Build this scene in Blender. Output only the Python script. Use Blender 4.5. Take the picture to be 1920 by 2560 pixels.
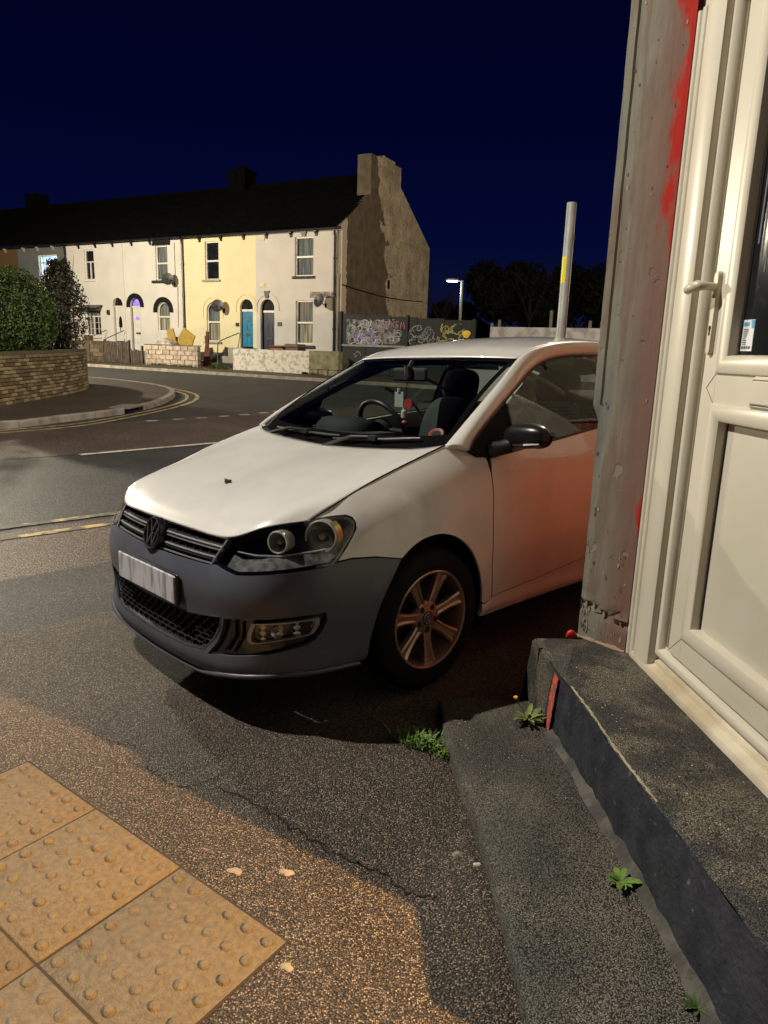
import bpy, bmesh, math, random
import numpy as np
from mathutils import Vector, Matrix, Euler
from mathutils.geometry import delaunay_2d_cdt
for o in list(bpy.data.objects): bpy.data.objects.remove(o)
SC = bpy.context.scene; COL = SC.collection
R_ = math.radians
random.seed(7); rng = np.random.RandomState(5)

# ------------------------------------------------------------------ camera
F_PX = 1775.0; PITCH = 0.22392; ROLL = 0.03128; CAM_H = 1.3946
cam = bpy.data.cameras.new('camera'); camo = bpy.data.objects.new('camera', cam); COL.objects.link(camo)
cam.sensor_fit = 'VERTICAL'; cam.sensor_height = 36.0; cam.lens = 36.0 * F_PX / 2560.0
cam.clip_start = 0.05; cam.clip_end = 2000
_cp, _sp = math.cos(PITCH), math.sin(PITCH)
_f = Vector((0, _cp, -_sp)); _u = Vector((0, _sp, _cp)); _r = Vector((1, 0, 0))
_r2 = math.cos(ROLL) * _r + math.sin(ROLL) * _u; _u2 = -math.sin(ROLL) * _r + math.cos(ROLL) * _u
camo.matrix_world = Matrix(((_r2.x, _u2.x, -_f.x, 0), (_r2.y, _u2.y, -_f.y, 0), (_r2.z, _u2.z, -_f.z, CAM_H), (0, 0, 0, 1)))
SC.camera = camo
SC.render.resolution_x = 768; SC.render.resolution_y = 1024
# ------------------------------------------------------------------ night sky
W = bpy.data.worlds.new("World"); SC.world = W; W.use_nodes = True
nt = W.node_tree; nt.nodes.clear()
wo = nt.nodes.new('ShaderNodeOutputWorld'); bg = nt.nodes.new('ShaderNodeBackground')
tc = nt.nodes.new('ShaderNodeTexCoord'); sx = nt.nodes.new('ShaderNodeSeparateXYZ'); rp = nt.nodes.new('ShaderNodeValToRGB')
nt.links.new(tc.outputs['Generated'], sx.inputs[0]); nt.links.new(sx.outputs['Z'], rp.inputs[0])
e = rp.color_ramp.elements
e[0].position = 0.0; e[0].color = (0.0075, 0.0105, 0.028, 1)
e[1].position = 1.0; e[1].color = (0.0003, 0.0003, 0.006, 1)
for p, c_ in ((0.05, (0.0035, 0.0058, 0.026)), (0.14, (0.0009, 0.0026, 0.027)), (0.28, (0.0006, 0.0012, 0.018)), (0.5, (0.0004, 0.0005, 0.0105))):
    k = e.new(p); k.color = (*c_, 1)
nt.links.new(rp.outputs[0], bg.inputs[0]); bg.inputs[1].default_value = 1.0
nt.links.new(bg.outputs[0], wo.inputs[0])
SC.view_settings.view_transform = 'Standard'; SC.view_settings.look = 'None'; SC.view_settings.gamma = 1; SC.view_settings.exposure = 0
SC.view_settings.use_curve_mapping = False
try:
    SC.cycles.use_denoising = True; SC.cycles.max_bounces = 8; SC.cycles.transparent_max_bounces = 24
    SC.cycles.sample_clamp_indirect = 6
except Exception: pass

# ------------------------------------------------------------------ lamps of the street (all stand outside the frame but one)
LAMPS = {}
def lamp_light(name, loc, power, color, radius, aim=None, angle=160, blend=.35):
    l = bpy.data.lights.new(name, 'SPOT' if aim else 'POINT'); l.energy = power; l.color = color; l.shadow_soft_size = radius
    if aim: l.spot_size = R_(angle); l.spot_blend = blend
    o = bpy.data.objects.new(name, l); COL.objects.link(o); o.location = loc
    if aim: o.rotation_euler = (Vector(aim) - Vector(loc)).to_track_quat('-Z', 'Y').to_euler()
    return o
KEY = (-4.6, 3.4, 6.6)
lamp_light('street_lamp_light', KEY, 3000, (1.0, .93, .80), .05)
FAR = (-17.2, 25.5, 6.2)
lamp_light('street_lamp_light', FAR, 9200, (1.0, .90, .66), .15)
FAR2 = (6.0, 16.5, 9.8)
lamp_light('street_lamp_light', FAR2, 2600, (1.0, .86, .66), .2)
ORANGE = (7.1, -2.9, 6.5)
lamp_light('street_lamp_light', ORANGE, 15000, (1.0, .58, .23), .04)
GAB = (16.5, 25.0, 6.5)
lamp_light('street_lamp_light', GAB, 2300, (1.0, .88, .70), .15)

# ------------------------------------------------------------------ helpers
def s2l(r, g, b):
    f = lambda v: (v / 255 / 12.92) if v / 255 <= .04045 else ((v / 255 + .055) / 1.055) ** 2.4
    return (f(r), f(g), f(b))
MATS = {}
def M(name, base, rough=.6, var=.12, scale=4., bump=.0, bscale=60., metal=0., coat=0., spec=.5, base2=None, mix=(.42, .6), detail=6., coords='Object', stretch=None, emit=0., bdist=.01, spk=None):
    if name in MATS: return MATS[name]
    m = bpy.data.materials.new(name); m.use_nodes = True; MATS[name] = m
    t = m.node_tree; N = t.nodes; L = t.links; b = N['Principled BSDF']
    b.inputs['Roughness'].default_value = rough; b.inputs['Metallic'].default_value = metal
    b.inputs['Specular IOR Level'].default_value = spec
    if coat: b.inputs['Coat Weight'].default_value = coat; b.inputs['Coat Roughness'].default_value = .03
    tcn = N.new('ShaderNodeTexCoord'); src = tcn.outputs[coords]
    if stretch:
        mp = N.new('ShaderNodeMapping'); mp.inputs['Scale'].default_value = stretch; L.new(src, mp.inputs[0]); src = mp.outputs[0]
    n = N.new('ShaderNodeTexNoise'); n.inputs['Scale'].default_value = scale; n.inputs['Detail'].default_value = detail
    L.new(src, n.inputs['Vector'])
    r = N.new('ShaderNodeValToRGB'); L.new(n.outputs['Fac'], r.inputs[0])
    if base2 is None: c0 = tuple(v * (1 - var) for v in base); c1 = tuple(min(1, v * (1 + var)) for v in base)
    else: c0, c1 = base, base2
    r.color_ramp.elements[0].position = mix[0]; r.color_ramp.elements[0].color = (*c0, 1)
    r.color_ramp.elements[1].position = mix[1]; r.color_ramp.elements[1].color = (*c1, 1)
    out = r.outputs[0]
    if spk:   # (colour, voronoi scale, threshold) scattered speckles
        v = N.new('ShaderNodeTexVoronoi'); v.inputs['Scale'].default_value = spk[1]; L.new(src, v.inputs['Vector'])
        lt = N.new('ShaderNodeMath'); lt.operation = 'LESS_THAN'; lt.inputs[1].default_value = spk[2]
        sp = N.new('ShaderNodeSeparateColor'); L.new(v.outputs['Color'], sp.inputs[0]); L.new(sp.outputs[0], lt.inputs[0])
        d = N.new('ShaderNodeMath'); d.operation = 'LESS_THAN'; d.inputs[1].default_value = .38; L.new(v.outputs['Distance'], d.inputs[0])
        mu = N.new('ShaderNodeMath'); mu.operation = 'MULTIPLY'; L.new(lt.outputs[0], mu.inputs[0]); L.new(d.outputs[0], mu.inputs[1])
        mx = N.new('ShaderNodeMix'); mx.data_type = 'RGBA'; L.new(mu.outputs[0], mx.inputs[0]); L.new(out, mx.inputs[6]); mx.inputs[7].default_value = (*spk[0], 1)
        out = mx.outputs[2]
    L.new(out, b.inputs['Base Color'])
    if emit:
        L.new(out, b.inputs['Emission Color']); b.inputs['Emission Strength'].default_value = emit
    if bump:
        n2 = N.new('ShaderNodeTexNoise'); n2.inputs['Scale'].default_value = bscale; n2.inputs['Detail'].default_value = 8
        L.new(src, n2.inputs['Vector'])
        bp = N.new('ShaderNodeBump'); bp.inputs['Strength'].default_value = bump; bp.inputs['Distance'].default_value = bdist
        L.new(n2.outputs['Fac'], bp.inputs['Height']); L.new(bp.outputs[0], b.inputs['Normal'])
    return m
def glass_mat(name, tint=(.8, .86, .83), rough=.02, refl=.5, ior=1.5):
    m = bpy.data.materials.new(name); m.use_nodes = True; t = m.node_tree; t.nodes.clear()
    o = t.nodes.new('ShaderNodeOutputMaterial'); mx = t.nodes.new('ShaderNodeMixShader'); tr = t.nodes.new('ShaderNodeBsdfTransparent')
    g = t.nodes.new('ShaderNodeBsdfGlossy'); fr = t.nodes.new('ShaderNodeFresnel'); gm = t.nodes.new('ShaderNodeNewGeometry'); mi = t.nodes.new('ShaderNodeMix'); mi.inputs[2].default_value = ior; mi.inputs[3].default_value = 1 / ior
    t.links.new(gm.outputs['Backfacing'], mi.inputs[0]); t.links.new(mi.outputs[0], fr.inputs[0])
    tr.inputs[0].default_value = (*tint, 1); g.inputs['Roughness'].default_value = rough; g.inputs['Color'].default_value = (1, 1, 1, 1)
    t.links.new(fr.outputs[0], mx.inputs[0]); t.links.new(tr.outputs[0], mx.inputs[1]); t.links.new(g.outputs[0], mx.inputs[2]); t.links.new(mx.outputs[0], o.inputs[0])
    return m
def tag(o, label=None, cat=None, group=None, kind=None):
    if label: o['label'] = label
    if cat: o['category'] = cat
    if group: o['group'] = group
    if kind: o['kind'] = kind
    return o
def empty(name, loc=(0, 0, 0), rot=None, label=None, cat=None, group=None, mw=None):
    o = bpy.data.objects.new(name, None); COL.objects.link(o); o.empty_display_size = .2
    if mw is not None: o.matrix_world = mw
    else:
        o.location = loc
        if rot: o.rotation_euler = rot
    return tag(o, label, cat, group)
def link(name, me, mat=None, parent=None):
    o = bpy.data.objects.new(name, me); COL.objects.link(o)
    if mat is not None and not me.materials:
        for m in (mat if isinstance(mat, (list, tuple)) else [mat]): me.materials.append(m)
    if parent is not None: o.parent = parent
    return o
def obj(name, verts, faces, mat, parent=None, smooth=False, fm=None):
    me = bpy.data.meshes.new(name); me.from_pydata([tuple(map(float, v)) for v in verts], [], [tuple(f) for f in faces])
    if smooth: me.polygons.foreach_set('use_smooth', [True] * len(me.polygons))
    o = link(name, me, mat, parent)
    if fm: me.polygons.foreach_set('material_index', fm)
    return o
class MB:
    """mesh collector"""
    def __init__(s): s.v = []; s.f = []; s.m = []; s.mi = 0
    def add(s, vs, fs):
        k = len(s.v); s.v += [tuple(map(float, v)) for v in vs]; s.f += [tuple(i + k for i in f) for f in fs]; s.m += [s.mi] * len(fs); return s
    def box(s, a, b, T=None):
        x0, y0, z0 = a; x1, y1, z1 = b
        vs = [(x0, y0, z0), (x1, y0, z0), (x1, y1, z0), (x0, y1, z0), (x0, y0, z1), (x1, y0, z1), (x1, y1, z1), (x0, y1, z1)]
        if T: vs = [T @ Vector(v) for v in vs]
        return s.add(vs, [(3, 2, 1, 0), (4, 5, 6, 7), (0, 1, 5, 4), (1, 2, 6, 5), (2, 3, 7, 6), (3, 0, 4, 7)])
    def bbox(s, a, b, r=.004, T=None):
        """box with chamfered vertical + top edges"""
        x0, y0, z0 = a; x1, y1, z1 = b
        def ring(i, z): return [(x0 + i + r, y0 + i, z), (x1 - i - r, y0 + i, z), (x1 - i, y0 + i + r, z), (x1 - i, y1 - i - r, z), (x1 - i - r, y1 - i, z), (x0 + i + r, y1 - i, z), (x0 + i, y1 - i - r, z), (x0 + i, y0 + i + r, z)]
        vs = ring(r, z0) + ring(0, z0 + r) + ring(0, z1 - r) + ring(r, z1)
        if T: vs = [T @ Vector(v) for v in vs]
        fs = [tuple(range(7, -1, -1)), tuple(range(24, 32))]
        for k in range(3):
            for i in range(8): j = (i + 1) % 8; fs.append((k * 8 + i, k * 8 + j, k * 8 + 8 + j, k * 8 + 8 + i))
        return s.add(vs, fs)
    def tube(s, pts, r, n=8, cap=True, closed=False):
        P = [Vector(p) for p in pts]; rings = []; rr = r if hasattr(r, '__len__') else [r] * len(P); up = Vector((0, 0, 1))
        k0 = len(s.v); prev = None
        for i, p in enumerate(P):
            d = (P[(i + 1) % len(P)] - P[i - 1]) if closed else (P[min(i + 1, len(P) - 1)] - P[max(i - 1, 0)])
            d.normalize()
            if prev is None:
                a = d.cross(up)
                if a.length < 1e-3: a = d.cross(Vector((1, 0, 0)))
            else:
                a = prev - d * prev.dot(d)
            a.normalize(); prev = a; b = d.cross(a)
            for j in range(n):
                t = 2 * math.pi * j / n; q = p + (a * math.cos(t) + b * math.sin(t)) * rr[i]; s.v.append(tuple(q))
        m = len(P); fs = []
        for i in range(m if closed else m - 1):
            for j in range(n):
                i2 = (i + 1) % m; j2 = (j + 1) % n
                fs.append((k0 + i * n + j, k0 + i * n + j2, k0 + i2 * n + j2, k0 + i2 * n + j))
        if cap and not closed: fs.append(tuple(k0 + j for j in range(n))[::-1]); fs.append(tuple(k0 + (m - 1) * n + j for j in range(n)))
        s.f += fs; s.m += [s.mi] * len(fs); return s
    def prism(s, poly, z0, z1, T=None):
        n = len(poly); vs = [(x, y, z0) for x, y in poly] + [(x, y, z1) for x, y in poly]
        if T: vs = [T @ Vector(v) for v in vs]
        return s.add(vs, [tuple(range(n - 1, -1, -1)), tuple(range(n, 2 * n))] + [(i, (i + 1) % n, n + (i + 1) % n, n + i) for i in range(n)])
    def lathe(s, prof, n=32, T=None, arc=None):
        """prof: (r, h) around z"""
        k = len(prof); vs = []
        for i in range(n):
            t = 2 * math.pi * i / n
            for r, h in prof: vs.append((r * math.cos(t), r * math.sin(t), h))
        if T: vs = [T @ Vector(v) for v in vs]
        fs = []
        for i in range(n):
            i2 = (i + 1) % n
            for j in range(k - 1): fs.append((i * k + j, i2 * k + j, i2 * k + j + 1, i * k + j + 1))
        return s.add(vs, fs)
    def build(s, name, mat, parent=None, smooth=False):
        o = obj(name, s.v, s.f, mat, parent, smooth, s.m if isinstance(mat, (list, tuple)) else None)
        return o
def smooth_angle(o, ang=35):
    me = o.data; me.polygons.foreach_set('use_smooth', [True] * len(me.polygons))
    try: me.set_sharp_from_angle(angle=R_(ang))
    except Exception: pass
    return o
def bevel(o, w=.004, seg=2):
    b = o.modifiers.new('bevel', 'BEVEL'); b.width = w; b.segments = seg; b.limit_method = 'ANGLE'; return o
def copy_tree(o, parent=None):
    c = o.copy(); COL.objects.link(c)
    if parent is not None: c.parent = parent
    for ch in list(o.children): copy_tree(ch, c)
    return c
def crom(P, n=16):
    P = [np.array(p, float) for p in P]; out = []
    Q = [2 * P[0] - P[1]] + P + [2 * P[-1] - P[-2]]
    for i in range(1, len(Q) - 2):
        p0, p1, p2, p3 = Q[i - 1:i + 3]
        for k in range(n):
            t = k / n
            out.append(.5 * ((2 * p1) + (-p0 + p2) * t + (2 * p0 - 5 * p1 + 4 * p2 - p3) * t * t + (-p0 + 3 * p1 - 3 * p2 + p3) * t ** 3))
    out.append(P[-1]); return np.array(out)
def resample(poly, step, closed=True):
    out = []; n = len(poly)
    for i in range(n if closed else n - 1):
        a = np.array(poly[i], float); b = np.array(poly[(i + 1) % n], float)
        k = max(1, int(round(np.linalg.norm(b - a) / step)))
        for j in range(k): out.append(a + (b - a) * j / k)
    if not closed: out.append(np.array(poly[-1], float))
    return np.array(out)
def inside(P, poly):
    x, y = P[:, 0], P[:, 1]; c = np.zeros(len(P), bool); n = len(poly); px, py = poly[:, 0], poly[:, 1]; j = n - 1
    for i in range(n):
        cond = ((py[i] > y) != (py[j] > y)); dy = (py[j] - py[i]) or 1e-12
        c ^= cond & (x < (px[j] - px[i]) * (y - py[i]) / dy + px[i]); j = i
    return c
def panel(name, outline, fn, step, mat, parent=None, holes=(), flange=.012, outward=None, custom=True, jitter=0.):
    """trimmed sheet: outline (+holes) in a 2-D domain mapped by fn(u,v,inset)->xyz, with an inward flange at every edge"""
    loops = [resample(outline, step)] + [resample(h, step) for h in holes]
    pts = []; edges = []
    for lp in loops:
        k = len(pts); pts += [tuple(p) for p in lp]; edges += [(k + i, k + (i + 1) % len(lp)) for i in range(len(lp))]
    O = loops[0]; mn, mx_ = O.min(0), O.max(0)
    gx = np.arange(mn[0] + step * .5, mx_[0], step); gy = np.arange(mn[1] + step * .5, mx_[1], step)
    if len(gx) and len(gy):
        G = np.array([(x + (step * .5 if j % 2 else 0), y) for j, y in enumerate(gy) for x in gx]); ok = inside(G, O)
        for h in loops[1:]: ok &= ~inside(G, h)
        G = G[ok]; B = np.array(pts)
        if len(G):
            d = np.sqrt(((G[:, None, :] - B[None, :, :]) ** 2).sum(2)).min(1); G = G[d > step * .45]
            pts += [tuple(p) for p in G]
    r = delaunay_2d_cdt([Vector(p) for p in pts], edges, [], 0, 1e-7)
    V = np.array([tuple(v) for v in r[0]]); Fc = [tuple(f) for f in r[2]]
    C = np.array([V[list(f)].mean(0) for f in Fc]); ok = inside(C, O)
    for h in loops[1:]: ok &= ~inside(C, h)
    Fc = [f for f, k in zip(Fc, ok) if k]
    P3 = np.array([fn(u, v, 0.) for u, v in V]); e_ = 1e-4
    Nn = []
    for i, (u, v) in enumerate(V):
        a = (np.array(fn(u + e_, v, 0.)) - np.array(fn(u - e_, v, 0.))); b = (np.array(fn(u, v + e_, 0.)) - np.array(fn(u, v - e_, 0.)))
        nn = np.cross(a, b); l = np.linalg.norm(nn); nn = nn / l if l > 0 else np.array([0, 0, 1.])
        Nn.append(nn)
    Nn = np.array(Nn); sgn = 1.
    if outward is not None:
        if (Nn * np.array([outward(p) for p in P3])).sum() < 0: sgn = -1.
    Nn *= sgn
    f0 = Fc[0]; gn = np.cross(P3[f0[1]] - P3[f0[0]], P3[f0[2]] - P3[f0[0]])
    Fo = []
    for f in Fc:
        gn = np.cross(P3[f[1]] - P3[f[0]], P3[f[2]] - P3[f[0]])
        Fo.append(f if gn @ Nn[f[0]] >= 0 else f[::-1])
    nv = len(P3); verts = list(P3); norms = list(Nn)
    if flange:
        from collections import Counter
        ec = Counter(); dire = {}
        for f in Fo:
            for i in range(len(f)):
                a, b = f[i], f[(i + 1) % len(f)]; k = (min(a, b), max(a, b)); ec[k] += 1; dire[k] = (a, b)
        be = [dire[k] for k, c_ in ec.items() if c_ == 1]
        idx = {}
        for a, b in be:
            for q in (a, b):
                if q not in idx:
                    idx[q] = len(verts); verts.append(P3[q]); verts.append(P3[q] - Nn[q] * flange)
                    norms += [None, None]
        for a, b in be:
            Fo.append((b, a, idx[a] + 1, idx[b] + 1)) if False else Fo.append((idx[b], idx[a], idx[a] + 1, idx[b] + 1))
    o = obj(name, verts, Fo, mat, parent, smooth=True)
    if custom:
        me = o.data
        try:
            me.set_sharp_from_angle(angle=R_(40))
            ln = [Vector((0, 0, 0))] * len(me.loops)
            arr = []
            vi = np.zeros(len(me.loops), int); me.loops.foreach_get('vertex_index', vi)
            for i in vi: arr.append(tuple(norms[i]) if norms[i] is not None else (0, 0, 0))
            me.normals_split_custom_set(arr)
        except Exception as ex: print('custom normals', name, ex)
    return o
def grid(name, rows, mat, parent=None, nu=6, nv=6, flip=False, closed=False, fmf=None, thick=0):
    """rows[i][j] control points -> smooth bi-Catmull-Rom sheet"""
    A = [crom(r, nv) for r in rows]
    cols = [crom([A[i][j] for i in range(len(A))], nu) for j in range(len(A[0]))]
    n, m = len(cols[0]), len(cols); V = [cols[j][i] for i in range(n) for j in range(m)]
    Fq = []; fm = []
    for i in range(n - 1):
        for j in range(m - 1):
            q = (i * m + j, i * m + j + 1, (i + 1) * m + j + 1, (i + 1) * m + j); Fq.append(q[::-1] if flip else q)
            if fmf: fm.append(fmf((i + .5) / (n - 1), (j + .5) / (m - 1)))
    o = obj(name, V, Fq, mat, parent, smooth=True, fm=fm or None)
    if thick:
        s = o.modifiers.new('sheet', 'SOLIDIFY'); s.thickness = thick; s.offset = -1
    return o
def zg(x, y):
    u = (x - .17) * -.679 + (y - 2.80) * .734
    return -.035 * min(max(u, 0), 2.5) + .016 * min(max(0, y - 9), 40)
# ================================================================== GROUND
def asphalt(name, base, chip, chipscale=95., bump=.9, stain=.25, dark=(.012, .011, .010)):
    m = bpy.data.materials.new(name); m.use_nodes = True; t = m.node_tree; N = t.nodes; L = t.links; b = N['Principled BSDF']
    tcn = N.new('ShaderNodeTexCoord'); src = tcn.outputs['Object']
    v = N.new('ShaderNodeTexVoronoi'); v.inputs['Scale'].default_value = chipscale; L.new(src, v.inputs['Vector'])
    sp = N.new('ShaderNodeSeparateColor'); L.new(v.outputs['Color'], sp.inputs[0])
    r = N.new('ShaderNodeValToRGB'); L.new(sp.outputs[0], r.inputs[0]); e = r.color_ramp.elements
    e[0].position = 0; e[0].color = (*[c * .70 for c in base], 1); e[1].position = 1; e[1].color = (*chip, 1)
    k = e.new(.5); k.color = (*base, 1); k = e.new(.86); k.color = (*[(a + c) * .5 for a, c in zip(base, chip)], 1)
    dr = N.new('ShaderNodeValToRGB'); L.new(v.outputs['Distance'], dr.inputs[0]); dr.color_ramp.elements[0].position = .35; dr.color_ramp.elements[0].color = (1, 1, 1, 1); dr.color_ramp.elements[1].position = .62; dr.color_ramp.elements[1].color = (.12, .12, .12, 1)
    mu = N.new('ShaderNodeMix'); mu.data_type = 'RGBA'; mu.blend_type = 'MULTIPLY'; mu.inputs[0].default_value = 1; L.new(r.outputs[0], mu.inputs[6]); L.new(dr.outputs[0], mu.inputs[7])
    n = N.new('ShaderNodeTexNoise'); n.inputs['Scale'].default_value = .9; n.inputs['Detail'].default_value = 7; L.new(src, n.inputs['Vector'])
    nr = N.new('ShaderNodeValToRGB'); L.new(n.outputs['Fac'], nr.inputs[0]); nr.color_ramp.elements[0].position = .35; nr.color_ramp.elements[1].position = .65
    nr.color_ramp.elements[0].color = (1 - stain,) * 3 + (1,); nr.color_ramp.elements[1].color = (1 + stain * .5,) * 3 + (1,)
    m2 = N.new('ShaderNodeMix'); m2.data_type = 'RGBA'; m2.blend_type = 'MULTIPLY'; m2.inputs[0].default_value = 1; L.new(mu.outputs[2], m2.inputs[6]); L.new(nr.outputs[0], m2.inputs[7])
    # thin cracks
    L.new(m2.outputs[2], b.inputs['Base Color'])
    b.inputs['Roughness'].default_value = .62; b.inputs['Specular IOR Level'].default_value = .35
    inv = N.new('ShaderNodeMath'); inv.operation = 'MULTIPLY_ADD'; inv.inputs[1].default_value = -1; inv.inputs[2].default_value = 1; L.new(v.outputs['Distance'], inv.inputs[0])
    ad = N.new('ShaderNodeMath'); ad.operation = 'ADD'; L.new(inv.outputs[0], ad.inputs[0]); L.new(sp.outputs[1], ad.inputs[1])
    bp = N.new('ShaderNodeBump'); bp.inputs['Strength'].default_value = bump; bp.inputs['Distance'].default_value = .004; L.new(ad.outputs[0], bp.inputs['Height'])
    L.new(bp.outputs[0], b.inputs['Normal'])
    return m
A_ROAD = asphalt('asphalt_dark', (.088, .084, .085), (.135, .128, .124), 90, .5)
A_BROWN = asphalt('asphalt_brown', (.175, .125, .100), (.30, .22, .175), 90, .5)
A_GREY = asphalt('asphalt_speckled', (.060, .056, .054), (.22, .19, .16), 150, .8)
A_FOOT = asphalt('asphalt_footway', (.085, .066, .052), (.42, .32, .23), 215, .9, .32)
A_PAVE = asphalt('asphalt_pavement', (.150, .108, .078), (.26, .19, .15), 90, .4)
UV0 = np.array([.17, 2.80]); UD = np.array([-.679, .734]); VD = np.array([.734, .679])
def uv(u, v): return tuple(UV0 + UD * u + VD * v)
def drape(name, poly, dz, mat, step=.3, parent=None, rough=0., kind='structure', flange=0):
    P = resample(poly, step)
    if rough: P = P + rng.randn(*P.shape) * rough
    o = panel(name, P, lambda x, y, i: (x, y, zg(x, y) + dz), step, mat, parent, flange=flange, outward=lambda p: np.array([0, 0, 1.]), custom=False)
    return tag(o, kind=kind)
xs = np.concatenate([[-260, -160, -100, -60, -40, -30, -24, -20, -17, -14, -12, -10, -9], np.arange(-8, 6.01, .15), [7, 8, 10, 12, 15, 20, 30, 45, 70, 110, 170, 260]])
ys = np.concatenate([[-60, -30, -15, -8, -5], np.arange(-3, 12.01, .15), np.arange(12.5, 50, .75), [50, 60, 75, 100, 150, 250, 400, 700]])
V = [(x, y, zg(x, y)) for y in ys for x in xs]; nx = len(xs)
tag(obj('road', V, [(j * nx + i, j * nx + i + 1, (j + 1) * nx + i + 1, (j + 1) * nx + i) for j in range(len(ys) - 1) for i in range(nx - 1)], A_ROAD, smooth=True), kind='structure')
# resurfaced half of the main road, strip beyond the yellow lines, speckled strip, footway by the door
drape('road_patch', [uv(7.72, -9), uv(7.70, -5), uv(7.75, -1), uv(7.72, 3), uv(7.7, 9), uv(7.7, 18), uv(10.8, 18), uv(11.2, 9), uv(10.9, 4), uv(10.55, 1.5), uv(10.35, -1), uv(10.4, -9)], .004, A_BROWN, .4, rough=.012)
drape('road_strip', [uv(2.72, -7), uv(2.7, 12), uv(3.98, 12), uv(3.98, -7)], .004, A_BROWN, .2, rough=.012)
drape('footway_strip', [uv(1.72, -7), uv(1.78, -2.2), uv(1.74, 0), uv(1.7, 12), uv(2.76, 12), uv(2.76, -7)], .008, A_GREY, .2, rough=.008)
drape('footway', [uv(1.75, -7), uv(1.78, 0), uv(1.73, 4), uv(1.72, 12), (9.5, 8), (7, 3), (3.2, -.4), (2.5, -3.0), (-6, -3.0)], .012, A_FOOT, .2, rough=.0)
YEL = M('yellow_line_paint', (.10, .085, .065), base2=(.44, .33, .15), rough=.7, scale=9, mix=(.46, .60), bump=.3, bscale=90)
YEL2 = M('yellow_line_paint_faded', (.12, .10, .06), base2=(.46, .36, .17), rough=.6, scale=7, mix=(.34, .50), bump=.3, bscale=90)
WHT = M('white_line_paint', (.30, .26, .2), base2=(.62, .56, .46), rough=.6, scale=9, mix=(.35, .5), bump=.3, bscale=90)
def strip(name, pts, w, dz, mat, parent=None):
    P = resample(pts, .2, closed=False); L_, R2 = [], []
    for i in range(len(P)):
        d = P[min(i + 1, len(P) - 1)] - P[max(0, i - 1)]; d /= np.linalg.norm(d); n = np.array([-d[1], d[0]])
        ww = w * .5 * (1 + .10 * rng.randn()); L_.append(P[i] + n * ww); R2.append(P[i] - n * ww)
    V = []; k = len(P)
    for a, b in zip(L_, R2):
        V.append((a[0], a[1], zg(*a) + dz)); V.append((b[0], b[1], zg(*b) + dz))
    return tag(obj(name, V, [(2 * i + 1, 2 * i + 3, 2 * i + 2, 2 * i) for i in range(k - 1)], mat, parent), kind='structure')
strip('yellow_line', [uv(4.16, -8), uv(4.14, 14)], .10, .008, YEL)
strip('yellow_line', [uv(3.80, -8), uv(3.80, 14)], .09, .009, YEL)
strip('white_line', [(-4.05, 9.3), (-2.63, 10.68), (-.6, 12.6)], .11, .009, WHT)
for p in ((-4.44, 13.13), (-4.05, 13.5), (-3.69, 13.83), (-3.35, 14.25), (-3.02, 14.64), (-2.7, 15.1), (-2.46, 15.52)):
    strip('give_way_mark', [p, (p[0] + .16, p[1] + .14)], .12, .009, WHT)
YO = [(-8.6, 8.6), (-6.9, 10.2), (-5.76, 11.4), (-5.17, 12.48), (-4.84, 14.2), (-4.68, 15.67), (-4.68, 17.12), (-4.90, 18.47), (-5.33, 19.62), (-6.19, 20.9), (-7.6, 22.3), (-10.2, 24.0)]
YI = [(-8.75, 8.85), (-7.0, 10.45), (-5.95, 11.6), (-5.38, 12.6), (-5.06, 14.2), (-4.90, 15.7), (-4.90, 17.1), (-5.12, 18.3), (-5.52, 19.4), (-6.35, 20.6), (-7.7, 22.0), (-10.3, 23.75)]
strip('yellow_line', crom(YO, 6), .10, .008, YEL2); strip('yellow_line', crom(YI, 6), .09, .009, YEL2)
# ---- raised pavement at the corner under the brick wall, with its kerb stones
KB = crom([(-14.5, 4.0), (-9.3, 8.75), (-6.32, 11.42), (-5.79, 12.55), (-5.42, 13.5), (-5.17, 14.5), (-5.10, 15.7), (-5.18, 16.9), (-5.42, 18.3), (-5.75, 19.4), (-6.2, 20.35), (-6.85, 21.2), (-7.9, 22.3), (-9.67, 23.56), (-14, 25.9), (-24, 31.2)], 8)
KERB = M('kerb_stone', (.21, .18, .15), base2=(.36, .32, .27), rough=.8, scale=5, bump=.5, bscale=50, mix=(.35, .65))
inner = []
for i in range(len(KB)):
    d = KB[min(i + 1, len(KB) - 1)] - KB[max(0, i - 1)]; d /= np.linalg.norm(d); inner.append(KB[i] + np.array([-d[1], d[0]]) * .14)
inner = np.array(inner)
pv = drape('corner_pavement', [tuple(p) for p in inner] + [(-24, 22), (-24, 4.0)], .105, A_PAVE, .5)
def walk(P, L_):
    """cut a polyline in pieces of length L_"""
    s = np.concatenate([[0], np.cumsum(np.linalg.norm(np.diff(P, axis=0), axis=1))]); n = int(s[-1] / L_)
    f = lambda a: np.array([np.interp(a, s, P[:, 0]), np.interp(a, s, P[:, 1])]); return f, n, s[-1]
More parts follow.
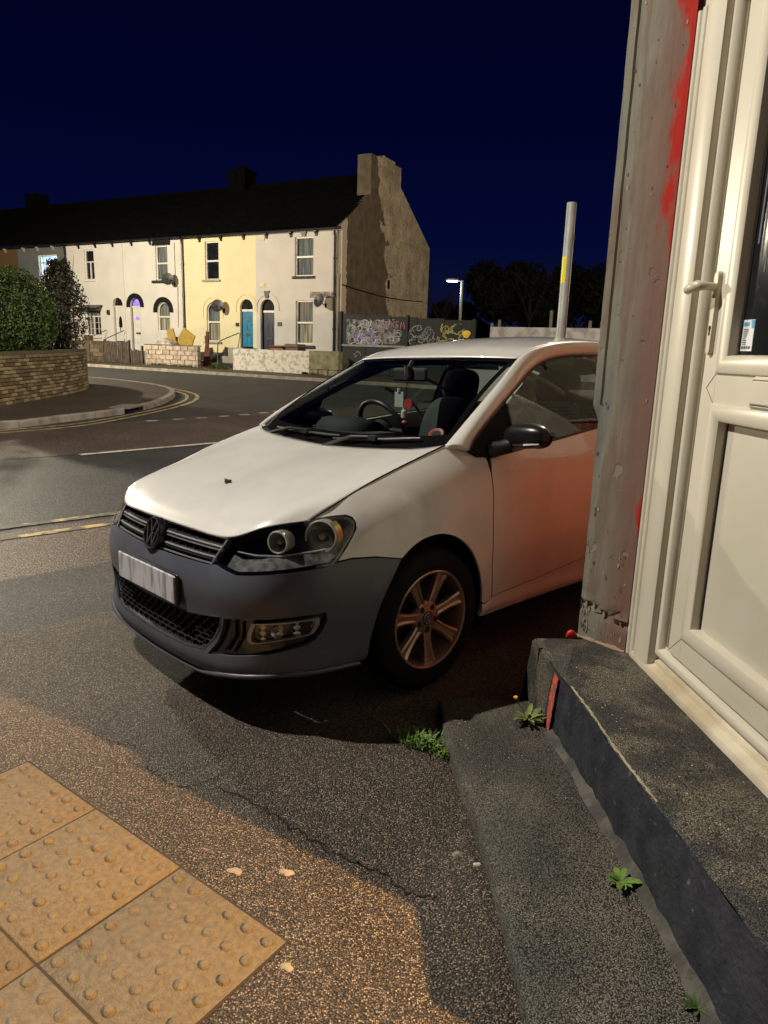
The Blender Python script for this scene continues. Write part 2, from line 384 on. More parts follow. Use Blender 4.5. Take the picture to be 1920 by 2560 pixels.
def kerbs(P, L_, h, w, parent, gapi=(), side=1, h0=-.1, skip=None):
    f, n, tot = walk(P, L_)
    for i in range(n):
        if i in gapi: continue
        a, b = f(i * L_ + .008), f((i + 1) * L_ - .008); d = (b - a) / np.linalg.norm(b - a); nn = np.array([-d[1], d[0]]) * side
        if skip and skip(a): continue
        mb = MB(); hj = rng.uniform(-.006, .006); c_ = .018
        prof = [(0, h0), (.012, h - c_), (c_ + .012, h), (w, h), (w, h0)]
        vs = []
        for q in (a, b):
            for o_, z_ in prof: vs.append((q[0] + nn[0] * o_, q[1] + nn[1] * o_, zg(*q) + z_ + hj))
        k = len(prof); fs = [(j, (j + 1) % k, k + (j + 1) % k, k + j) for j in range(k)] + [tuple(range(k))[::-1], tuple(range(k, 2 * k))]
        if side > 0: fs = [g[::-1] for g in fs]
        mb.add(vs, fs); mb.build('kerb_stone', KERB, parent)
# gully gap near (-5.2,14.7)
f_, n_, t_ = walk(KB, .88)
gi = min(range(n_), key=lambda i: abs(f_((i + .5) * .88)[1] - 14.75) + (0 if f_((i + .5) * .88)[0] > -6 else 9))
kerbs(KB, .88, .118, .15, pv, gapi=(gi,))
q_ = f_((gi + .5) * .88); mb = MB(); mb.box((q_[0] - .36, q_[1] - .36, -.1), (q_[0] - .06, q_[1] + .36, zg(*q_) + .03)); mb.build('gully', M('gully_black', (.006, .006, .006), rough=.9), pv)
mb = MB(); mb.box((q_[0] - .40, q_[1] - .40, zg(*q_) + .09), (q_[0] - .0, q_[1] + .42, zg(*q_) + .122)); mb.build('gully_cover', KERB, pv)
# ---- terrace pavement on the far side
FA = np.array([-17.82441, 40.95064]); FD = np.array([.8831, -.4692]); FN = np.array([-.4692, -.8831])
def fp(s, out=0., z=None):
    p = FA + FD * s + FN * out
    return (p[0], p[1]) if z is None else (p[0], p[1], z)
fpv = drape('terrace_pavement', [fp(-22, 5.35), fp(0, 5.4), fp(11, 5.5), fp(17, 5.4), fp(30, 5.3), fp(40, 5.3), fp(40, -3), fp(-22, -3)], .10, A_PAVE, .9)
kerbs(np.array([fp(-22, 5.5), fp(0, 5.55), fp(11, 5.65), fp(17, 5.55), fp(30, 5.45), fp(40, 5.45)]), .9, .115, .15, fpv, side=1, skip=lambda a: a[0] > 4)
# ---- tactile slabs at the dropped kerb
TAC = M('tactile_slab', (.100, .078, .049), base2=(.145, .114, .072), rough=.8, scale=70, bump=.9, bscale=170, mix=(.34, .66), bdist=.005, detail=12)
JOINT = M('slab_joint', (.03, .022, .016), rough=.95)
T0 = np.array([-.19756, 1.42219]); ta = 2.51201; TX = np.array([math.cos(ta), math.sin(ta)]); TY = np.array([-math.sin(ta), math.cos(ta)])
TACS = [M('tactile_slab_%d' % k, tuple(c * f for c, f in zip((.100, .078, .049), t)), base2=tuple(c * f for c, f in zip((.148, .116, .073), t)), rough=.8, scale=60, bump=.9, bscale=170, mix=(.34, .66), bdist=.005, detail=12) for k, t in enumerate(((1, 1, 1), (.84, .83, .84), (1.10, 1.06, .98), (.93, .97, 1.04)))]
def slab_mesh(seed):
    rg = np.random.RandomState(seed); mb = MB(); s = .395; mb.bbox((0.0015, 0.0015, -.05), (s + .0015, s + .0015, .0), .003)
    for i in range(6):
        for j in range(6):
            cx, cy = .034 + i * .0665, .034 + j * .0665; r0 = .0135 * rg.uniform(.9, 1.08); h = .0085 * rg.uniform(.45, 1.15)
            T = Matrix.Translation((cx + rg.uniform(-.001, .001), cy, 0)); n = 14
            mb.lathe([(r0 + .0015, -.0005), (r0 + .0, h * .5), (r0 * .80, h * .90), (r0 * .55, h), (.0001, h)], n, T)
    me = bpy.data.meshes.new('tactile_slab'); me.from_pydata(mb.v, [], mb.f); me.polygons.foreach_set('use_smooth', [True] * len(me.polygons))
    try: me.set_sharp_from_angle(angle=R_(50))
    except Exception: pass
    me.materials.append(TACS[seed % 4]); return me
tp = empty('tactile_paving', (T0[0], T0[1], 0), (0, 0, ta)); tag(tp, kind='structure')
SM = [slab_mesh(k) for k in range(4)]
for i in range(3):
    for j in range(5):
        o = link('tactile_slab', SM[(i * 2 + j * 3) % 4], None, tp); o.location = (i * .4, j * .4, zg(*(T0 + TX * i * .4 + TY * j * .4)) + .0165 + rng.uniform(-.0012, .0012))
        o.rotation_euler = (R_(rng.uniform(-.25, .25)), R_(rng.uniform(-.25, .25)), 0)
mb = MB(); mb.box((-.004, -.004, -.04), (1.204, 2.004, .0135)); mb.build('slab_bedding', JOINT, tp)
# flattened chewing gum blots and a few loose chips on the footway
GUM = M('pale_gum', (.25, .21, .155), rough=.8, bump=.3)
def blot(name, x, y, r, label, seed, mat=GUM):
    rg = np.random.RandomState(seed); n = 16; ph = rg.uniform(0, 6, 3)
    rad = [r * (1 + .22 * math.sin(2 * t + ph[0]) + .14 * math.sin(3 * t + ph[1]) + .1 * math.sin(5 * t + ph[2])) for t in [2 * math.pi * k / n for k in range(n)]]
    z0 = zg(x, y) + .012
    v = [(x, y, z0 + .0045)] + [(x + rad[k] * .7 * math.cos(2 * math.pi * k / n), y + rad[k] * .45 * math.sin(2 * math.pi * k / n), z0 + .004) for k in range(n)] + [(x + rad[k] * math.cos(2 * math.pi * k / n), y + rad[k] * .7 * math.sin(2 * math.pi * k / n), z0) for k in range(n)]
    f = [(0, 1 + k, 1 + (k + 1) % n) for k in range(n)] + [(1 + k, n + 1 + k, n + 1 + (k + 1) % n, 1 + (k + 1) % n) for k in range(n)]
    return tag(obj(name, v, f, mat, None, True), label, 'chewing gum')
blot('chewing_gum', -.372, 1.652, .019, 'left of two pale flattened gum blots on the asphalt beyond the tactile slabs', 1)
blot('chewing_gum', -.232, 1.652, .019, 'right of two pale flattened gum blots, nearer the concrete step', 2)
blot('chewing_gum', -.190, 1.352, .016, 'small broken gum blot just past the sharp corner of the tactile paving', 3)
blot('chewing_gum', .236, 1.745, .014, 'dull grey gum blot on dark asphalt near the side of the low concrete slab', 4)
blot('bird_dropping', .290, 1.705, .010, 'small bright white spot on the asphalt beside the low concrete slab', 5, M('white_spot', (.62, .58, .42), rough=.7)); bpy.data.objects['bird_dropping']['category'] = 'dropping'
# cracks running through the asphalt footway: narrow dark grooves
def crack(pts, w, dz=.0145):
    P = crom(pts, 10); P = P + rng.randn(*P.shape) * .006; V = []; 
    for i in range(len(P)):
        d = P[min(i + 1, len(P) - 1)] - P[max(0, i - 1)]; d /= np.linalg.norm(d) + 1e-9; n = np.array([-d[1], d[0]]); ww = w * rng.uniform(.3, 1.2) * .5
        for s in (-1, 1): q = P[i] + n * ww * s; V.append((q[0], q[1], zg(*q) + dz))
    tag(obj('crack', V, [(2 * i, 2 * i + 1, 2 * i + 3, 2 * i + 2) for i in range(len(P) - 1)], M('crack_black', (.010, .009, .008), rough=1.), bpy.data.objects['footway']))
crack([(-.50, 2.02), (-.37, 1.94), (-.30, 1.89), (-.22, 1.82), (-.13, 1.75), (-.04, 1.69), (.03, 1.66), (.08, 1.60), (.17, 1.58)], .007)
crack([(-.76, 2.12), (-.68, 2.04), (-.60, 2.02), (-.50, 2.10)], .005)
crack([(-1.05, 2.35), (-.92, 2.28), (-.84, 2.25)], .004)
# ================================================================== TERRACE
MF = Matrix(((FD[0], -FN[0], 0, FA[0]), (FD[1], -FN[1], 0, FA[1]), (0, 0, 1, 0), (0, 0, 0, 1)))   # local: x along the row, y into the house, z up
def render_mat(name, base, base2, scale=1.2, **k): return M(name, base, base2=base2, rough=.85, scale=scale, bump=.35, bscale=45, mix=(.3, .7), **k)
R_WHITE = render_mat('white_render', (.60, .57, .55), (.68, .65, .61)); R_YEL = render_mat('yellow_render', (.68, .60, .39), (.74, .67, .45)); R_LIL = render_mat('pale_grey_render', (.52, .50, .49), (.60, .57, .54))
R_GREY = render_mat('dark_grey_render', (.10, .105, .11), (.13, .135, .14)); R_BRN = render_mat('brown_render', (.10, .055, .022), (.13, .07, .03))
BLK = M('black_gloss_paint', (.010, .010, .011), rough=.4); UPVC = M('white_window_frame', (.66, .65, .62), rough=.45, var=.05)
SLATE = M('roof_slate', (.0013, .0013, .0016), spec=.08, rough=.95, var=.4, scale=3, bump=.3, bscale=12)
PANE = M('dark_window_pane', (.012, .014, .016), rough=.06, spec=.8, var=.3); CURT = M('net_curtain', (.30, .29, .26), base2=(.12, .12, .11), rough=.9, scale=1, stretch=(22, 1, .7), mix=(.38, .6))
CURT2 = M('pale_curtain', (.52, .47, .36), base2=(.20, .18, .14), rough=.9, scale=1, stretch=(14, 1, .6), mix=(.38, .6)); CURTG = M('grey_curtain', (.22, .24, .25), base2=(.09, .10, .11), rough=.9, scale=1, stretch=(11, 1, .6), mix=(.38, .6))
STONE = M('sill_stone', (.36, .31, .24), rough=.85, bump=.3); DSILL = M('dark_sill', (.02, .02, .022), rough=.7); LBRK = M('pale_bracket', (.30, .30, .29), rough=.8)
def rect(x0, z0, x1, z1): return [(x0, z0), (x1, z0), (x1, z1), (x0, z1)]
def arch(x0, z0, x1, z1, n=12):
    r = (x1 - x0) / 2; cx = (x0 + x1) / 2; zc = z1 - r
    return [(x0, z0), (x1, z0)] + [(cx + r * math.cos(math.pi * k / n), zc + r * math.sin(math.pi * k / n)) for k in range(n + 1)]
def ring_part(name, inner, outer, y0, y1, mat, parent):
    """flat moulding between two matching polylines (x,z), extruded y1..y0"""
    n = len(inner); V = []; 
    for (a, b) in zip(inner, outer): V += [(a[0], y0, a[1]), (b[0], y0, b[1]), (a[0], y1, a[1]), (b[0], y1, b[1])]
    F = []
    for i in range(n - 1):
        a = i * 4; b = a + 4
        F += [(a, b, b + 1, a + 1), (a + 1, b + 1, b + 3, a + 3), (a, a + 2, b + 2, b)]
    F += [(0, 1, 3, 2), (4 * n - 4, 4 * n - 2, 4 * n - 1, 4 * n - 3)]
    return obj(name, V, F, mat, parent)
def hood(cx, zc, r0, r1, leg, y0, mat, parent, name='arch_hood', n=16):
    inn = [(cx + r0, zc - leg)] + [(cx + r0 * math.cos(math.pi * k / n), zc + r0 * math.sin(math.pi * k / n)) for k in range(n + 1)] + [(cx - r0, zc - leg)]
    out = [(cx + r1, zc - leg)] + [(cx + r1 * math.cos(math.pi * k / n), zc + r1 * math.sin(math.pi * k / n)) for k in range(n + 1)] + [(cx - r1, zc - leg)]
    return ring_part(name, inn, out, y0, .0, mat, parent)
def window(parent, x0, z0, x1, z1, arched=False, split=True, back=CURT, backlow=None, vert=False, toplight=None, fm=UPVC, d=.13, lit=None, fw=.055):
    out = arch(x0, z0, x1, z1) if arched else rect(x0, z0, x1, z1)
    w = empty('window'); w.parent = parent
    cx, cz = (x0 + x1) / 2, (z0 + z1) / 2
    if arched:
        r = (x1 - x0) / 2; inn = arch(x0 + fw, z0 + fw, x1 - fw, z1 - fw)
    else: inn = rect(x0 + fw, z0 + fw, x1 - fw, z1 - fw)
    mb = MB(); n = len(out); V = []
    for (a, b) in zip(out, inn): V += [(a[0], d - .05, a[1]), (b[0], d - .05, b[1]), (b[0], d + .01, b[1])]
    F = []
    for i in range(n):
        a = i * 3; b = ((i + 1) % n) * 3; F += [(a, b, b + 1, a + 1)[::1], (a + 1, b + 1, b + 2, a + 2)]
    mb.add(V, F)
    if split: mb.box((x0 + fw, d - .048, cz - .045), (x1 - fw, d + .0, cz + .035))
    if vert:
        mb.box((cx - .035, d - .047, z0 + fw), (cx + .035, d, (toplight or z1) - .02))
    if toplight: mb.box((x0 + fw, d - .048, toplight - .03), (x1 - fw, d, toplight + .03))
    mb.build('window_frame', fm, w)
    P = lambda a, b, y: [(a_[0], y, a_[1]) for a_ in b]
    if split and not vert:
        lo = rect(x0 + fw, z0 + fw, x1 - fw, cz - .045); hi = (arch(x0 + fw, cz + .035, x1 - fw, z1 - fw) if arched else rect(x0 + fw, cz + .035, x1 - fw, z1 - fw))
        sets = [(lo, backlow or back), (hi, back)]
    elif toplight and vert:
        sets = [(rect(x0 + fw, z0 + fw, cx - .035, toplight - .03), back), (rect(cx + .035, z0 + fw, x1 - fw, toplight - .03), backlow or back), (rect(x0 + fw, toplight + .03, x1 - fw, z1 - fw), back)]
    else: sets = [(inn, back)]
    for pl, bk in sets:
        obj('pane', [(p[0], d, p[1]) for p in pl], [tuple(range(len(pl)))], GLS if bk is not PANE else PANE, w)
        if bk is not PANE: obj('curtain' if lit is None else 'lit_curtain', [(p[0], d + .06, p[1]) for p in pl], [tuple(range(len(pl)))], bk, w)
    return w
GLS = glass_mat('window_glass', (.92, .94, .94), .02)
def sill(parent, x0, x1, z, h=.11, mat=STONE, out=.10):
    mb = MB(); mb.bbox((x0, -out, z - h), (x1, .05, z), .01); return mb.build('sill', mat, parent)
def house(name, x0, x1, ztop, zbot, mat, holes, label, cat='house'):
    h = empty(name, mw=MF); tag(h, label, cat, 'terraced houses on the far side of the road')
    ow = lambda p: np.array([0, -1., 0])
    panel('wall', rect(x0, zbot, x1, ztop), lambda u, v, i: (u, 0, v), .35, mat, h, holes=holes, flange=.14, outward=ow, custom=False)
    return h
EV = lambda s: 6.53 - .0 * s          # eaves
RZ, RD = 9.62, 4.45
def roof(parent, x0, x1, name='roof'):
    mb = MB(); y0, z0 = -.28, 6.56
    mb.add([(x0, y0, z0), (x1, y0, z0), (x1, RD, RZ), (x0, RD, RZ), (x0, 9.0, 6.7), (x1, 9.0, 6.7)], [(0, 1, 2, 3), (3, 2, 5, 4)])
    # slate courses on the front slope, stepped
    n = 22
    for k in range(n):
        t0, t1 = k / n, (k + 1.12) / n; t1 = min(t1, 1)
        a = (y0 + (RD - y0) * t0, z0 + (RZ - z0) * t0 + .035); b = (y0 + (RD - y0) * t1, z0 + (RZ - z0) * t1 + .008)
        mb.add([(x0, a[0], a[1]), (x1, a[0], a[1]), (x1, b[0], b[1]), (x0, b[0], b[1]), (x0, a[0], a[1] - .03), (x1, a[0], a[1] - .03)], [(0, 1, 2, 3), (4, 5, 1, 0)])
    mb.tube([(x0, RD, RZ + .03), (x1, RD, RZ + .03)], .09, 6)
    return mb.build(name, SLATE, parent)
def gutter(parent, x0, x1, mat=BLK, z=6.50):
    mb = MB(); mb.box((x0, -.02, z - .10), (x1, .0, z + .06)); o = mb.build('fascia', mat, parent)
    g = MB(); g.tube([(x0, -.14, z + .0), (x1, -.14, z + .0)], .058, 8); g.build('gutter', mat, o); return o
def bracket(parent, x, mat=BLK, z=6.44):
    mb = MB(); mb.prism([(-.0, 0), (-.16, 0), (-.15, -.05), (-.06, -.12), (-.04, -.20), (0, -.22)], -.055, .055, Matrix(((0, 0, 1, x), (1, 0, 0, 0), (0, 1, 0, z), (0, 0, 0, 1))))
    return mb.build('eaves_bracket', mat, parent)
def pipe(parent, x, z0, z1, r=.045, mat=BLK, y=-.07):
    mb = MB(); mb.tube([(x, y - .06, z1), (x, y, z1 - .25), (x, y, z0)], r, 8)
    for z in np.arange(z0 + .4, z1 - .3, 1.5): mb.tube([(x, y, z), (x, y, z + .09)], r * 1.35, 8)
    return mb.build('drainpipe', mat, parent)
def door(parent, x0, z0, x1, z1, mat, d=.13, kind='panel', trans=True, fan=None, top=None, box=None):
    """leaf with sunk panels; fanlight in the arch above"""
    w = x1 - x0; g = empty('door'); g.parent = parent
    mb = MB(); mb.box((x0, d - .03, z0), (x1, d + .02, z1))
    fr = .11 * w / .6
    rows = [(z0 + .12, z0 + .62), (z0 + .78, z1 - .48)] if kind != 'tall' else [(z0 + .12, z0 + .7)]
    for a, b in rows:
        for xa, xb in ((x0 + fr, x0 + w / 2 - .03), (x0 + w / 2 + .03, x1 - fr)):
            mb.box((xa, d - .042, a), (xb, d - .03, b)); mb.box((xa + .035, d - .052, a + .035), (xb - .035, d - .042, b - .035))
    mb.build('door_leaf', mat, g)
    if trans: mb = MB(); mb.box((x0 - .01, d - .06, z1), (x1 + .01, d + .02, z1 + .10)); mb.build('transom', UPVC, g)
    if fan is not None:
        a = arch(x0, z1 + (.10 if trans else 0), x1, top); obj('fanlight', [(p[0], d, p[1]) for p in a], [tuple(range(len(a)))], fan, g)
    if box: mb = MB(); mb.box((box[0], d - .062, box[1]), (box[2], d - .03, box[3])); mb.build('letterbox', M('brass_plate', (.55, .45, .25) if mat is not UPVC else (.08, .07, .06), rough=.35, metal=.3), g)
    return g
FANB = M('lit_fanlight', (.20, .13, .62), base2=(.25, .17, .75), emit=1.1, rough=.4, scale=2)
FAND = M('dark_fanlight', (.02, .02, .018), rough=.15, var=.3)
BLUEW = M('lit_blue_window', (.06, .30, .85), base2=(.60, .80, 1.0), emit=1.15, scale=3.2, mix=(.35, .62), rough=.5)
# --- brown house, far left
h = house('brown_rendered_house', -12.4, -4.15, 6.5, .1, R_BRN, [rect(-7.2, 4.6, -6.3, 6.0)], 'dark brown terraced house at the very left edge, mostly behind the round bush')
window(h, -7.2, 4.6, -6.3, 6.0); roof(h, -12.4, -4.12); gutter(h, -12.4, -4.15)
for x in (-11, -9.5, -8, -6.6, -5.2): bracket(h, x, LBRK)
mb = MB(); mb.box((-8.6, 4.0, 9), (-7.5, 4.9, 10.4)); mb.build('chimney', SLATE, h)
# --- dark grey house with the blue lit window
h = house('dark_grey_house', -4.15, -.08, 6.5, .1, R_GREY, [rect(-2.50, 4.90, -.80, 6.02)], 'dark grey terraced house with a bright blue lit upstairs window')
w_ = window(h, -2.50, 4.90, -.80, 6.02, split=False, vert=True, toplight=5.62, back=BLUEW, lit=True, fw=.07)
roof(h, -4.15, -.06); gutter(h, -4.15, -.08); pipe(h, -.06, .3, 6.4)
for x in (-3.55, -2.35, -1.05): bracket(h, x, LBRK)
# --- white house with the bay-free casement and awning
o1 = arch(3.40, 1.35, 4.16, 3.68)
h = house('white_house_with_awning', -.02, 4.28, 6.5, .1, R_WHITE, [rect(1.36, 4.62, 2.12, 6.16), rect(1.14, 1.66, 2.40, 3.12), o1], 'white terraced house with a dark flat awning over its downstairs casement window')
window(h, 1.36, 4.62, 2.12, 6.16, split=False, vert=True, toplight=5.55, back=PANE); sill(h, 1.28, 2.22, 4.62, .10, UPVC)
w_ = window(h, 1.14, 1.66, 2.40, 3.12, split=False, vert=True, toplight=2.72, back=CURTG, backlow=PANE, fw=.09)
mb = MB()
for xa in (1.27, 1.9):
    mb.box((xa + .20, .08, 1.75), (xa + .22, .125, 2.69)); 
    for z in (2.05, 2.38): mb.box((xa, .08, z), (xa + .44, .125, z + .02))
mb.build('glazing_bars', UPVC, w_); sill(h, 1.08, 2.46, 1.66, .10, UPVC)
mb = MB(); mb.add([(1.0, -.45, 3.13), (2.6, -.45, 3.13), (2.6, 0, 3.32), (1.0, 0, 3.32), (1.0, -.45, 3.05), (2.6, -.45, 3.05), (2.6, 0, 3.24), (1.0, 0, 3.24)], [(0, 1, 2, 3), (7, 6, 5, 4), (4, 5, 1, 0), (1, 5, 6, 2), (0, 3, 7, 4)]); mb.build('awning', BLK, h)
d_ = door(h, 3.46, 1.45, 4.10, 3.18, UPVC, kind='tall', trans=True, fan=FAND, top=3.64)
mb = MB(); T = Matrix(((1, 0, 0, 3.80), (0, 0, -1, .0), (0, 1, 0, 2.34), (0, 0, 0, 1)))
ov = [(.13 * math.cos(t), .40 * math.sin(t)) for t in np.linspace(0, 2 * math.pi, 24, endpoint=False)]
mb.prism(ov, -.112, -.095, T); mb.build('oval_glass', PANE, d_)
hood(3.78, 3.30, .38, .46, .05, -.03, R_WHITE, h, 'arch_moulding')
mb = MB(); mb.bbox((3.02, -.12, 2.80), (3.14, 0, 3.05), .01); mb.tube([(3.08, -.02, 2.95), (3.08, -.16, 3.0), (3.08, -.16, 2.85)], .02, 6); mb.build('wall_lantern', BLK, h)
roof(h, -.06, 4.28); gutter(h, -.02, 4.28)
for x in (1.02, 2.32, 3.62): bracket(h, x)
mb = MB(); mb.box((2.9, -1.25, .3), (4.25, 0, 1.42)); mb.box((2.9, -1.6, .3), (4.25, -1.25, .85)); mb.build('doorstep', M('step_concrete', (.30, .28, .24), rough=.9), h)
for xx in (2.9, 4.25):
    mb = MB(); mb.tube([(xx, -.1, 2.0), (xx, -1.3, 1.55), (xx, -1.5, .9)], .022, 6); mb.build('handrail', BLK, h)
# --- white house with the black arches
o2 = arch(4.68, 1.0, 5.44, 3.66); o3 = arch(6.62, 2.0, 7.48, 3.45)
h = house('white_house_with_black_arches', 4.30, 8.46, 6.5, .1, R_WHITE, [o2, o3, rect(6.62, 4.50, 7.44, 6.17)], 'white terraced house with thick black arches and a purple lit fanlight')
w_ = window(h, 6.62, 2.0, 7.48, 3.45, arched=True, back=CURT, backlow=CURT2); window(h, 6.62, 4.50, 7.44, 6.17, back=CURTG, backlow=CURTG)
sill(h, 6.38, 7.56, 4.50, .13, DSILL); mb = MB(); mb.prism([(6.42, 6.18), (7.66, 6.18), (7.58, 6.46), (6.5, 6.46)], 0, .04, Matrix(((1, 0, 0, 0), (0, 0, -1, 0), (0, 1, 0, 0), (0, 0, 0, 1)))); mb.build('window_head', BLK, h)
hood(7.05, 3.02, .43, .68, .08, -.05, BLK, h); hood(5.06, 3.28, .38, .62, .08, -.05, BLK, h)
d_ = door(h, 4.76, 1.02, 5.40, 3.16, UPVC, kind='two', trans=True, fan=FANB, top=3.62, box=(4.95, 1.83, 5.28, 1.92))
a = arch(4.92, 2.56, 5.26, 2.73); obj('door_light', [(p[0], .07, p[1]) for p in a], [tuple(range(len(a)))], FANB, d_)
roof(h, 4.28, 8.5); gutter(h, 4.30, 8.46); pipe(h, 8.5, .3, 6.4, .05)
for x in (5.01, 6.32, 7.62): bracket(h, x)
mb = MB(); mb.box((4.4, -1.1, .3), (5.8, 0, .98)); mb.build('doorstep', MATS['step_concrete'], h)
mb = MB(); mb.tube([(7.95, -.03, 6.3), (7.95, -.03, 4.2)], .012, 5); mb.tube([(8.1, -.03, 4.2), (8.05, -.03, 2.2)], .012, 5); mb.build('cable', M('grey_cable', (.25, .24, .24)), h)
mb = MB(); mb.box((8.05, 4.0, 9), (9.15, 4.95, 10.35)); mb.box((8.0, 3.95, 10.35), (9.2, 5.0, 10.45)); c_ = mb.build('chimney', SLATE, h)
for k in range(3): m2 = MB(); m2.lathe([(.12, 10.45), (.10, 10.7), (.07, 10.7), (.07, 10.45)], 10, Matrix.Translation((8.3 + k * .3, 4.5, 0))); m2.build('chimney_pot', SLATE, c_)
# --- yellow house
o4 = arch(9.92, 1.56, 10.76, 3.44); o5 = arch(12.02, 1.28, 12.80, 3.56)
h = house('yellow_house', 8.54, 13.0, 6.5, .1, R_YEL, [rect(9.90, 4.48, 10.76, 6.24), o4, o5], 'yellow terraced house with a bright blue front door')
window(h, 9.90, 4.48, 10.76, 6.24, back=PANE); window(h, 9.92, 1.56, 10.76, 3.44, arched=True, back=CURTG, backlow=CURT2); sill(h, 9.75, 10.86, 4.48, .10); sill(h, 9.76, 10.88, 1.56, .10)
BLUED = M('blue_door_paint', (.012, .19, .36), rough=.35, var=.1); NAVY = M('navy_door_paint', (.012, .016, .04), rough=.35)
d_ = door(h, 12.10, 1.36, 12.74, 3.0, BLUED, kind='two', fan=FAND, top=3.52, box=(12.32, 1.86, 12.56, 1.96))
a = arch(12.22, 2.55, 12.62, 2.80); obj('door_light', [(p[0], .07, p[1]) for p in a], [tuple(range(len(a)))], M('pale_blue_glass', (.10, .22, .34), rough=.1), d_)
hood(10.34, 3.04, .60, .66, .34, -.035, R_YEL, h, 'arch_moulding'); hood(12.41, 3.16, .60, .66, .18, -.035, R_YEL, h, 'arch_moulding')
roof(h, 8.5, 13.0); gutter(h, 8.54, 13.0)
for x in (9.61, 10.95, 12.32): bracket(h, x)
mb = MB(); mb.bbox((11.76, -.03, 2.30), (11.97, 0, 2.47), .004); mb.build('house_number_plaque', BLK, h)
mb = MB(); mb.box((11.9, -1.0, .3), (13.0, 0, 1.30)); mb.box((11.9, -1.35, .3), (13.0, -1.0, .9)); mb.build('doorstep', MATS['step_concrete'], h)
mb = MB(); mb.tube([(12.0, -.05, 2.0), (11.6, -.9, 1.62), (11.48, -1.0, 1.5), (11.46, -1.05, .4)], .025, 6); mb.build('handrail', M('rail_grey', (.12, .12, .12), metal=.5, rough=.5), h)
hb = empty('hatch'); hb.parent = h
mb = MB(); mb.box((9.45, -1.45, .25), (11.0, 0, .55)); mb.build('hatch_box', R_YEL, hb)
mb = MB(); mb.add([(9.38, -1.5, .56), (11.05, -1.5, .56), (11.0, 0, .98), (9.45, 0, .98), (9.38, -1.5, .62), (11.05, -1.5, .62), (11.0, 0, 1.04), (9.45, 0, 1.04)], [(4, 5, 6, 7), (0, 4, 7, 3), (1, 2, 6, 5), (0, 1, 5, 4), (3, 2, 1, 0)]); mb.build('hatch_cover', M('hatch_felt', (.10, .12, .12), rough=.8), hb)
# --- pale grey end house with the gable
o6 = arch(13.24, 1.20, 14.06, 3.56)
h = house('pale_grey_end_house', 13.0, 17.66, 6.5, .1, R_LIL, [rect(15.21, 4.54, 16.22, 6.22), rect(15.27, 1.56, 16.22, 3.48), o6], 'pale grey end house with a navy front door and a big bare gable wall')
window(h, 15.21, 4.54, 16.22, 6.22, back=CURTG, backlow=CURTG); window(h, 15.27, 1.56, 16.22, 3.48, back=CURT, backlow=CURT2)
sill(h, 15.12, 16.30, 4.54, .11, DSILL); sill(h, 15.15, 16.34, 1.50, .13, DSILL)
d_ = door(h, 13.38, 1.24, 14.0, 2.95, NAVY, kind='two', fan=FAND, top=3.50, box=(13.55, 1.74, 13.85, 1.81)); hood(13.65, 3.14, .60, .70, .10, -.04, R_LIL, h, 'arch_moulding')
mb = MB(); mb.prism([(13.58, 3.60), (13.72, 3.60), (13.80, 3.92), (13.50, 3.92)], 0, .07, Matrix(((1, 0, 0, 0), (0, 0, -1, 0), (0, 1, 0, 0), (0, 0, 0, 1)))); mb.build('keystone', BLK, h)
mb = MB(); mb.prism([(15.64, 6.23), (15.80, 6.23), (15.88, 6.46), (15.56, 6.46)], 0, .07, Matrix(((1, 0, 0, 0), (0, 0, -1, 0), (0, 1, 0, 0), (0, 0, 0, 1)))); mb.build('keystone', BLK, h)
mb = MB(); mb.bbox((14.26, -.03, 2.34), (14.50, 0, 2.52), .004); mb.build('house_number_plaque', BLK, h)
CREAM = M('cream_plate', (.62, .56, .36), rough=.6)
for z in (6.14, 4.07): mb = MB(); mb.bbox((13.25, -.03, z), (13.53, 0, z + .2), .004); mb.build('cream_plaque', CREAM, h)
roof(h, 13.0, 17.66); gutter(h, 13.0, 17.70); pipe(h, 17.40, .3, 6.4, .055); pipe(h, 17.56, .3, 4.6, .03, M('pale_pipe', (.35, .30, .24)))
for x in (13.65, 15.02, 16.38): bracket(h, x)
mb = MB(); mb.box((13.0, -1.0, .3), (14.3, 0, 1.18)); mb.build('doorstep', MATS['step_concrete'], h)
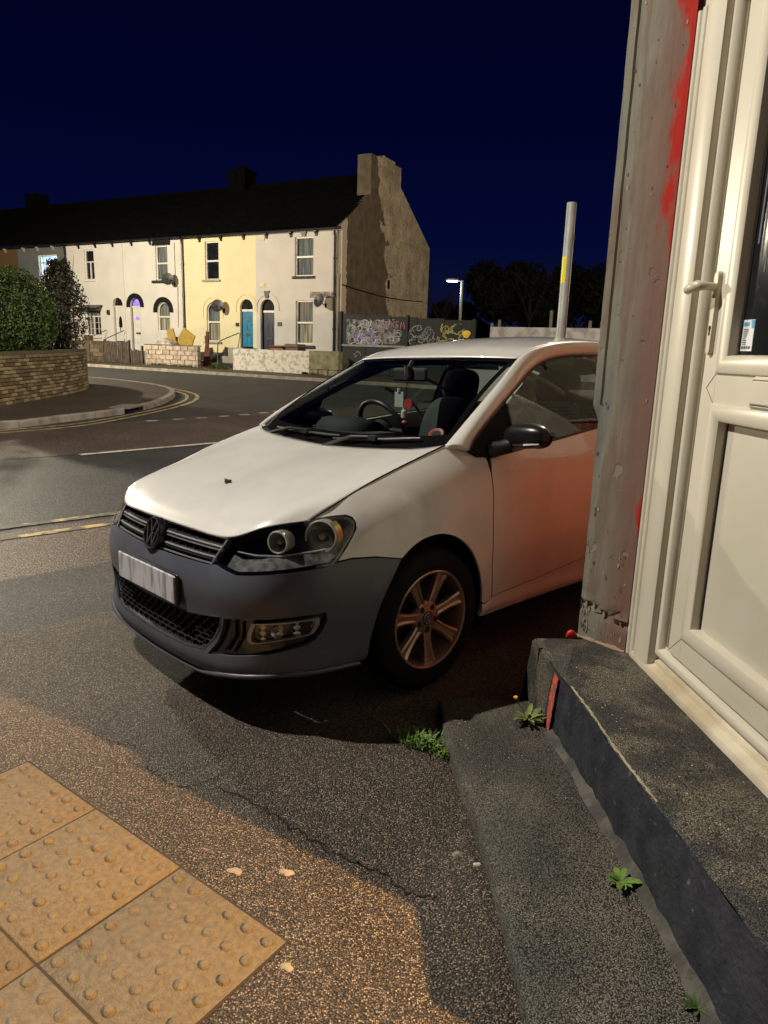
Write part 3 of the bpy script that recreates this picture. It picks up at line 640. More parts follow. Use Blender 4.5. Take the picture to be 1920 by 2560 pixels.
# gable: old render, patched (dark left field, paler right field and chimney breast, pale painted return at the corner)
def gable_mat():
    m = bpy.data.materials.new('gable_render'); m.use_nodes = True; t = m.node_tree; N = t.nodes; L = t.links; b = N['Principled BSDF']; b.inputs['Roughness'].default_value = .95
    tcn = N.new('ShaderNodeTexCoord'); s = N.new('ShaderNodeSeparateXYZ'); L.new(tcn.outputs['Object'], s.inputs[0])
    n = N.new('ShaderNodeTexNoise'); n.inputs['Scale'].default_value = 1.3; n.inputs['Detail'].default_value = 8; L.new(tcn.outputs['Object'], n.inputs['Vector'])
    def math_(op, a, b_=None, c_=None):
        k = N.new('ShaderNodeMath'); k.operation = op
        for i, q in enumerate((a, b_, c_)):
            if q is None: continue
            if isinstance(q, (int, float)): k.inputs[i].default_value = q
            else: L.new(q, k.inputs[i])
        return k.outputs[0]
    def mixc(f, a, b_):
        k = N.new('ShaderNodeMix'); k.data_type = 'RGBA'; L.new(f, k.inputs[0])
        for i, q in ((6, a), (7, b_)):
            if isinstance(q, tuple): k.inputs[i].default_value = (*q, 1)
            else: L.new(q, k.inputs[i])
        return k.outputs[2]
    def noise(sc, st=None, dt=8):
        k = N.new('ShaderNodeTexNoise'); k.inputs['Scale'].default_value = sc; k.inputs['Detail'].default_value = dt
        if st: mp = N.new('ShaderNodeMapping'); mp.inputs['Scale'].default_value = st; L.new(tcn.outputs['Object'], mp.inputs[0]); L.new(mp.outputs[0], k.inputs['Vector'])
        else: L.new(tcn.outputs['Object'], k.inputs['Vector'])
        return k.outputs['Fac']
    def ramp(f, p0, p1, a, b_):
        k = N.new('ShaderNodeValToRGB'); L.new(f, k.inputs[0]); e = k.color_ramp.elements; e[0].position = p0; e[1].position = p1; e[0].color = (*a, 1); e[1].color = (*b_, 1); return k.outputs[0]
    yy = s.outputs['Y']; zz = s.outputs['Z']
    # boundary between the fields drifts right towards the ground
    bx = math_('MULTIPLY_ADD', zz, -.30, 5.75); bx = math_('MINIMUM', bx, 4.35); bx = math_('MULTIPLY_ADD', math_('SUBTRACT', n.outputs['Fac'], .5), 2.2, bx)
    f = math_('MULTIPLY', math_('SUBTRACT', yy, bx), 12.); k = N.new('ShaderNodeClamp'); L.new(f, k.inputs[0])
    dark = ramp(noise(2.2), .35, .65, (.070, .057, .040), (.115, .095, .066)); light = ramp(noise(1.6), .32, .66, (.24, .215, .155), (.42, .385, .29))
    spots = ramp(noise(7.), .36, .46, (.10, .075, .05), (1, 1, 1)); mul = N.new('ShaderNodeMix'); mul.data_type = 'RGBA'; mul.blend_type = 'MULTIPLY'; mul.inputs[0].default_value = .45; L.new(light, mul.inputs[6]); L.new(spots, mul.inputs[7])
    c_ = mixc(k.outputs[0], dark, mul.outputs[2])
    st = ramp(noise(1.4, (1, 5, .35)), .40, .60, (.62, .6, .56), (1.12, 1.1, 1.05)); m3 = N.new('ShaderNodeMix'); m3.data_type = 'RGBA'; m3.blend_type = 'MULTIPLY'; m3.inputs[0].default_value = .3; L.new(c_, m3.inputs[6]); L.new(st, m3.inputs[7])
    e_ = math_('MULTIPLY_ADD', math_('SUBTRACT', noise(2.6), .5), .5, .42); fe = math_('MULTIPLY', math_('SUBTRACT', e_, yy), 25.); k2 = N.new('ShaderNodeClamp'); L.new(fe, k2.inputs[0])
    c2 = mixc(k2.outputs[0], m3.outputs[2], (.40, .36, .29)); L.new(c2, b.inputs['Base Color'])
    bp = N.new('ShaderNodeBump'); bp.inputs['Strength'].default_value = .6; bp.inputs['Distance'].default_value = .03; L.new(noise(9.), bp.inputs['Height']); L.new(bp.outputs[0], b.inputs['Normal'])
    return m
GM = gable_mat(); gx = 17.72
mb = MB(); P = [(0.0, .1), (8.95, .1), (8.95, 6.80), (RD, RZ + .12), (-.12, 6.62), (0, 6.4)]
n_ = len(P); V = [(gx, y, z) for y, z in P] + [(gx - .24, y, z) for y, z in P]
mb.add(V, [tuple(range(n_)), tuple(range(n_, 2 * n_))[::-1]] + [(i, n_ + i, n_ + (i + 1) % n_, (i + 1) % n_) for i in range(n_)])
gw = mb.build('gable_wall', GM, h)
mb = MB(); mb.box((gx - .70, 2.35, 8.2), (gx + .012, 5.30, 10.02)); mb.box((gx - .74, 3.35, 10.02), (gx + .04, 4.6, 10.14)); mb.add([(gx + .012, 4.6, 10.02), (gx + .012, 5.30, 9.75), (gx + .012, 5.38, 9.70)], [])
c_ = mb.build('chimney', GM, h)
m2 = MB(); m2.lathe([(.10, 10.14), (.085, 10.32), (.06, 10.32), (.06, 10.14)], 10, Matrix.Translation((gx - .3, 4.05, 0))); m2.build('chimney_pot', M('clay_pot', (.22, .16, .11)), c_)
mb = MB(); mb.tube([(gx + .03, y, 4.15 - .16 * math.sin(math.pi * y / 8.4) - .015 * y) for y in np.linspace(-.05, 8.2, 24)], .022, 5); mb.build('cable', BLK, h)
mb = MB(); mb.box((gx, 4.25, 4.35), (gx + .03, 4.45, 4.75)); mb.build('vent', BLK, h)
mb = MB(); mb.box((13.0, 8.9, .1), (17.5, 9.0, 6.7)); mb.box((-12.3, 8.8, .1), (13.0, 8.95, 6.7)); mb.build('back_wall', R_BRN, h)
# street name plate (letters too worn to read)
sg = empty('street_name_sign', mw=MF, label='long worn street name plate between the two right-hand windows of the pale grey house', cat='sign')
mb = MB(); mb.bbox((16.06, -.035, 3.60), (17.24, -.004, 3.86), .006); mb.build('sign_plate', M('sign_plate_worn', (.16, .13, .10), base2=(.34, .30, .26), scale=4, mix=(.4, .6)), sg)
mb = MB(); rg = np.random.RandomState(3); x = 16.12
while x < 17.15:
    wd = rg.uniform(.04, .07)
    if rg.rand() > .14: mb.box((x, -.040, 3.66), (x + .016, -.036, 3.80)); mb.box((x, -.0402, 3.66 if rg.rand() > .5 else 3.78), (x + wd, -.0362, (3.66 if rg.rand() > .5 else 3.78) + .016) if False else (x + wd, -.0362, 3.80)) if rg.rand() > .6 else mb.box((x, -.0402, 3.72), (x + wd, -.0362, 3.736))
    x += wd + .025
mb.build('worn_lettering', M('worn_letters', (.05, .04, .04)), sg)
# satellite dishes
def dish(s, z, label, r=.30, az=25, el=20):
    T = Matrix.Translation((s, -.42, z)) @ Euler((R_(90 - el), 0, R_(az)), 'XYZ').to_matrix().to_4x4()
    g = empty('satellite_dish', mw=MF, label=label, cat='satellite dish', group='satellite dishes on the terrace')
    mb = MB(); mb.lathe([(r * k / 6, .22 * r * (k / 6) ** 2) for k in range(7)][::-1] + [(.001, -.004)] + [(r * k / 6, .22 * r * (k / 6) ** 2 - .012) for k in range(1, 7)] + [(r, .22 * r)], 24, T); smooth_angle(mb.build('dish_bowl', M('dish_grey', (.045, .045, .045), rough=.5), g))
    mb = MB(); e = T @ Vector((0, -r * .25, r * .95)); a = T @ Vector((0, -r * .9, .05)); mb.tube([a, e], .014, 5); mb.tube([e, e + (T.to_3x3() @ Vector((0, .02, -.12)))], .035, 8); mb.build('feed_arm', BLK, g)
    mb = MB(); mb.tube([T @ Vector((0, 0, -.02)), (s + .02, -.2, z - .12), (s + .05, .0, z - .18)], .022, 6); mb.box((s - .0, -.03, z - .28), (s + .1, .0, z - .08)); mb.build('wall_bracket', BLK, g)
dish(7.85, 4.50, 'dark satellite dish between the white and yellow houses just below the upstairs window', .30, 35, 15)
dish(11.0, 3.22, 'dark satellite dish beside the arched downstairs window of the yellow house', .30, 30, 15)
dish(16.86, 3.44, 'round dark satellite dish under the street name plate on the pale grey house', .30, -12, 15)
# ================================================================== FRONT WALLS OF THE TERRACE (local frame of the terrace, y = -3)
def tobj(name, label, cat, group=None): return empty(name, mw=MF, label=label, cat=cat, group=group)
BLOCKM = [M('pink_block_%d' % k, tuple(c * f for c in (.46, .36, .29)), rough=.9, bump=.5, bscale=30, var=.18, scale=9) for k, f in enumerate((.85, 1.0, 1.12))]
MORT = M('mortar', (.16, .13, .10), rough=.95)
g = tobj('block_wall', 'low wall of pinkish grey concrete blocks in front of the white house with black arches', 'wall')
mb = MB(); mb.box((9.0, -3.16, .1), (12.2, -3.0, 1.26)); mb.build('mortar_core', MORT, g)
for r in range(5):
    z = .28 + r * .205; x = 8.97 - (.2 if r % 2 else 0)
    while x < 12.2:
        a, b = max(8.97, x), min(x + .43, 12.22)
        if b - a > .06: mb = MB(); j = rng.uniform(0, .012); mb.bbox((a, -3.18 - j, z), (b - .018, -2.98, z + .188), .008); mb.build('block', BLOCKM[rng.randint(3)], g)
        x += .445
mb = MB(); mb.bbox((8.95, -3.2, 1.30), (12.24, -2.96, 1.345), .008); mb.build('coping', M('dark_coping', (.12, .09, .07)), g)
g = tobj('low_brick_wall', 'short dark stone garden wall left of the broken timber fence', 'wall')
mb = MB(); mb.box((3.6, -3.1, .1), (6.05, -3.0, 1.42)); mb.build('mortar_core', MORT, g)
LB = [M('dark_stone_%d' % k, c, rough=.9, bump=.5, bscale=25) for k, c in enumerate(((.10, .07, .04), (.15, .11, .07), (.07, .05, .035)))]
for r in range(6):
    x = 3.6 - (.15 if r % 2 else 0)
    while x < 6.05:
        w_ = rng.uniform(.25, .42); a, b = max(3.6, x), min(x + w_, 6.05)
        if b - a > .05: mb = MB(); mb.bbox((a, -3.13 - rng.uniform(0, .02), .3 + r * .19), (b - .02, -3.0, .3 + r * .19 + .172), .012); mb.build('stone', LB[rng.randint(3)], g)
        x += w_
mb = MB(); mb.bbox((4.85, -3.2, .1), (5.2, -2.9, 1.68), .02); mb.build('pier', LB[0], g)
g = tobj('timber_fence', 'broken dark timber picket fence with gaps, slats leaning', 'fence')
FW = M('weathered_timber', (.045, .032, .026), base2=(.11, .085, .07), rough=.9, stretch=(8, 8, 1), scale=4, bump=.4)
x = 6.0
while x < 8.45:
    if 7.66 < x < 7.80: x += .13; continue
    w_ = .095; t = rng.uniform(-.04, .04) + (.09 if x > 7.8 else 0); hh = (1.12 if x < 7.66 else rng.uniform(.66, .86)) + rng.uniform(-.03, .03)
    T = Matrix.Translation((x, -3.0, .30)) @ Matrix.Rotation(-t, 4, 'Y'); mb = MB(); mb.box((0, -.012, 0), (w_, .012, hh), T); mb.build('slat', FW, g); x += w_ + .022
for z in (.55, 1.15):
    mb = MB(); mb.box((6.0, -2.985, z), (7.7, -2.94, z + .07)); mb.build('rail', FW, g)
for x, h_ in ((5.98, 1.2), (7.66, 1.2), (8.5, .95)): mb = MB(); mb.box((x, -2.98, .1), (x + .08, -2.9, .3 + h_)); mb.build('post', FW, g)
WW = M('flaking_whitewash', (.66, .62, .55), base2=(.38, .35, .29), rough=.9, scale=6, mix=(.48, .62), bump=.5, bscale=20, detail=9)
g = tobj('whitewashed_wall', 'long low wall with flaking whitewash in front of the pale grey end house', 'wall')
mb = MB(); mb.bbox((14.22, -3.2, .05), (18.22, -2.98, 1.27), .015); mb.build('wall_body', WW, g)
mb = MB(); mb.box((14.22, -2.98, .05), (14.44, -.02, 1.2)); mb.build('side_return', WW, g)
MOSS = M('mossy_render', (.16, .14, .075), base2=(.27, .25, .16), rough=.95, scale=4, mix=(.35, .62), bump=.5)
g = tobj('mossy_wall', 'shorter green brown mossy wall at the right end of the whitewashed wall', 'wall')
mb = MB(); mb.bbox((18.24, -3.25, .55), (19.66, -2.95, 1.29), .02); mb.build('wall_body', MOSS, g)
for i in range(3): mb = MB(); mb.bbox((18.24 + i * .475, -3.29, .05), (18.24 + (i + 1) * .475 - .02, -2.93, .54), .03); mb.build('base_stone', MOSS, g)
mb = MB(); mb.box((18.3, -2.95, .05), (18.5, -.02, 1.0)); mb.build('side_return', MOSS, g)
g = tobj('recycling_bin', 'brown plastic bin poking above the whitewashed wall by the navy door', 'bin')
BRP = M('brown_plastic', (.17, .060, .030), rough=.5); mb = MB(); mb.bbox((15.25, -1.9, .3), (15.95, -1.3, 1.38), .03); mb.build('bin_body', BRP, g)
mb = MB(); mb.bbox((15.2, -1.98, 1.38), (16.0, -1.25, 1.46), .03); mb.build('bin_lid', BRP, g)
g = tobj('storage_bin', 'second darker brown bin right of the first behind the whitewashed wall', 'bin')
mb = MB(); mb.bbox((16.05, -1.9, .3), (16.75, -1.3, 1.40), .03); mb.build('bin_body', M('dark_brown_plastic', (.09, .035, .02), rough=.5), g); mb = MB(); mb.prism([(16.0, 1.40), (16.8, 1.40), (16.65, 1.54), (16.1, 1.54)], 1.25, 1.95, Matrix(((1, 0, 0, 0), (0, 0, -1, 0), (0, 1, 0, 0), (0, 0, 0, 1)))); mb.build('bin_lid', MATS['dark_brown_plastic'], g)
# rubbish in the front yard of the white house
g = tobj('mattress_foam', 'folded sheet of yellow foam leaning in the yard behind the block wall', 'foam sheet')
YF = M('yellow_foam', (.36, .24, .05), rough=.9, bump=.3); mb = MB()
for q in ([(9.25, 1.9), (9.65, 2.0), (9.95, 1.05), (9.4, 1.0)], [(10.35, 2.05), (11.0, 1.65), (10.7, 1.0), (9.95, 1.05), (9.95, 1.55)]):
    mb.prism(q, 2.2, 2.26, Matrix(((1, 0, 0, .2), (0, 0, -1, 0), (0, 1, 0, .1), (0, 0, 0, 1))))
mb.build('foam_panel', YF, g)
g = tobj('rubbish_bag', 'crumpled pale rubbish bag beside the yellow foam behind the block wall', 'bag')
bm = bmesh.new(); bmesh.ops.create_icosphere(bm, subdivisions=3, radius=1)
for v in bm.verts: v.co = v.co * (1 + .16 * math.sin(5 * v.co.x + 3 * v.co.z) * math.cos(4 * v.co.y) + rng.uniform(-.05, .05))
for v in bm.verts: v.co = Vector((9.7 + v.co.x * .62, -2.5 + v.co.y * .35, 1.28 + v.co.z * .34))
me = bpy.data.meshes.new('bag_skin'); bm.to_mesh(me); bm.free(); link('bag_skin', me, M('grey_bag', (.42, .36, .32), rough=.4, var=.3, scale=8), g)
g = tobj('black_sack', 'black plastic sack sagging behind the pale rubbish bag', 'bag')
bm = bmesh.new(); bmesh.ops.create_icosphere(bm, subdivisions=3, radius=1)
for v in bm.verts: v.co = v.co * (1 + .14 * math.sin(4 * v.co.x + 5 * v.co.z)); v.co = Vector((9.7 + v.co.x * .6, -1.9 + v.co.y * .35, 1.42 + v.co.z * .34))
me = bpy.data.meshes.new('sack_skin'); bm.to_mesh(me); bm.free(); link('sack_skin', me, M('black_bag', (.012, .012, .014), rough=.3), g)
g = tobj('scrap_boards', 'dark red broken boards stacked by the drainpipe of the white house', 'boards'); RB = M('dark_red_board', (.10, .025, .015), rough=.8)
for i, (x, t, h_) in enumerate(((11.3, .18, 1.3), (11.5, .05, 1.7), (11.7, -.12, 1.5))): T = Matrix.Translation((x, -1.9 - i * .03, .3)) @ Matrix.Rotation(t, 4, 'Y'); mb = MB(); mb.box((0, 0, 0), (.2, .025, h_), T); mb.build('board', RB, g)
g = tobj('car_tyre', 'old black tyre lying by the hatch of the yellow house', 'tyre'); mb = MB(); T = Matrix.Translation((13.75, -2.2, .5)) @ Matrix.Rotation(1.1, 4, 'X'); mb.lathe([(.17, -.08), (.27, -.09), (.31, -.05), (.31, .05), (.27, .09), (.17, .08)], 20, T); mb.build('tyre_ring', M('old_rubber', (.012, .012, .012), rough=.8), g)
g = tobj('glass_bottle', 'small dark bottle lying at the foot of the whitewashed wall, right end', 'bottle'); mb = MB(); T = Matrix.Translation((17.95, -3.32, .38)) @ Matrix.Rotation(1.5, 4, 'Y'); mb.lathe([(0.001, 0), (.05, 0), (.05, .17), (.02, .23), (.02, .28), (.001, .28)], 12, T); smooth_angle(mb.build('bottle_body', M('brown_bottle', (.05, .02, .01), rough=.15), g))
# grass tufts at wall feet
GRASS = M('weed_green', (.035, .070, .012), base2=(.075, .13, .028), rough=.7, scale=30); GRASS2 = M('weed_lime', (.085, .16, .022), base2=(.16, .26, .045), rough=.6, scale=40)
def tuft(name, cx, cy, rx, ry, n, h, mat, zf, ang=0., wd=.006, lean=.5, kind='stuff', seed=1, parent=None):
    rg = np.random.RandomState(seed); V = []; F = []
    for i in range(n):
        x, y = rg.uniform(-1, 1, 2)
        if x * x + y * y > 1: continue
        x, y = x * rx, y * ry; x, y = cx + x * math.cos(ang) - y * math.sin(ang), cy + x * math.sin(ang) + y * math.cos(ang)
        t = rg.uniform(0, 6.28); hh = h * rg.uniform(.4, 1.1); l = hh * lean * rg.uniform(.2, 1.2); dx, dy = math.cos(t), math.sin(t); w_ = wd * rg.uniform(.6, 1.3); z = zf(x, y); k = len(V)
        V += [(x - dy * w_, y + dx * w_, z), (x + dy * w_, y - dx * w_, z), (x + dx * l * .4 + dy * w_ * .8, y + dy * l * .4 - dx * w_ * .8, z + hh * .6), (x + dx * l * .4 - dy * w_ * .8, y + dy * l * .4 + dx * w_ * .8, z + hh * .6), (x + dx * l, y + dy * l, z + hh * .95)]
        F += [(k, k + 1, k + 2, k + 3), (k + 3, k + 2, k + 4)]
    o = obj(name, V, F, mat, parent); return tag(o, kind=kind)
for s, w_, n_ in ((10.7, 1.5, 500), (13.5, .55, 500), (18.5, .6, 120)):
    p = fp(s, 3.25 if s != 13.5 else 3.3); tuft('verge_grass', p[0], p[1], w_, .12, n_, .17 if s == 13.5 else .09, GRASS, lambda x, y: zg(x, y) + .10, ang=math.atan2(FD[1], FD[0]), wd=.02, seed=int(s))
# ---------------------------------------------------------------- graffiti boarding beside the gable
gf = tobj('graffiti_hoarding', 'long dark boarding covered in graffiti tags at the foot of the gable', 'hoarding')
GB = M('hoarding_black', (.012, .012, .014), rough=.7, bump=.2)
yb = -.55
for i, x in enumerate(np.arange(18.1, 24.1, 1.22)):
    mb = MB(); mb.bbox((x, yb, .15), (min(x + 1.2, 24.2), yb + .05, 2.88 - .045 * (x - 18.1)), .004); mb.build('board', GB, gf)
for x in (18.02, 21.25, 24.2): mb = MB(); mb.box((x, yb - .06, .1), (x + .10, yb + .12, 2.98 - .045 * (x - 18.1))); mb.build('post', GB, gf)
mb = MB(); mb.box((18.05, yb - .03, 1.52), (21.3, yb - .001, 1.60)); mb.build('rail', M('worn_rail', (.30, .27, .24), rough=.8), gf)
rg = np.random.RandomState(11)
def scribble(x0, z0, x1, z1, n, w_, col, name, lay, loops=True):
    V = []; F = []
    for k in range(n):
        cx, cz = rg.uniform(x0, x1), rg.uniform(z0, z1); r = rg.uniform(.10, .26); ph = rg.uniform(0, 6.28); m = 14; a0 = rg.uniform(.6, 2.2); ex = rg.uniform(.5, 1.3)
        P = [(cx + r * ex * math.cos(ph + a0 * t * 3) + .12 * t * rg.uniform(-1, 1), cz + r * math.sin(ph + a0 * t * 3 + .4 * t)) for t in np.linspace(0, 1, m)] if loops else [(cx + d * r, cz + e_ * r) for d, e_ in rg.uniform(-1, 1, (4, 2))]
        k0 = len(V)
        for i, p in enumerate(P):
            q0, q1 = np.array(P[max(0, i - 1)]), np.array(P[min(len(P) - 1, i + 1)]); d = q1 - q0; d /= np.linalg.norm(d) + 1e-9
            for s in (-1, 1):
                xx = min(max(p[0] - d[1] * w_ * s, x0 - .05), x1 + .05); zz = min(max(p[1] + d[0] * w_ * s, z0 - .05), z1 + .06); V.append((xx, yb - lay, zz))
        F += [(k0 + 2 * i, k0 + 2 * i + 1, k0 + 2 * i + 3, k0 + 2 * i + 2) for i in range(len(P) - 1)]
    obj('graffiti', V, F, M(name, col, rough=.7, var=.35, scale=6), gf)
HAZE_ = M('faded_spray', (.20, .19, .20), base2=(.035, .035, .04), rough=.8, scale=5, mix=(.42, .58), detail=9)
obj('graffiti', [(18.35, yb - .004, 1.66), (20.8, yb - .004, 1.66), (20.9, yb - .004, 2.45), (18.35, yb - .004, 2.68)], [(0, 1, 2, 3)], HAZE_, gf)
scribble(18.4, 1.65, 21.0, 2.6, 26, .020, (.30, .29, .30), 'spray_grey', .006); scribble(18.9, 1.65, 19.9, 2.1, 8, .05, (.20, .17, .42), 'spray_purple', .008)
scribble(18.4, 1.65, 19.8, 2.6, 12, .018, (.42, .42, .42), 'spray_white', .010); scribble(21.4, 1.7, 22.6, 2.5, 14, .016, (.22, .23, .23), 'spray_outline', .006)
scribble(22.6, 1.6, 23.9, 2.45, 16, .022, (.34, .30, .10), 'spray_olive', .008); scribble(18.4, .5, 20.5, 1.4, 9, .013, (.25, .25, .26), 'spray_dim', .006)
def stroke(P, w_, mat, lay):
    V = []
    for i, p in enumerate(P):
        q0, q1 = np.array(P[max(0, i - 1)], float), np.array(P[min(len(P) - 1, i + 1)], float); d = q1 - q0; d /= np.linalg.norm(d) + 1e-9
        for s in (-1, 1): V.append((p[0] - d[1] * w_ * s, yb - lay, p[1] + d[0] * w_ * s))
    obj('graffiti', V, [(2 * i, 2 * i + 1, 2 * i + 3, 2 * i + 2) for i in range(len(P) - 1)], mat, gf)
PK = M('spray_pink', (.40, .18, .26), rough=.7); x = 20.05
for st in ([[(.16, .26), (.02, .22), (.02, .14), (.15, .10), (.15, .02), (0, 0)]], [[(.08, .27), (0, .2), (0, .06), (.08, 0), (.16, .06), (.16, .2), (.08, .27)]], [[(0, 0), (.17, .27)], [(0, .27), (.17, 0)]], [[(.02, 0), (.02, .27), (.15, .27)], [(.02, .14), (.12, .14)]], [[(0, 0), (.03, .27), (.09, .1), (.15, .27), (.18, 0)]]):
    for s in st: stroke([(x + a, 2.34 - .05 * (x - 20) + b) for a, b in s], .018, PK, .013)
    x += .235
V = [(23.95 + .17 * math.cos(t) * (1 + .15 * math.sin(3 * t)), yb - .012, 2.12 + .15 * math.sin(t)) for t in np.linspace(0, 6.28, 18, endpoint=False)]; obj('graffiti', V, [tuple(range(18))], M('spray_yellow', (.75, .50, .05), rough=.7), gf)
# ---------------------------------------------------------------- lit street lamp in the distance
sl = empty('street_lamp', (4.15, 43.6, zg(4.15, 43.6)), label='distant slim street lamp with its white lantern lit', cat='street lamp')
GALV = M('galvanised', (.34, .35, .33), rough=.55, metal=.2, scale=6)
mb = MB(); mb.tube([(0, 0, 0), (0, 0, 1.2)], .12, 10); mb.tube([(0, 0, 1.2), (0, 0, 5.05)], .085, 10); mb.build('pole', GALV, sl)
mb = MB(); mb.tube([(.02, 0, 5.0), (-.45, -.03, 5.06)], .04, 8); mb.build('arm', GALV, sl)
mb = MB(); mb.prism([(-.25, -.14), (-.85, -.10), (-.95, 0), (-.85, .10), (-.25, .14)], 5.02, 5.12); hd = mb.build('lantern', GALV, sl)
mb = MB(); mb.prism([(-.28, -.12), (-.82, -.09), (-.90, 0), (-.82, .09), (-.28, .12)], 4.965, 5.018); mb.build('lantern_glass', M('lit_lantern_glass', (.80, .95, 1.0), emit=14, var=.0), hd)
mb = MB(); mb.tube([(-.0, 0, 2.25), (-.0, 0, 2.55)], .09, 10); mb.build('yellow_band', M('yellow_tape', (.75, .58, .03), rough=.5), sl)
lamp_light('street_lamp_light', (3.55, 43.5, 5.3 - .35), 60, (.80, .93, 1.0), .1)
# ---------------------------------------------------------------- tall grey post with a yellow notice
po = empty('grey_post', (2.15, 9.2, zg(2.15, 9.2)), label='tall plain grey round post behind the white car with a yellow sticker on it', cat='post')
mb = MB(); zt = 3.2 - zg(2.15, 9.2); mb.lathe([(.0001, 0), (.075, 0), (.075, .02), (.060, .03), (.058, zt - .01), (.054, zt), (.0001, zt)], 20); smooth_angle(mb.build('pole', M('post_galvanised', (.36, .38, .35), rough=.5, metal=.1, bump=.15, bscale=40), po))
mb = MB(); z1, z2 = 2.27 - .0 - zg(2.15, 9.2), 2.58 - zg(2.15, 9.2); n = 8; V = [(.0592 * math.cos(t), .0592 * math.sin(t), z) for z in (z1, z2) for t in np.linspace(math.pi * .98, math.pi * 1.40, n)]
mb.add(V, [(i, i + 1, n + i + 1, n + i) for i in range(n - 1)]); mb.build('yellow_sticker', M('yellow_sticker', (.85, .72, .02), rough=.4, var=.04), po)
mb = MB(); mb.box((.055, -.012, 2.85), (.068, .012, 2.92)); mb.build('bolt', GALV, po)
# ---------------------------------------------------------------- white walls and parked van far right
ww = empty('white_block_wall', label='distant white painted block wall with short posts behind the car roof', cat='wall')
WB = M('white_painted_block', (.56, .52, .50), base2=(.36, .32, .30), rough=.9, scale=2.2, mix=(.45, .6)); a, b = np.array([4.72, 34.45]), np.array([9.4, 32.2]); d = (b - a) / np.linalg.norm(b - a); L_ = np.linalg.norm(b - a); T = Matrix(((d[0], -d[1], 0, a[0]), (d[1], d[0], 0, a[1]), (0, 0, 1, 0), (0, 0, 0, 1)))
mb = MB(); mb.box((0, 0, 0), (L_, .2, 2.62), T); mb.build('wall_body', WB, ww)
for x in (.0, .35, 2.75, 4.5, 5.0):
    mb = MB(); mb.box((x, .02, 2.62), (x + .12, .14, 2.62 + (.32 if x != 2.75 else .75) * (.5 if x == 0 else 1)), T); mb.build('post', M('brown_post', (.16, .13, .10)), ww)
vn = empty('parked_van', (3.15, 20.3, zg(2.75, 20.0) - .24), (0, 0, R_(64)), label='white parked van showing only its roof edge beyond the white car', cat='van')
VW = M('van_white', (.72, .70, .66), rough=.3, coat=.5, var=.02)
sec = [(-.80, .35), (-.84, .8), (-.80, 1.15), (-.70, 1.72), (-.60, 1.82), (.60, 1.82), (.70, 1.72), (.80, 1.15), (.84, .8), (.80, .35)]
pr = [(-2.1, .55, .30), (-2.05, .9, .25), (-1.9, 1.0, .25), (1.0, 1.0, .25), (1.7, .72, .25), (2.2, .45, .25)]
V = []; 
for x, k, _ in pr:
    for y, z in sec: V.append((x, y * (1 if abs(x) < 2 else .93), .35 + (z - .35) * k))
n = len(sec); F = [(i * n + j, (i + 1) * n + j, (i + 1) * n + (j + 1) % n, i * n + (j + 1) % n) for i in range(len(pr) - 1) for j in range(n)] + [tuple(range(n)), tuple(range((len(pr) - 1) * n, len(pr) * n))[::-1]]
obj('van_body', V, F, VW, vn)
for s in (-1, 1):
    obj('side_window', [(-1.8, s * .815, 1.18), (.9, s * .815, 1.18), (.8, s * .725, 1.66), (-1.75, s * .725, 1.66)], [(0, 1, 2, 3)], PANE, vn)
    for x in (-1.35, 1.35): mb = MB(); T = Matrix.Translation((x, s * .74, .32)) @ Matrix.Rotation(math.pi / 2, 4, 'X'); mb.lathe([(.001, -.1), (.32, -.1), (.32, .1), (.001, .1)], 18, T); mb.build('wheel', BLK, vn)
obj('rear_window', [(-2.115, -.6, 1.15), (-2.115, .6, 1.15), (-2.06, .5, 1.58), (-2.06, -.5, 1.58)], [(0, 1, 2, 3)], PANE, vn)
# ---------------------------------------------------------------- curved brick wall with hedge, left
WC = crom([(-9.2, 8.6), (-8.1, 11.2), (-7.72, 13.4), (-7.64, 15.0), (-7.62, 16.4), (-7.72, 17.8), (-8.05, 19.2), (-8.75, 20.4), (-9.9, 21.3), (-11.4, 21.9), (-14, 22.8)], 10)
cb = empty('curved_brick_wall', label='low curved wall of yellowish brown stock bricks at the street corner', cat='wall')
BR = [M('stock_brick_%d' % k, c, rough=.9, bump=.5, bscale=60, var=.25, scale=14) for k, c in enumerate(((.20, .155, .075), (.26, .20, .10), (.15, .11, .055), (.31, .255, .14), (.13, .085, .045)))]
BMESH = []
for k in range(5):
    for c in range(2):
        mb = MB(); j = rng.uniform(-.002, .002); L2 = .215 if c == 0 else .1; mb.bbox((0, -.055 - j, 0), (L2, .05, .064), .006); me = bpy.data.meshes.new('brick'); me.from_pydata(mb.v, [], mb.f); me.materials.append(BR[k]); BMESH.append(me)
f_, _, tot = walk(WC, .225)
s_ = np.concatenate([[0], np.cumsum(np.linalg.norm(np.diff(WC, axis=0), axis=1))])
sa = float(s_[np.argmin(np.abs(WC[:, 1] - 13.6))]); sb = float(s_[np.argmin(np.abs(WC[:, 0] + 9.4) + (WC[:, 1] < 19) * 9)])
NC = 13; base = lambda p: zg(*p) + .10
def ribbon(s0, s1, z0f, z1f, o0, o1, step=.2):
    V = []; ss = np.arange(s0, s1 + step, step)
    for s in ss:
        p = f_(min(s, tot)); q = f_(min(s + .05, tot)); r = f_(max(s - .05, 0)); d = (q - r) / np.linalg.norm(q - r); n = np.array([-d[1], d[0]])
        for o in (o0, o1):
            for zf in (z0f, z1f): V.append((*(p + n * o), zf(p)))
    F = []
    for i in range(len(ss) - 1):
        a = i * 4; b = a + 4; F += [(a, b, b + 1, a + 1)[::-1], (a + 2, a + 3, b + 3, b + 2)[::-1], (a + 1, b + 1, b + 3, a + 3)[::-1]]
    return V, F
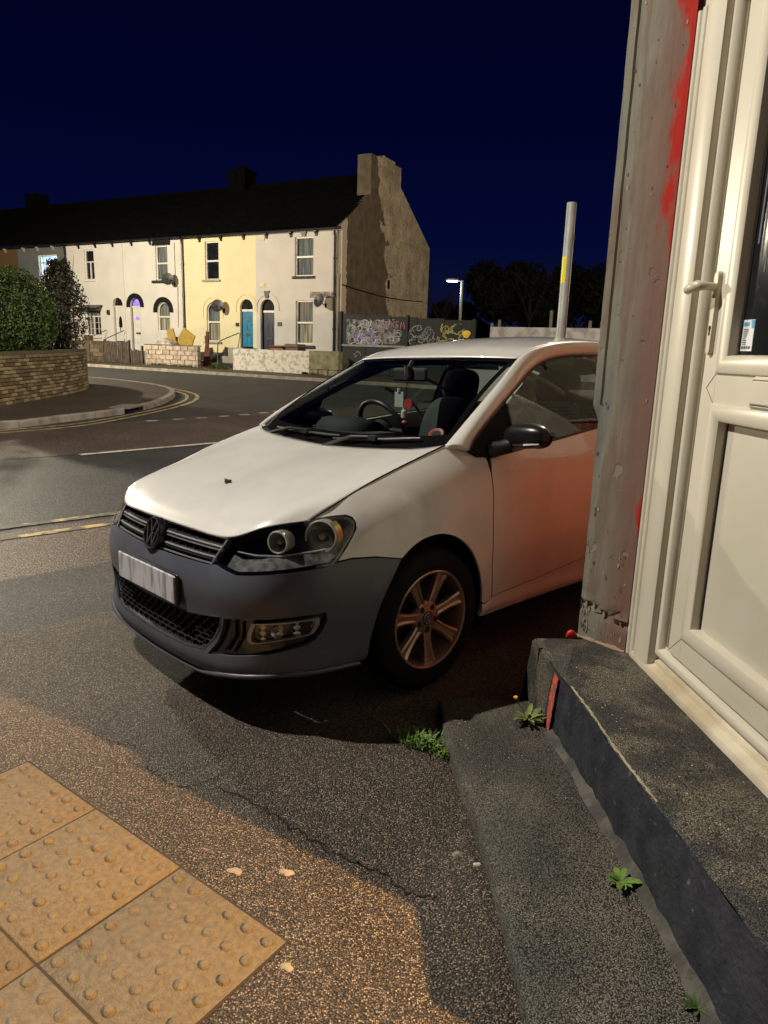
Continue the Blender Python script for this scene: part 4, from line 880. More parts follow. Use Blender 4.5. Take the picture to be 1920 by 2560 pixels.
V, F = ribbon(0, tot, lambda p: base(p) - .15, lambda p: base(p) + NC * .075 - .01, .012, .23); obj('mortar_core', V, F, M('yellow_mortar', (.27, .225, .14), rough=.95, bump=.4), cb)
Vt, Ft = ribbon(0, tot, lambda p: base(p) + NC * .075 - .008, lambda p: base(p) + NC * .075 + .055, -.035, .25, .2); obj('coping', Vt, Ft, M('coping_render', (.13, .105, .065), rough=.9, bump=.5), cb)
nb = 0; spos = []
for r in range(NC):
    s = sa - (.1125 if r % 2 else 0)
    while s < sb: spos.append((s, r)); s += .225
Vs, Fs = MB(), None
for s, r in spos:
    p = f_(max(s, 0)); q = f_(s + .22); d = q - p; an = math.atan2(d[1], d[0]); z = base(p) + r * .075
    if nb < 295 and s < sa + 5.2:
        o = link('brick', BMESH[rng.randint(5) * 2], None, cb); o.location = (p[0], p[1], z); o.rotation_euler = (0, rng.uniform(-.006, .006), an + rng.uniform(-.01, .01)); nb += 1
    else:
        T = Matrix.Translation((p[0], p[1], z)) @ Matrix.Rotation(an, 4, 'Z'); Vs.bbox((0, -.055, 0), (.215, .05, .064), .006, T)
tag(Vs.build('brickwork', BR[1], cb), kind='stuff')
# foliage
LEAF = [M('leaf_green_%d' % k, c, rough=.45, var=.35, scale=9, spec=.5) for k, c in enumerate(((.075, .135, .022), (.13, .21, .035), (.04, .075, .015)))]
LEAFD = [M('leaf_dark_%d' % k, c, rough=.5, var=.3, scale=9) for k, c in enumerate(((.035, .032, .012), (.055, .045, .018), (.02, .022, .010)))]
def foliage(name, fn_in, n, size, mats, parent, seed):
    """fn_in(rg) -> (pos, outward dir)"""
    rg = np.random.RandomState(seed); V = []; F = []; fm = []
    for i in range(n):
        p, d = fn_in(rg); t = rg.randn(3); t -= d * (t @ d) * .6; t /= np.linalg.norm(t); b = np.cross(d + rg.randn(3) * .5, t); b /= np.linalg.norm(b); s = size * rg.uniform(.6, 1.3); k = len(V)
        V += [p - t * s, p + b * s * .42 - t * s * .1, p + t * s, p - b * s * .42 - t * s * .1]; F += [(k, k + 1, k + 2), (k, k + 2, k + 3)]; m = rg.choice(len(mats), p=[.5, .3, .2]); fm += [m, m]
    return obj(name, V, F, mats, parent, fm=fm)
bu = empty('round_bush', (-8.75, 16.4, 1.0), label='big rounded bright green clipped bush behind the curved brick wall', cat='bush')
def shell(c, R, rough=.1, fill=.25):
    c = np.array(c, float); R = np.array(R, float)
    def f(rg):
        d = rg.randn(3); d /= np.linalg.norm(d); r = 1 + rough * (math.sin(5 * d[0] + 2) * math.sin(6 * d[2]) + .6 * math.sin(11 * d[1] + 4 * d[0])) - abs(rg.randn()) * fill * .5
        return c + d * R * r, d
    return f
foliage('foliage', shell((0, 0, .85), (1.20, 1.2, 1.14), .055, .13), 17000, .034, LEAF, bu, 2)
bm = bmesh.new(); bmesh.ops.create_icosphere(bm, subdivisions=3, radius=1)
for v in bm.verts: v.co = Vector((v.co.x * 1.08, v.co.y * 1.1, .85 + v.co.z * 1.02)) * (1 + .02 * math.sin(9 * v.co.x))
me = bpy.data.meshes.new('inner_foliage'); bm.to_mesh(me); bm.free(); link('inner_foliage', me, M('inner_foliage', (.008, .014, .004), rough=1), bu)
mb = MB(); mb.tube([(0, 0, -.9), (0, 0, .6)], [.09, .05], 8); mb.build('trunk', M('bark', (.08, .06, .04), rough=.95, bump=.6), bu)
sh = empty('upright_shrub', (-8.05, 18.0, 1.1), label='tall loose dark shrub with bare stems right of the round bush', cat='shrub')
def up(rg):
    h = rg.uniform(0, 1) ** .8; a = rg.uniform(0, 6.28); r = (.25 + .42 * math.sin(math.pi * min(1, h * 1.02 + .05))) * rg.uniform(.15, 1.1) ** .5
    return np.array([r * math.cos(a), r * math.sin(a), h * 2.15 + .05 * math.sin(9 * a)]), np.array([math.cos(a), math.sin(a), .3])
foliage('foliage', up, 5200, .045, LEAFD, sh, 4)
mb = MB(); rg = np.random.RandomState(9)
for k in range(16):
    a = rg.uniform(0, 6.28); r = rg.uniform(.1, .5); mb.tube([(0.05 * math.cos(a), .05 * math.sin(a), -.9), (r * .6 * math.cos(a), r * .6 * math.sin(a), .9), (r * math.cos(a + .2), r * math.sin(a + .2), rg.uniform(1.6, 2.3))], [.022, .014, .004], 5)
mb.build('stems', MATS['bark'], sh)
lh = empty('garden_shrub', (-9.6, 14.2, 1.0), label='darker green bush at the left edge beside the round one', cat='bush')
foliage('foliage', shell((0, 0, .55), (1.0, 1.1, .9), .08, .2), 5000, .040, LEAF, lh, 6)
# low planting behind the wall
# ---------------------------------------------------------------- trees against the sky
BK = M('night_bark', (.035, .028, .02), rough=.95)
def bare(mb, p, d, L_, r, depth, rg):
    q = p + d * L_; mb.tube([p, (p + q) / 2 + Vector(rg.uniform(-.04, .04, 3)) * L_, q], [r, r * .85, r * .65], 5 if depth > 2 else 3, cap=False)
    if depth == 0: return
    for k in range(rg.randint(2, 4)):
        nd = (d + Vector(rg.uniform(-.75, .75, 3)) + Vector((0, 0, .12))).normalized(); bare(mb, q, nd, L_ * rg.uniform(.62, .82), r * .6, depth - 1, rg)
for x, y, h_, sd, lab in ((4.1, 57, 2.3, 3, 'thin bare tree just right of the gable, faint against the sky'), (12.5, 66, 3.6, 5, 'larger bare tree on the dark skyline between the lamp and the tall post')):
    rg = np.random.RandomState(sd); t = empty('bare_tree', (x, y, zg(x, y)), label=lab, cat='tree'); mb = MB(); mb.tube([(0, 0, -.2), (0, 0, h_)], [.22, .15], 8); mb.build('trunk', BK, t)
    mb = MB()
    for k in range(4): bare(mb, Vector((0, 0, h_)), Vector((rg.uniform(-.5, .5), rg.uniform(-.5, .5), 1)).normalized(), h_ * .55, .10, 4, rg)
    mb.build('branches', BK, t)
TL = [M('night_leaf_%d' % k, c, rough=.8) for k, c in enumerate(((.012, .014, .008), (.018, .02, .01), (.008, .009, .006)))]
for i, (x, y, r, h_, lab) in enumerate(((10.6, 72, 3.4, 6.6, 'leftmost of the dark leafy trees behind the tall grey post'), (15.6, 74, 4.2, 6.2, 'broad dark leafy tree straight behind the tall grey post'), (21.5, 70, 4.2, 5.8, 'dark leafy tree at the right end of the row, by the corner pilaster'), (7.2, 84, 2.6, 4.2, 'low dark tree on the skyline right of the distant street lamp'))):
    t = empty('leafy_tree', (x, y, zg(x, y)), label=lab, cat='tree'); mb = MB(); mb.tube([(0, 0, -.2), (.1, 0, h_ * .6)], [.3, .2], 8); mb.build('trunk', BK, t)
    def cl(rg, r=r, h_=h_):
        cs = [(math.cos(k * 2.4) * r * .55, math.sin(k * 2.4) * r * .5, h_ + math.sin(k * 1.7) * r * .4) for k in range(9)]; c = np.array(cs[rg.randint(9)]); d = rg.randn(3); d /= np.linalg.norm(d); return c + d * r * .5 * rg.uniform(.3, 1.1), d
    foliage('crown', cl, 9000, .30, TL, t, 20 + i)
hd = tag(drape('tree_belt_ground', [(-60, 90), (80, 90), (80, 140), (-60, 140)], .05, TL[0], 8), kind='structure')
rg = np.random.RandomState(77); V = []; F = []; xs_ = np.linspace(-80, 90, 120); hh = [4.6 + 1.1 * math.sin(x * .21) + .8 * math.sin(x * .63 + 1) + rg.uniform(-.3, .3) for x in xs_]
for x, h_ in zip(xs_, hh): V += [(x, 96, 0), (x, 97.5, h_ * .7), (x, 99, h_), (x, 104, 0)]
for i in range(len(xs_) - 1):
    for j in range(3): a = i * 4 + j; F.append((a, a + 4, a + 5, a + 1)[::-1])
tag(obj('far_treeline', V, F, TL[0], None), kind='stuff')
# ================================================================== CORNER BUILDING WITH THE DOOR
DA = np.array([.976, 2.479]); DB = np.array([1.04, 1.68]); DD = (DB - DA) / np.linalg.norm(DB - DA); DN = np.array([DD[1], -DD[0]])   # DN points to the street (-x)
MD = Matrix(((DD[0], -DN[0], 0, DA[0]), (DD[1], -DN[1], 0, DA[1]), (0, 0, 1, 0), (0, 0, 0, 1)))       # x along the door, y into the building
det = DD[0] * (-DN[1]) - (-DN[0]) * DD[1]
CREAMP = M('cream_upvc', (.56, .52, .42), base2=(.64, .60, .49), rough=.32, scale=2.5, mix=(.3, .7), spec=.5, bump=.04, bscale=20)
CREAMD = M('cream_upvc_grimy', (.48, .40, .27), base2=(.70, .63, .49), rough=.45, scale=5, mix=(.36, .6))
def pilaster_mat():
    m = bpy.data.materials.new('weathered_pilaster_paint'); m.use_nodes = True; t = m.node_tree; N = t.nodes; L = t.links; b = N['Principled BSDF']; b.inputs['Roughness'].default_value = .85; b.inputs['Specular IOR Level'].default_value = .2
    tcn = N.new('ShaderNodeTexCoord'); s = N.new('ShaderNodeSeparateXYZ'); L.new(tcn.outputs['Object'], s.inputs[0])
    def noise(sc, st=(1, 1, 1), dt=8):
        k = N.new('ShaderNodeTexNoise'); k.inputs['Scale'].default_value = sc; k.inputs['Detail'].default_value = dt; mp = N.new('ShaderNodeMapping'); mp.inputs['Scale'].default_value = st; L.new(tcn.outputs['Object'], mp.inputs[0]); L.new(mp.outputs[0], k.inputs['Vector']); return k.outputs['Fac']
    def mt(op, a, b_, c_=None):
        k = N.new('ShaderNodeMath'); k.operation = op
        for i, q in enumerate((a, b_, c_)):
            if q is None: continue
            if isinstance(q, (int, float)): k.inputs[i].default_value = q
            else: L.new(q, k.inputs[i])
        return k.outputs[0]
    def ramp(f, st):
        k = N.new('ShaderNodeValToRGB'); L.new(f, k.inputs[0]); e = k.color_ramp.elements
        e[0].position, e[0].color = st[0][0], (*st[0][1], 1); e[1].position, e[1].color = st[-1][0], (*st[-1][1], 1)
        for p, c_ in st[1:-1]: q = e.new(p); q.color = (*c_, 1)
        return k.outputs[0]
    base = ramp(noise(3.6, (3.0, 3.0, .35), 10), [(.36, (.15, .165, .15)), (.48, (.24, .23, .19)), (.56, (.19, .155, .12)), (.66, (.25, .19, .155))])
    pink = ramp(noise(4, (1, 1, .35)), [(.42, (0, 0, 0)), (.62, (1, 1, 1))])
    xx, zz = s.outputs['X'], s.outputs['Z']
    px = mt('MULTIPLY_ADD', xx, 9.0, -.35); pf = N.new('ShaderNodeClamp'); L.new(px, pf.inputs[0]); pk = mt('MULTIPLY', pf.outputs[0], .9)
    m1 = N.new('ShaderNodeMix'); m1.data_type = 'RGBA'; L.new(pk, m1.inputs[0]); L.new(base, m1.inputs[6]); m1.inputs[7].default_value = (.20, .115, .090, 1)
    # red spray: right hand edge, widening towards the top
    e1 = mt('MULTIPLY_ADD', zz, .125, -.225); e1 = mt('MAXIMUM', e1, -.006); e1 = mt('SUBTRACT', .192, e1)      # x where the red begins
    dd = mt('SUBTRACT', xx, e1); nn = mt('MULTIPLY', mt('SUBTRACT', noise(8.0, (1.2, 1.2, .38), 12), .5), .36); f = mt('MULTIPLY', mt('ADD', dd, nn), 38.); c_ = N.new('ShaderNodeClamp'); L.new(f, c_.inputs[0])
    m2 = N.new('ShaderNodeMix'); m2.data_type = 'RGBA'; L.new(c_.outputs[0], m2.inputs[0]); L.new(m1.outputs[2], m2.inputs[6]); m2.inputs[7].default_value = (.42, .022, .014, 1)
    # paint flakes down to older coats near the foot
    fl = ramp(noise(16, (1, 1, .8)), [(.66, (0, 0, 0)), (.69, (1, 1, 1))]); lo = mt('LESS_THAN', zz, 1.3); fl2 = mt('MULTIPLY', N.new('ShaderNodeSeparateColor').outputs[0], 0) if False else None
    k = N.new('ShaderNodeSeparateColor'); L.new(fl, k.inputs[0]); g = mt('MULTIPLY', k.outputs[0], mt('MULTIPLY', lo, .5)); m3 = N.new('ShaderNodeMix'); m3.data_type = 'RGBA'; L.new(g, m3.inputs[0]); L.new(m2.outputs[2], m3.inputs[6]); m3.inputs[7].default_value = (.33, .29, .23, 1)
    L.new(m3.outputs[2], b.inputs['Base Color'])
    bp = N.new('ShaderNodeBump'); bp.inputs['Strength'].default_value = .6; bp.inputs['Distance'].default_value = .006
    h = mt('ADD', noise(14, (1.6, 1.6, .18)), mt('MULTIPLY', noise(30, (1, 1, .5)), .6)); h = mt('ADD', h, mt('MULTIPLY', k.outputs[0], -.5)); L.new(h, bp.inputs['Height']); L.new(bp.outputs[0], b.inputs['Normal'])
    return m
PILM = pilaster_mat()
PA = np.array([.80, 2.675]); PB = np.array([.932, 2.53]); PD = (PB - PA) / np.linalg.norm(PB - PA); MP = Matrix(((PD[0], -PD[1], 0, PA[0]), (PD[1], PD[0], 0, PA[1]), (0, 0, 1, 0), (0, 0, 0, 1)))
# local x along the face to the door (0..0.196), local y INTO building is +y = (-PD.y, PD.x) = up-right
bd = empty('corner_shop', label='corner building at the right with a painted pilaster and a cream plastic door frame', cat='building')
TOP = 5.6
def pil_mesh():
    """uneven painted pilaster face with a raised edge strip and a chip at the foot"""
    xs_ = [-.034, -.030, -.012, -.006, .0, .02, .05, .08, .11, .14, .17, .199]; zs_ = [.285] + list(np.arange(.30, .60, .02)) + list(np.arange(.62, 2.8, .06)) + [3.2, 4.0, TOP]
    rg = np.random.RandomState(4); V = []
    for z in zs_:
        for x in xs_:
            y = 0.
            strip_ = x < -.004
            if strip_: y = -.006 if z > 1.18 else 0.012
            xx = x
            if z <= 1.18 and x < -.01: xx = -.016
            if x < .15: y += .0010 * math.sin(31 * z + 9 * x) + .0005 * math.sin(80 * z + 40 * x)
            # shallow broken crack across at about z = .43
            zc = .445 - .10 * x + .012 * math.sin(60 * x); dz = z - zc
            if -.02 < dz < .0 and x > -.02: y += .010
            if 0 <= dz < .02: y -= .004
            if .30 < z < .40 and -.0 < x < .05: y += .003
            V.append((xx, y, z))
    n = len(xs_); F = [(j * n + i, j * n + i + 1, (j + 1) * n + i + 1, (j + 1) * n + i) for j in range(len(zs_) - 1) for i in range(n - 1)]
    k = len(V)
    for z in zs_: V.append((-.034 if z > 1.18 else -.016, .09, z))
    F += [(j * n, (j + 1) * n, k + j + 1, k + j) for j in range(len(zs_) - 1)]
    return V, F
V, F = pil_mesh(); o = obj('pilaster', V, F, PILM, bd, smooth=True); o.matrix_local = MP
try: o.data.set_sharp_from_angle(angle=R_(28))
except Exception: pass
OLD = [M('old_paint_%d' % k, c, rough=.9, var=.2, scale=30) for k, c in enumerate(((.10, .105, .095), (.33, .30, .24), (.22, .06, .045), (.27, .25, .21)))]
fk = MB(); rgf = np.random.RandomState(21)
for k in range(95):
    z = .34 + 2.2 * rgf.rand() ** 2.4; x = (rgf.uniform(-.004, .03) if rgf.rand() < .45 else rgf.uniform(.0, .19)); r_ = rgf.uniform(.0012, .0055) * (1.2 if z < .7 else .8); n_ = 7; ph = rgf.uniform(0, 6.28)
    fk.mi = int(rgf.choice(4, p=[.2, .3, .15, .35])); st = rgf.uniform(1.2, 3.2)
    P = [(x + r_ * rgf.uniform(.5, 1.2) * math.cos(ph + 6.283 * q / n_), z + st * r_ * rgf.uniform(.5, 1.2) * math.sin(ph + 6.283 * q / n_)) for q in range(n_)]
    fk.add([(a, -.0013 - .0004 * rgf.rand(), b) for a, b in P] + [(a, .004, b) for a, b in P], [tuple(range(n_))] + [(q, n_ + q, n_ + (q + 1) % n_, (q + 1) % n_) for q in range(n_)])
o = fk.build('paint_flakes', OLD, bd); tag(o, kind='stuff'); o.matrix_local = MP
REDB = M('red_painted_brick', (.50, .115, .038), rough=.45, var=.25, scale=3, bump=.3, bscale=12)
# side wall running away behind the car, parallel to the parked car: painted brick
SW0 = PA + np.array([PD[0], PD[1]]) * -.016 + np.array([-PD[1], PD[0]]) * .085; SDIR = np.array([-PD[1], PD[0]])
SDIR = VD / np.linalg.norm(VD); SN = np.array([-SDIR[1], SDIR[0]])
MS = Matrix(((SDIR[0], SN[0], 0, SW0[0]), (SDIR[1], SN[1], 0, SW0[1]), (0, 0, 1, 0), (0, 0, 0, 1)))   # x away, y to the road (street side)
mb = MB(); mb.box((.0, -.25, -.1), (9.5, -.012, TOP)); o = mb.build('side_wall', REDB, bd); o.matrix_local = MS; UPW = M('upper_wall_render', (.20, .17, .11), rough=.8, bump=.3)
mb = MB()
for r in range(0, int(TOP / .075)):
    x = .02 - (.11 if r % 2 else 0)
    while x < 5.4:
        a, b = max(x, .02), min(x + .215, 5.4)
        mb.mi = 1 if r > 21 else 0
        if b - a > .03: mb.box((a, -.012, r * .075), (b, .0, r * .075 + .064))
        x += .225
mb2 = MB()  # unseen frames, boards and blinds added for the car paint to reflect
for xa, xb in ((.95, 1.75), (2.6, 3.5)): mb2.box((xa, 0.001, 1.30), (xb, .03, 2.25))
mb2.box((.02, .001, 1.585), (.9, .018, 1.62)); mb2.box((1.8, .001, 1.585), (5.4, .018, 1.62)); wo_ = mb2.build('unseen_reflection_frame', CREAMP, bd); wo_.matrix_local = MS
mb2 = MB()
for xa, xb in ((.95, 1.75), (2.6, 3.5)): mb2.box((xa + .06, .0305, 1.36), (xb - .06, .033, 2.19))
wo_ = mb2.build('unseen_reflection_blind', M('reflection_blind_pale', (.55, .50, .40), rough=.6), bd); wo_.matrix_local = MS
o = mb.build('painted_brickwork', [REDB, UPW], bd); tag(o, kind='stuff'); o.matrix_local = MS
# ---- door frame and door (s = distance along the door plane)
def prof_strip(name, prof, z0, z1, mat, parent):
    """vertical moulding from (x,y) profile"""
    mb = MB(); n = len(prof); V = [(x, y, z0) for x, y in prof] + [(x, y, z1) for x, y in prof]; mb.add(V, [(i, i + 1, n + i + 1, n + i) for i in range(n - 1)] + [tuple(range(n))[::-1], tuple(range(n, 2 * n))]); o = mb.build(name, mat, parent)
    return smooth_angle(o, 32)
def rnd(x0, x1, y0, h, n=7):
    return [(x0 + (x1 - x0) * k / n, y0 - h * math.sin(math.pi * k / n) ** .6) for k in range(n + 1)]
fr = empty('door_frame'); fr.parent = bd; fr.matrix_local = MD
# raised trims against the pilaster, flat face, rebate, rounded bead
P1 = [(-.062, .04), (-.062, -.032)] + rnd(-.060, -.040, -.030, .005) + [(-.038, -.026), (-.034, -.026)] + rnd(-.032, -.008, -.028, .005) + [(-.004, -.020), (.001, -.020), (.003, -.029), (.008, -.032), (.106, -.032), (.113, -.028), (.116, -.018), (.117, .014)][:-1] + [(.117, .014)] + [(.1175, .0141),  (.152, .018), (.153, .024), (.160, .024), (.162, .034), (.178, .034), (.178, .08)]
prof_strip('left_jamb', P1, .300, 2.46, CREAMP, fr)
W2 = 1.16
P2 = [(W2 * 1. - x + .0, y) for x, y in P1[::-1]]
prof_strip('right_jamb', P2, .300, 2.46, CREAMP, fr)
mb = MB(); mb.bbox((-.17, -.016, 2.46), (W2 + .17, .08, 2.56), .004); mb.build('head', CREAMP, fr)
# threshold rail: sill nose, flat, bead, flat
def hprof(name, prof, x0, x1, mat, parent):
    mb = MB(); n = len(prof); V = [(x0, y, z) for y, z in prof] + [(x1, y, z) for y, z in prof]; mb.add(V, [(i, i + 1, n + i + 1, n + i)[::-1] for i in range(n - 1)] + [tuple(range(n)), tuple(range(n, 2 * n))[::-1]]); return smooth_angle(mb.build(name, mat, parent), 32)
hprof('sill', [(.08, .294), (-.030, .294), (-.034, .300), (-.034, .318), (-.030, .326), (-.004, .334), (-.002, .348), (.012, .352), (.08, .352)], -.01, W2 + .01, CREAMD, fr)
hprof('bottom_rail', [(.08, .352), (.010, .352), (.010, .366), (.014, .370)] + [(.014, .410)] + [(.030, .408), (.08, .408)], .106, W2 - .106, CREAMP, fr)
mb = MB(); mb.box((.17, .045, .34), (W2 - .17, .075, 2.46)); mb.build('rebate_shadow_gap', M('black_gasket', (.006, .006, .006), rough=.8), fr)
# door leaf
dl = empty('door'); dl.parent = bd; dl.matrix_local = MD
x0, x1 = .192, .968; z0, z1 = .416, 2.44; OUT = .004
def bead_frame(name, xa, za, xb, zb, y0, h, w_, parent, mat=CREAMP, tail=.02):
    """mitred rounded bead running round a rectangle"""
    P = [(0, y0 + .004), (.002, y0)] + [(.004 + (w_ - .010) * k / 9, y0 - h * math.sin(math.pi * (.12 + .82 * k / 9)) ** .7) for k in range(10)] + [(w_ - .004, y0 + .004), (w_, y0 + tail)]
    V = []
    for d, y in P: V += [(xa + d, y, za + d), (xb - d, y, za + d), (xb - d, y, zb - d), (xa + d, y, zb - d)]
    F = [(i * 4 + j, i * 4 + (j + 1) % 4, i * 4 + 4 + (j + 1) % 4, i * 4 + 4 + j) for i in range(len(P) - 1) for j in range(4)]
    return smooth_angle(obj(name, V, F, mat, parent), 38)
bead_frame('frame_bead', .106, .360, W2 - .106, 2.46, .016, .026, .048, fr, tail=.05)
def leafprof(xa, xb, inner, name, za, zb):  # flat stile then rounded bead towards the glass
    if inner > 0: P = [(xa, .075), (xa, OUT), (xa + .003, OUT - .003), (xb, OUT - .003), (xb, .075)]
    else: P = [(xa, .075), (xa, OUT - .003), (xb - .003, OUT - .003), (xb, OUT), (xb, .075)]
    return prof_strip(name, P, za, zb, CREAMP, dl)
leafprof(x0, .272, 1, 'left_stile', z0, z1); leafprof(.888, x1, -1, 'right_stile', z0, z1)
def rail(za, zb, beadlo, beadhi, name):
    P = [(.075, za)]
    if beadlo: P += [(OUT + .024, za), (OUT + .006, za + .006)] + [(OUT + .002 - .017 * math.sin(math.pi * k / 8) ** .6, za + .008 + .030 * k / 8) for k in range(9)] + [(OUT + .003, za + .040), (OUT - .0045, za + .042)]
    else: P += [(OUT - .0045, za)]
    if beadhi: P += [(OUT - .0045, zb - .042), (OUT + .003, zb - .040)] + [(OUT + .002 - .017 * math.sin(math.pi * k / 8) ** .6, zb - .038 + .030 * k / 8) for k in range(9)] + [(OUT + .006, zb - .006), (OUT + .024, zb)]
    else: P += [(OUT - .0045, zb)]
    P += [(.075, zb)]
    return hprof(name, P, .268, .892, CREAMP, dl)
def flat(name, za, zb): mb = MB(); mb.box((.2725, OUT - .0028, za), (.8875, .075, zb)); return mb.build(name, CREAMP, dl)
flat('bottom_rail', z0, .494); flat('mid_rail', 1.268, 1.356); flat('top_rail', 2.37, z1)
bead_frame('lower_bead', .270, .492, .890, 1.270, OUT - .002, .014, .060, dl, tail=.034); bead_frame('upper_bead', .270, 1.354, .890, 2.372, OUT - .002, .014, .060, dl, tail=.036)
# pointed ends of the mid rail: seams
mb = MB(); mb.tube([(.272, OUT - .0035, 1.268), (.224, OUT - .0035, 1.312), (.270, OUT - .0035, 1.356)], .0012, 4); mb.tube([(.272, OUT - .0035, .493), (.196, OUT - .003, .420)], .0010, 4); mb.build('welded_seam', M('seam_brown', (.16, .12, .07), rough=.8), dl)
mb = MB(); mb.box((.325, OUT + .022, .525), (.835, OUT + .034, 1.245)); mb.build('lower_panel', M('cream_panel', (.53, .50, .40), base2=(.58, .545, .45), rough=.38, scale=2), dl)
mb = MB(); mb.tube([(.334, OUT + .020, .536), (.334, OUT + .020, 1.234), (.826, OUT + .020, 1.234)], .0022, 4); mb.tube([(.334, OUT + .022, 1.386), (.334, OUT + .022, 2.33)], .0028, 4); mb.build('gasket', MATS['black_gasket'], dl)
mb = MB(); mb.box((.325, OUT + .024, 1.375), (.835, OUT + .036, 2.34)); mb.build('glass_pane', M('dark_door_glass', (.010, .011, .014), rough=.07, spec=.9, var=.2), dl)
CB = M('curtain_folds', (.06, .06, .075), base2=(.16, .16, .20), rough=.6, scale=1, stretch=(26, 1, .25), mix=(.45, .62))
mb = MB()
for k, xx in enumerate((.352, .374, .398)): mb.box((xx, OUT + .0232, 1.72 - .04 * k), (xx + .008, OUT + .0238, 2.33))
mb.build('curtain_edge', CB, dl)
# sticker with small print and a blue corner
st = empty('sticker'); st.parent = dl
mb = MB(); mb.box((.341, OUT + .0215, 1.424), (.396, OUT + .0238, 1.512)); mb.build('sticker_paper', M('white_sticker', (.66, .68, .68), rough=.5, var=.03), st)
mb = MB(); mb.box((.344, OUT + .0208, 1.494), (.372, OUT + .0213, 1.505)); mb.add([(.378, OUT + .0208, 1.511), (.395, OUT + .0208, 1.511), (.395, OUT + .0208, 1.488), (.384, OUT + .0208, 1.488)], [(0, 1, 2, 3)[::-1]]); mb.build('blue_print', M('sticker_blue', (.04, .30, .52), rough=.5), st)
mb = MB(); rg = np.random.RandomState(8)
for k in range(9): z = 1.484 - k * .0052; mb.box((.346, OUT + .0208, z), (.346 + rg.uniform(.012, .026), OUT + .0213, z + .0022))
for k in range(4): mb.box((.345 + k * .0115, OUT + .0208, 1.430), (.353 + k * .0115, OUT + .0213, 1.438))
mb.build('small_print', M('print_black', (.05, .05, .05)), st)
# letterbox
lb = empty('letterbox'); lb.parent = dl
mb = MB(); mb.bbox((.478, OUT - .016, 1.268), (.70, OUT - .004, 1.356), .006); mb.build('letterbox_plate', CREAMP, lb); mb = MB(); mb.bbox((.492, OUT - .022, 1.280), (.686, OUT - .0165, 1.344), .003); mb.build('flap', CREAMP, lb); mb = MB(); mb.box((.489, OUT - .0168, 1.277), (.689, OUT - .0162, 1.347)); mb.build('flap_gap', MATS['seam_brown'], lb)
# handle
hn = empty('handle'); hn.parent = dl
HAN = M('cream_metal', (.58, .53, .40), rough=.28, var=.04, metal=.0, coat=.3)
hx = .222
def capsule(x0, z0, z1, r, ya, yb):
    a = [(x0 + r * math.cos(t), z1 + r * math.sin(t)) for t in np.linspace(0, math.pi, 9)] + [(x0 + r * math.cos(t), z0 + r * math.sin(t)) for t in np.linspace(math.pi, 2 * math.pi, 9)]
    b = [(x0 + (p - x0) * .78, (z0 + z1) / 2 + (z - (z0 + z1) / 2) * .975) for p, z in a]
    n = len(a); V = [(p, ya, z) for p, z in a] + [(p, (ya + yb) / 2, z) for p, z in a] + [(p, yb, z) for p, z in b]
    return V, [(k * n + i, k * n + n + i, k * n + n + (i + 1) % n, k * n + (i + 1) % n)[::-1] for k in range(2) for i in range(n)] + [tuple(range(2 * n, 3 * n))]
mb = MB(); mb.add(*capsule(hx, 1.424, 1.645, .0135, OUT - .003, OUT - .016)); smooth_angle(mb.build('backplate', HAN, hn), 50)
mb = MB(); mb.tube([(hx, OUT - .012, 1.612), (hx, OUT - .040, 1.614), (hx, OUT - .056, 1.615), (hx - .014, OUT - .064, 1.615), (hx - .045, OUT - .066, 1.612), (hx - .072, OUT - .064, 1.607), (hx - .084, OUT - .062, 1.604)], [.012, .012, .014, .0165, .0165, .0145, .009], 12); smooth_angle(mb.build('lever', HAN, hn), 60)
mb = MB(); mb.tube([(hx, OUT - .0155, 1.492), (hx, OUT - .0175, 1.492)], .0065, 12); mb.box((hx - .0032, OUT - .0175, 1.470), (hx + .0032, OUT - .0155, 1.490)); mb.build('keyhole', MATS['black_gasket'], hn)
# rest of the front: right pilaster, wall over the door, near end wall, roof slab
FRW = M('shopfront_grey', (.22, .21, .19), rough=.7, bump=.2)
mb = MB(); mb.box((-.06, .0, 2.56), (W2 + .06, .2, TOP)); mb.box((W2 + .18, -.02, -.05), (W2 + .34, .3, TOP)); mb.box((W2 + .30, .02, -.05), (W2 + .655, .3, .95)); mb.box((W2 + .30, .03, .95), (W2 + .43, .3, 1.6)); o = mb.build('front_wall_with_shadow_blocks', FRW, bd); o.matrix_local = MD  # two low unseen blocks added to shape the orange lamp's shadow edge
mb = MB(); mb.box((W2 + .08, .3, -.1), (W2 + .30, 7.0, TOP)); o = mb.build('near_end_wall', REDB, bd); o.matrix_local = MD
# ---------------------------------------------------------------- concrete step and low slab
CONC = asphalt('step_concrete_rough', (.135, .128, .115), (.225, .212, .185), 260, .6, .2)
def patchy(m, c0, c1, sc, p0, p1):
    t = m.node_tree; N = t.nodes; L = t.links; b = N['Principled BSDF']; src = b.inputs['Base Color'].links[0].from_socket
    tcn = N.new('ShaderNodeTexCoord'); n = N.new('ShaderNodeTexNoise'); n.inputs['Scale'].default_value = sc; n.inputs['Detail'].default_value = 12; n.inputs['Roughness'].default_value = .62; L.new(tcn.outputs['Object'], n.inputs['Vector'])
    r = N.new('ShaderNodeValToRGB'); L.new(n.outputs['Fac'], r.inputs[0]); e = r.color_ramp.elements; e[0].position = p0; e[0].color = (*c0, 1); e[1].position = p1; e[1].color = (*c1, 1)
    x = N.new('ShaderNodeMix'); x.data_type = 'RGBA'; x.blend_type = 'MULTIPLY'; x.inputs[0].default_value = 1; L.new(src, x.inputs[6]); L.new(r.outputs[0], x.inputs[7]); L.new(x.outputs[2], b.inputs['Base Color'])
patchy(CONC, (.55, .56, .56), (1.5, 1.38, 1.15), 5.5, .46, .57)
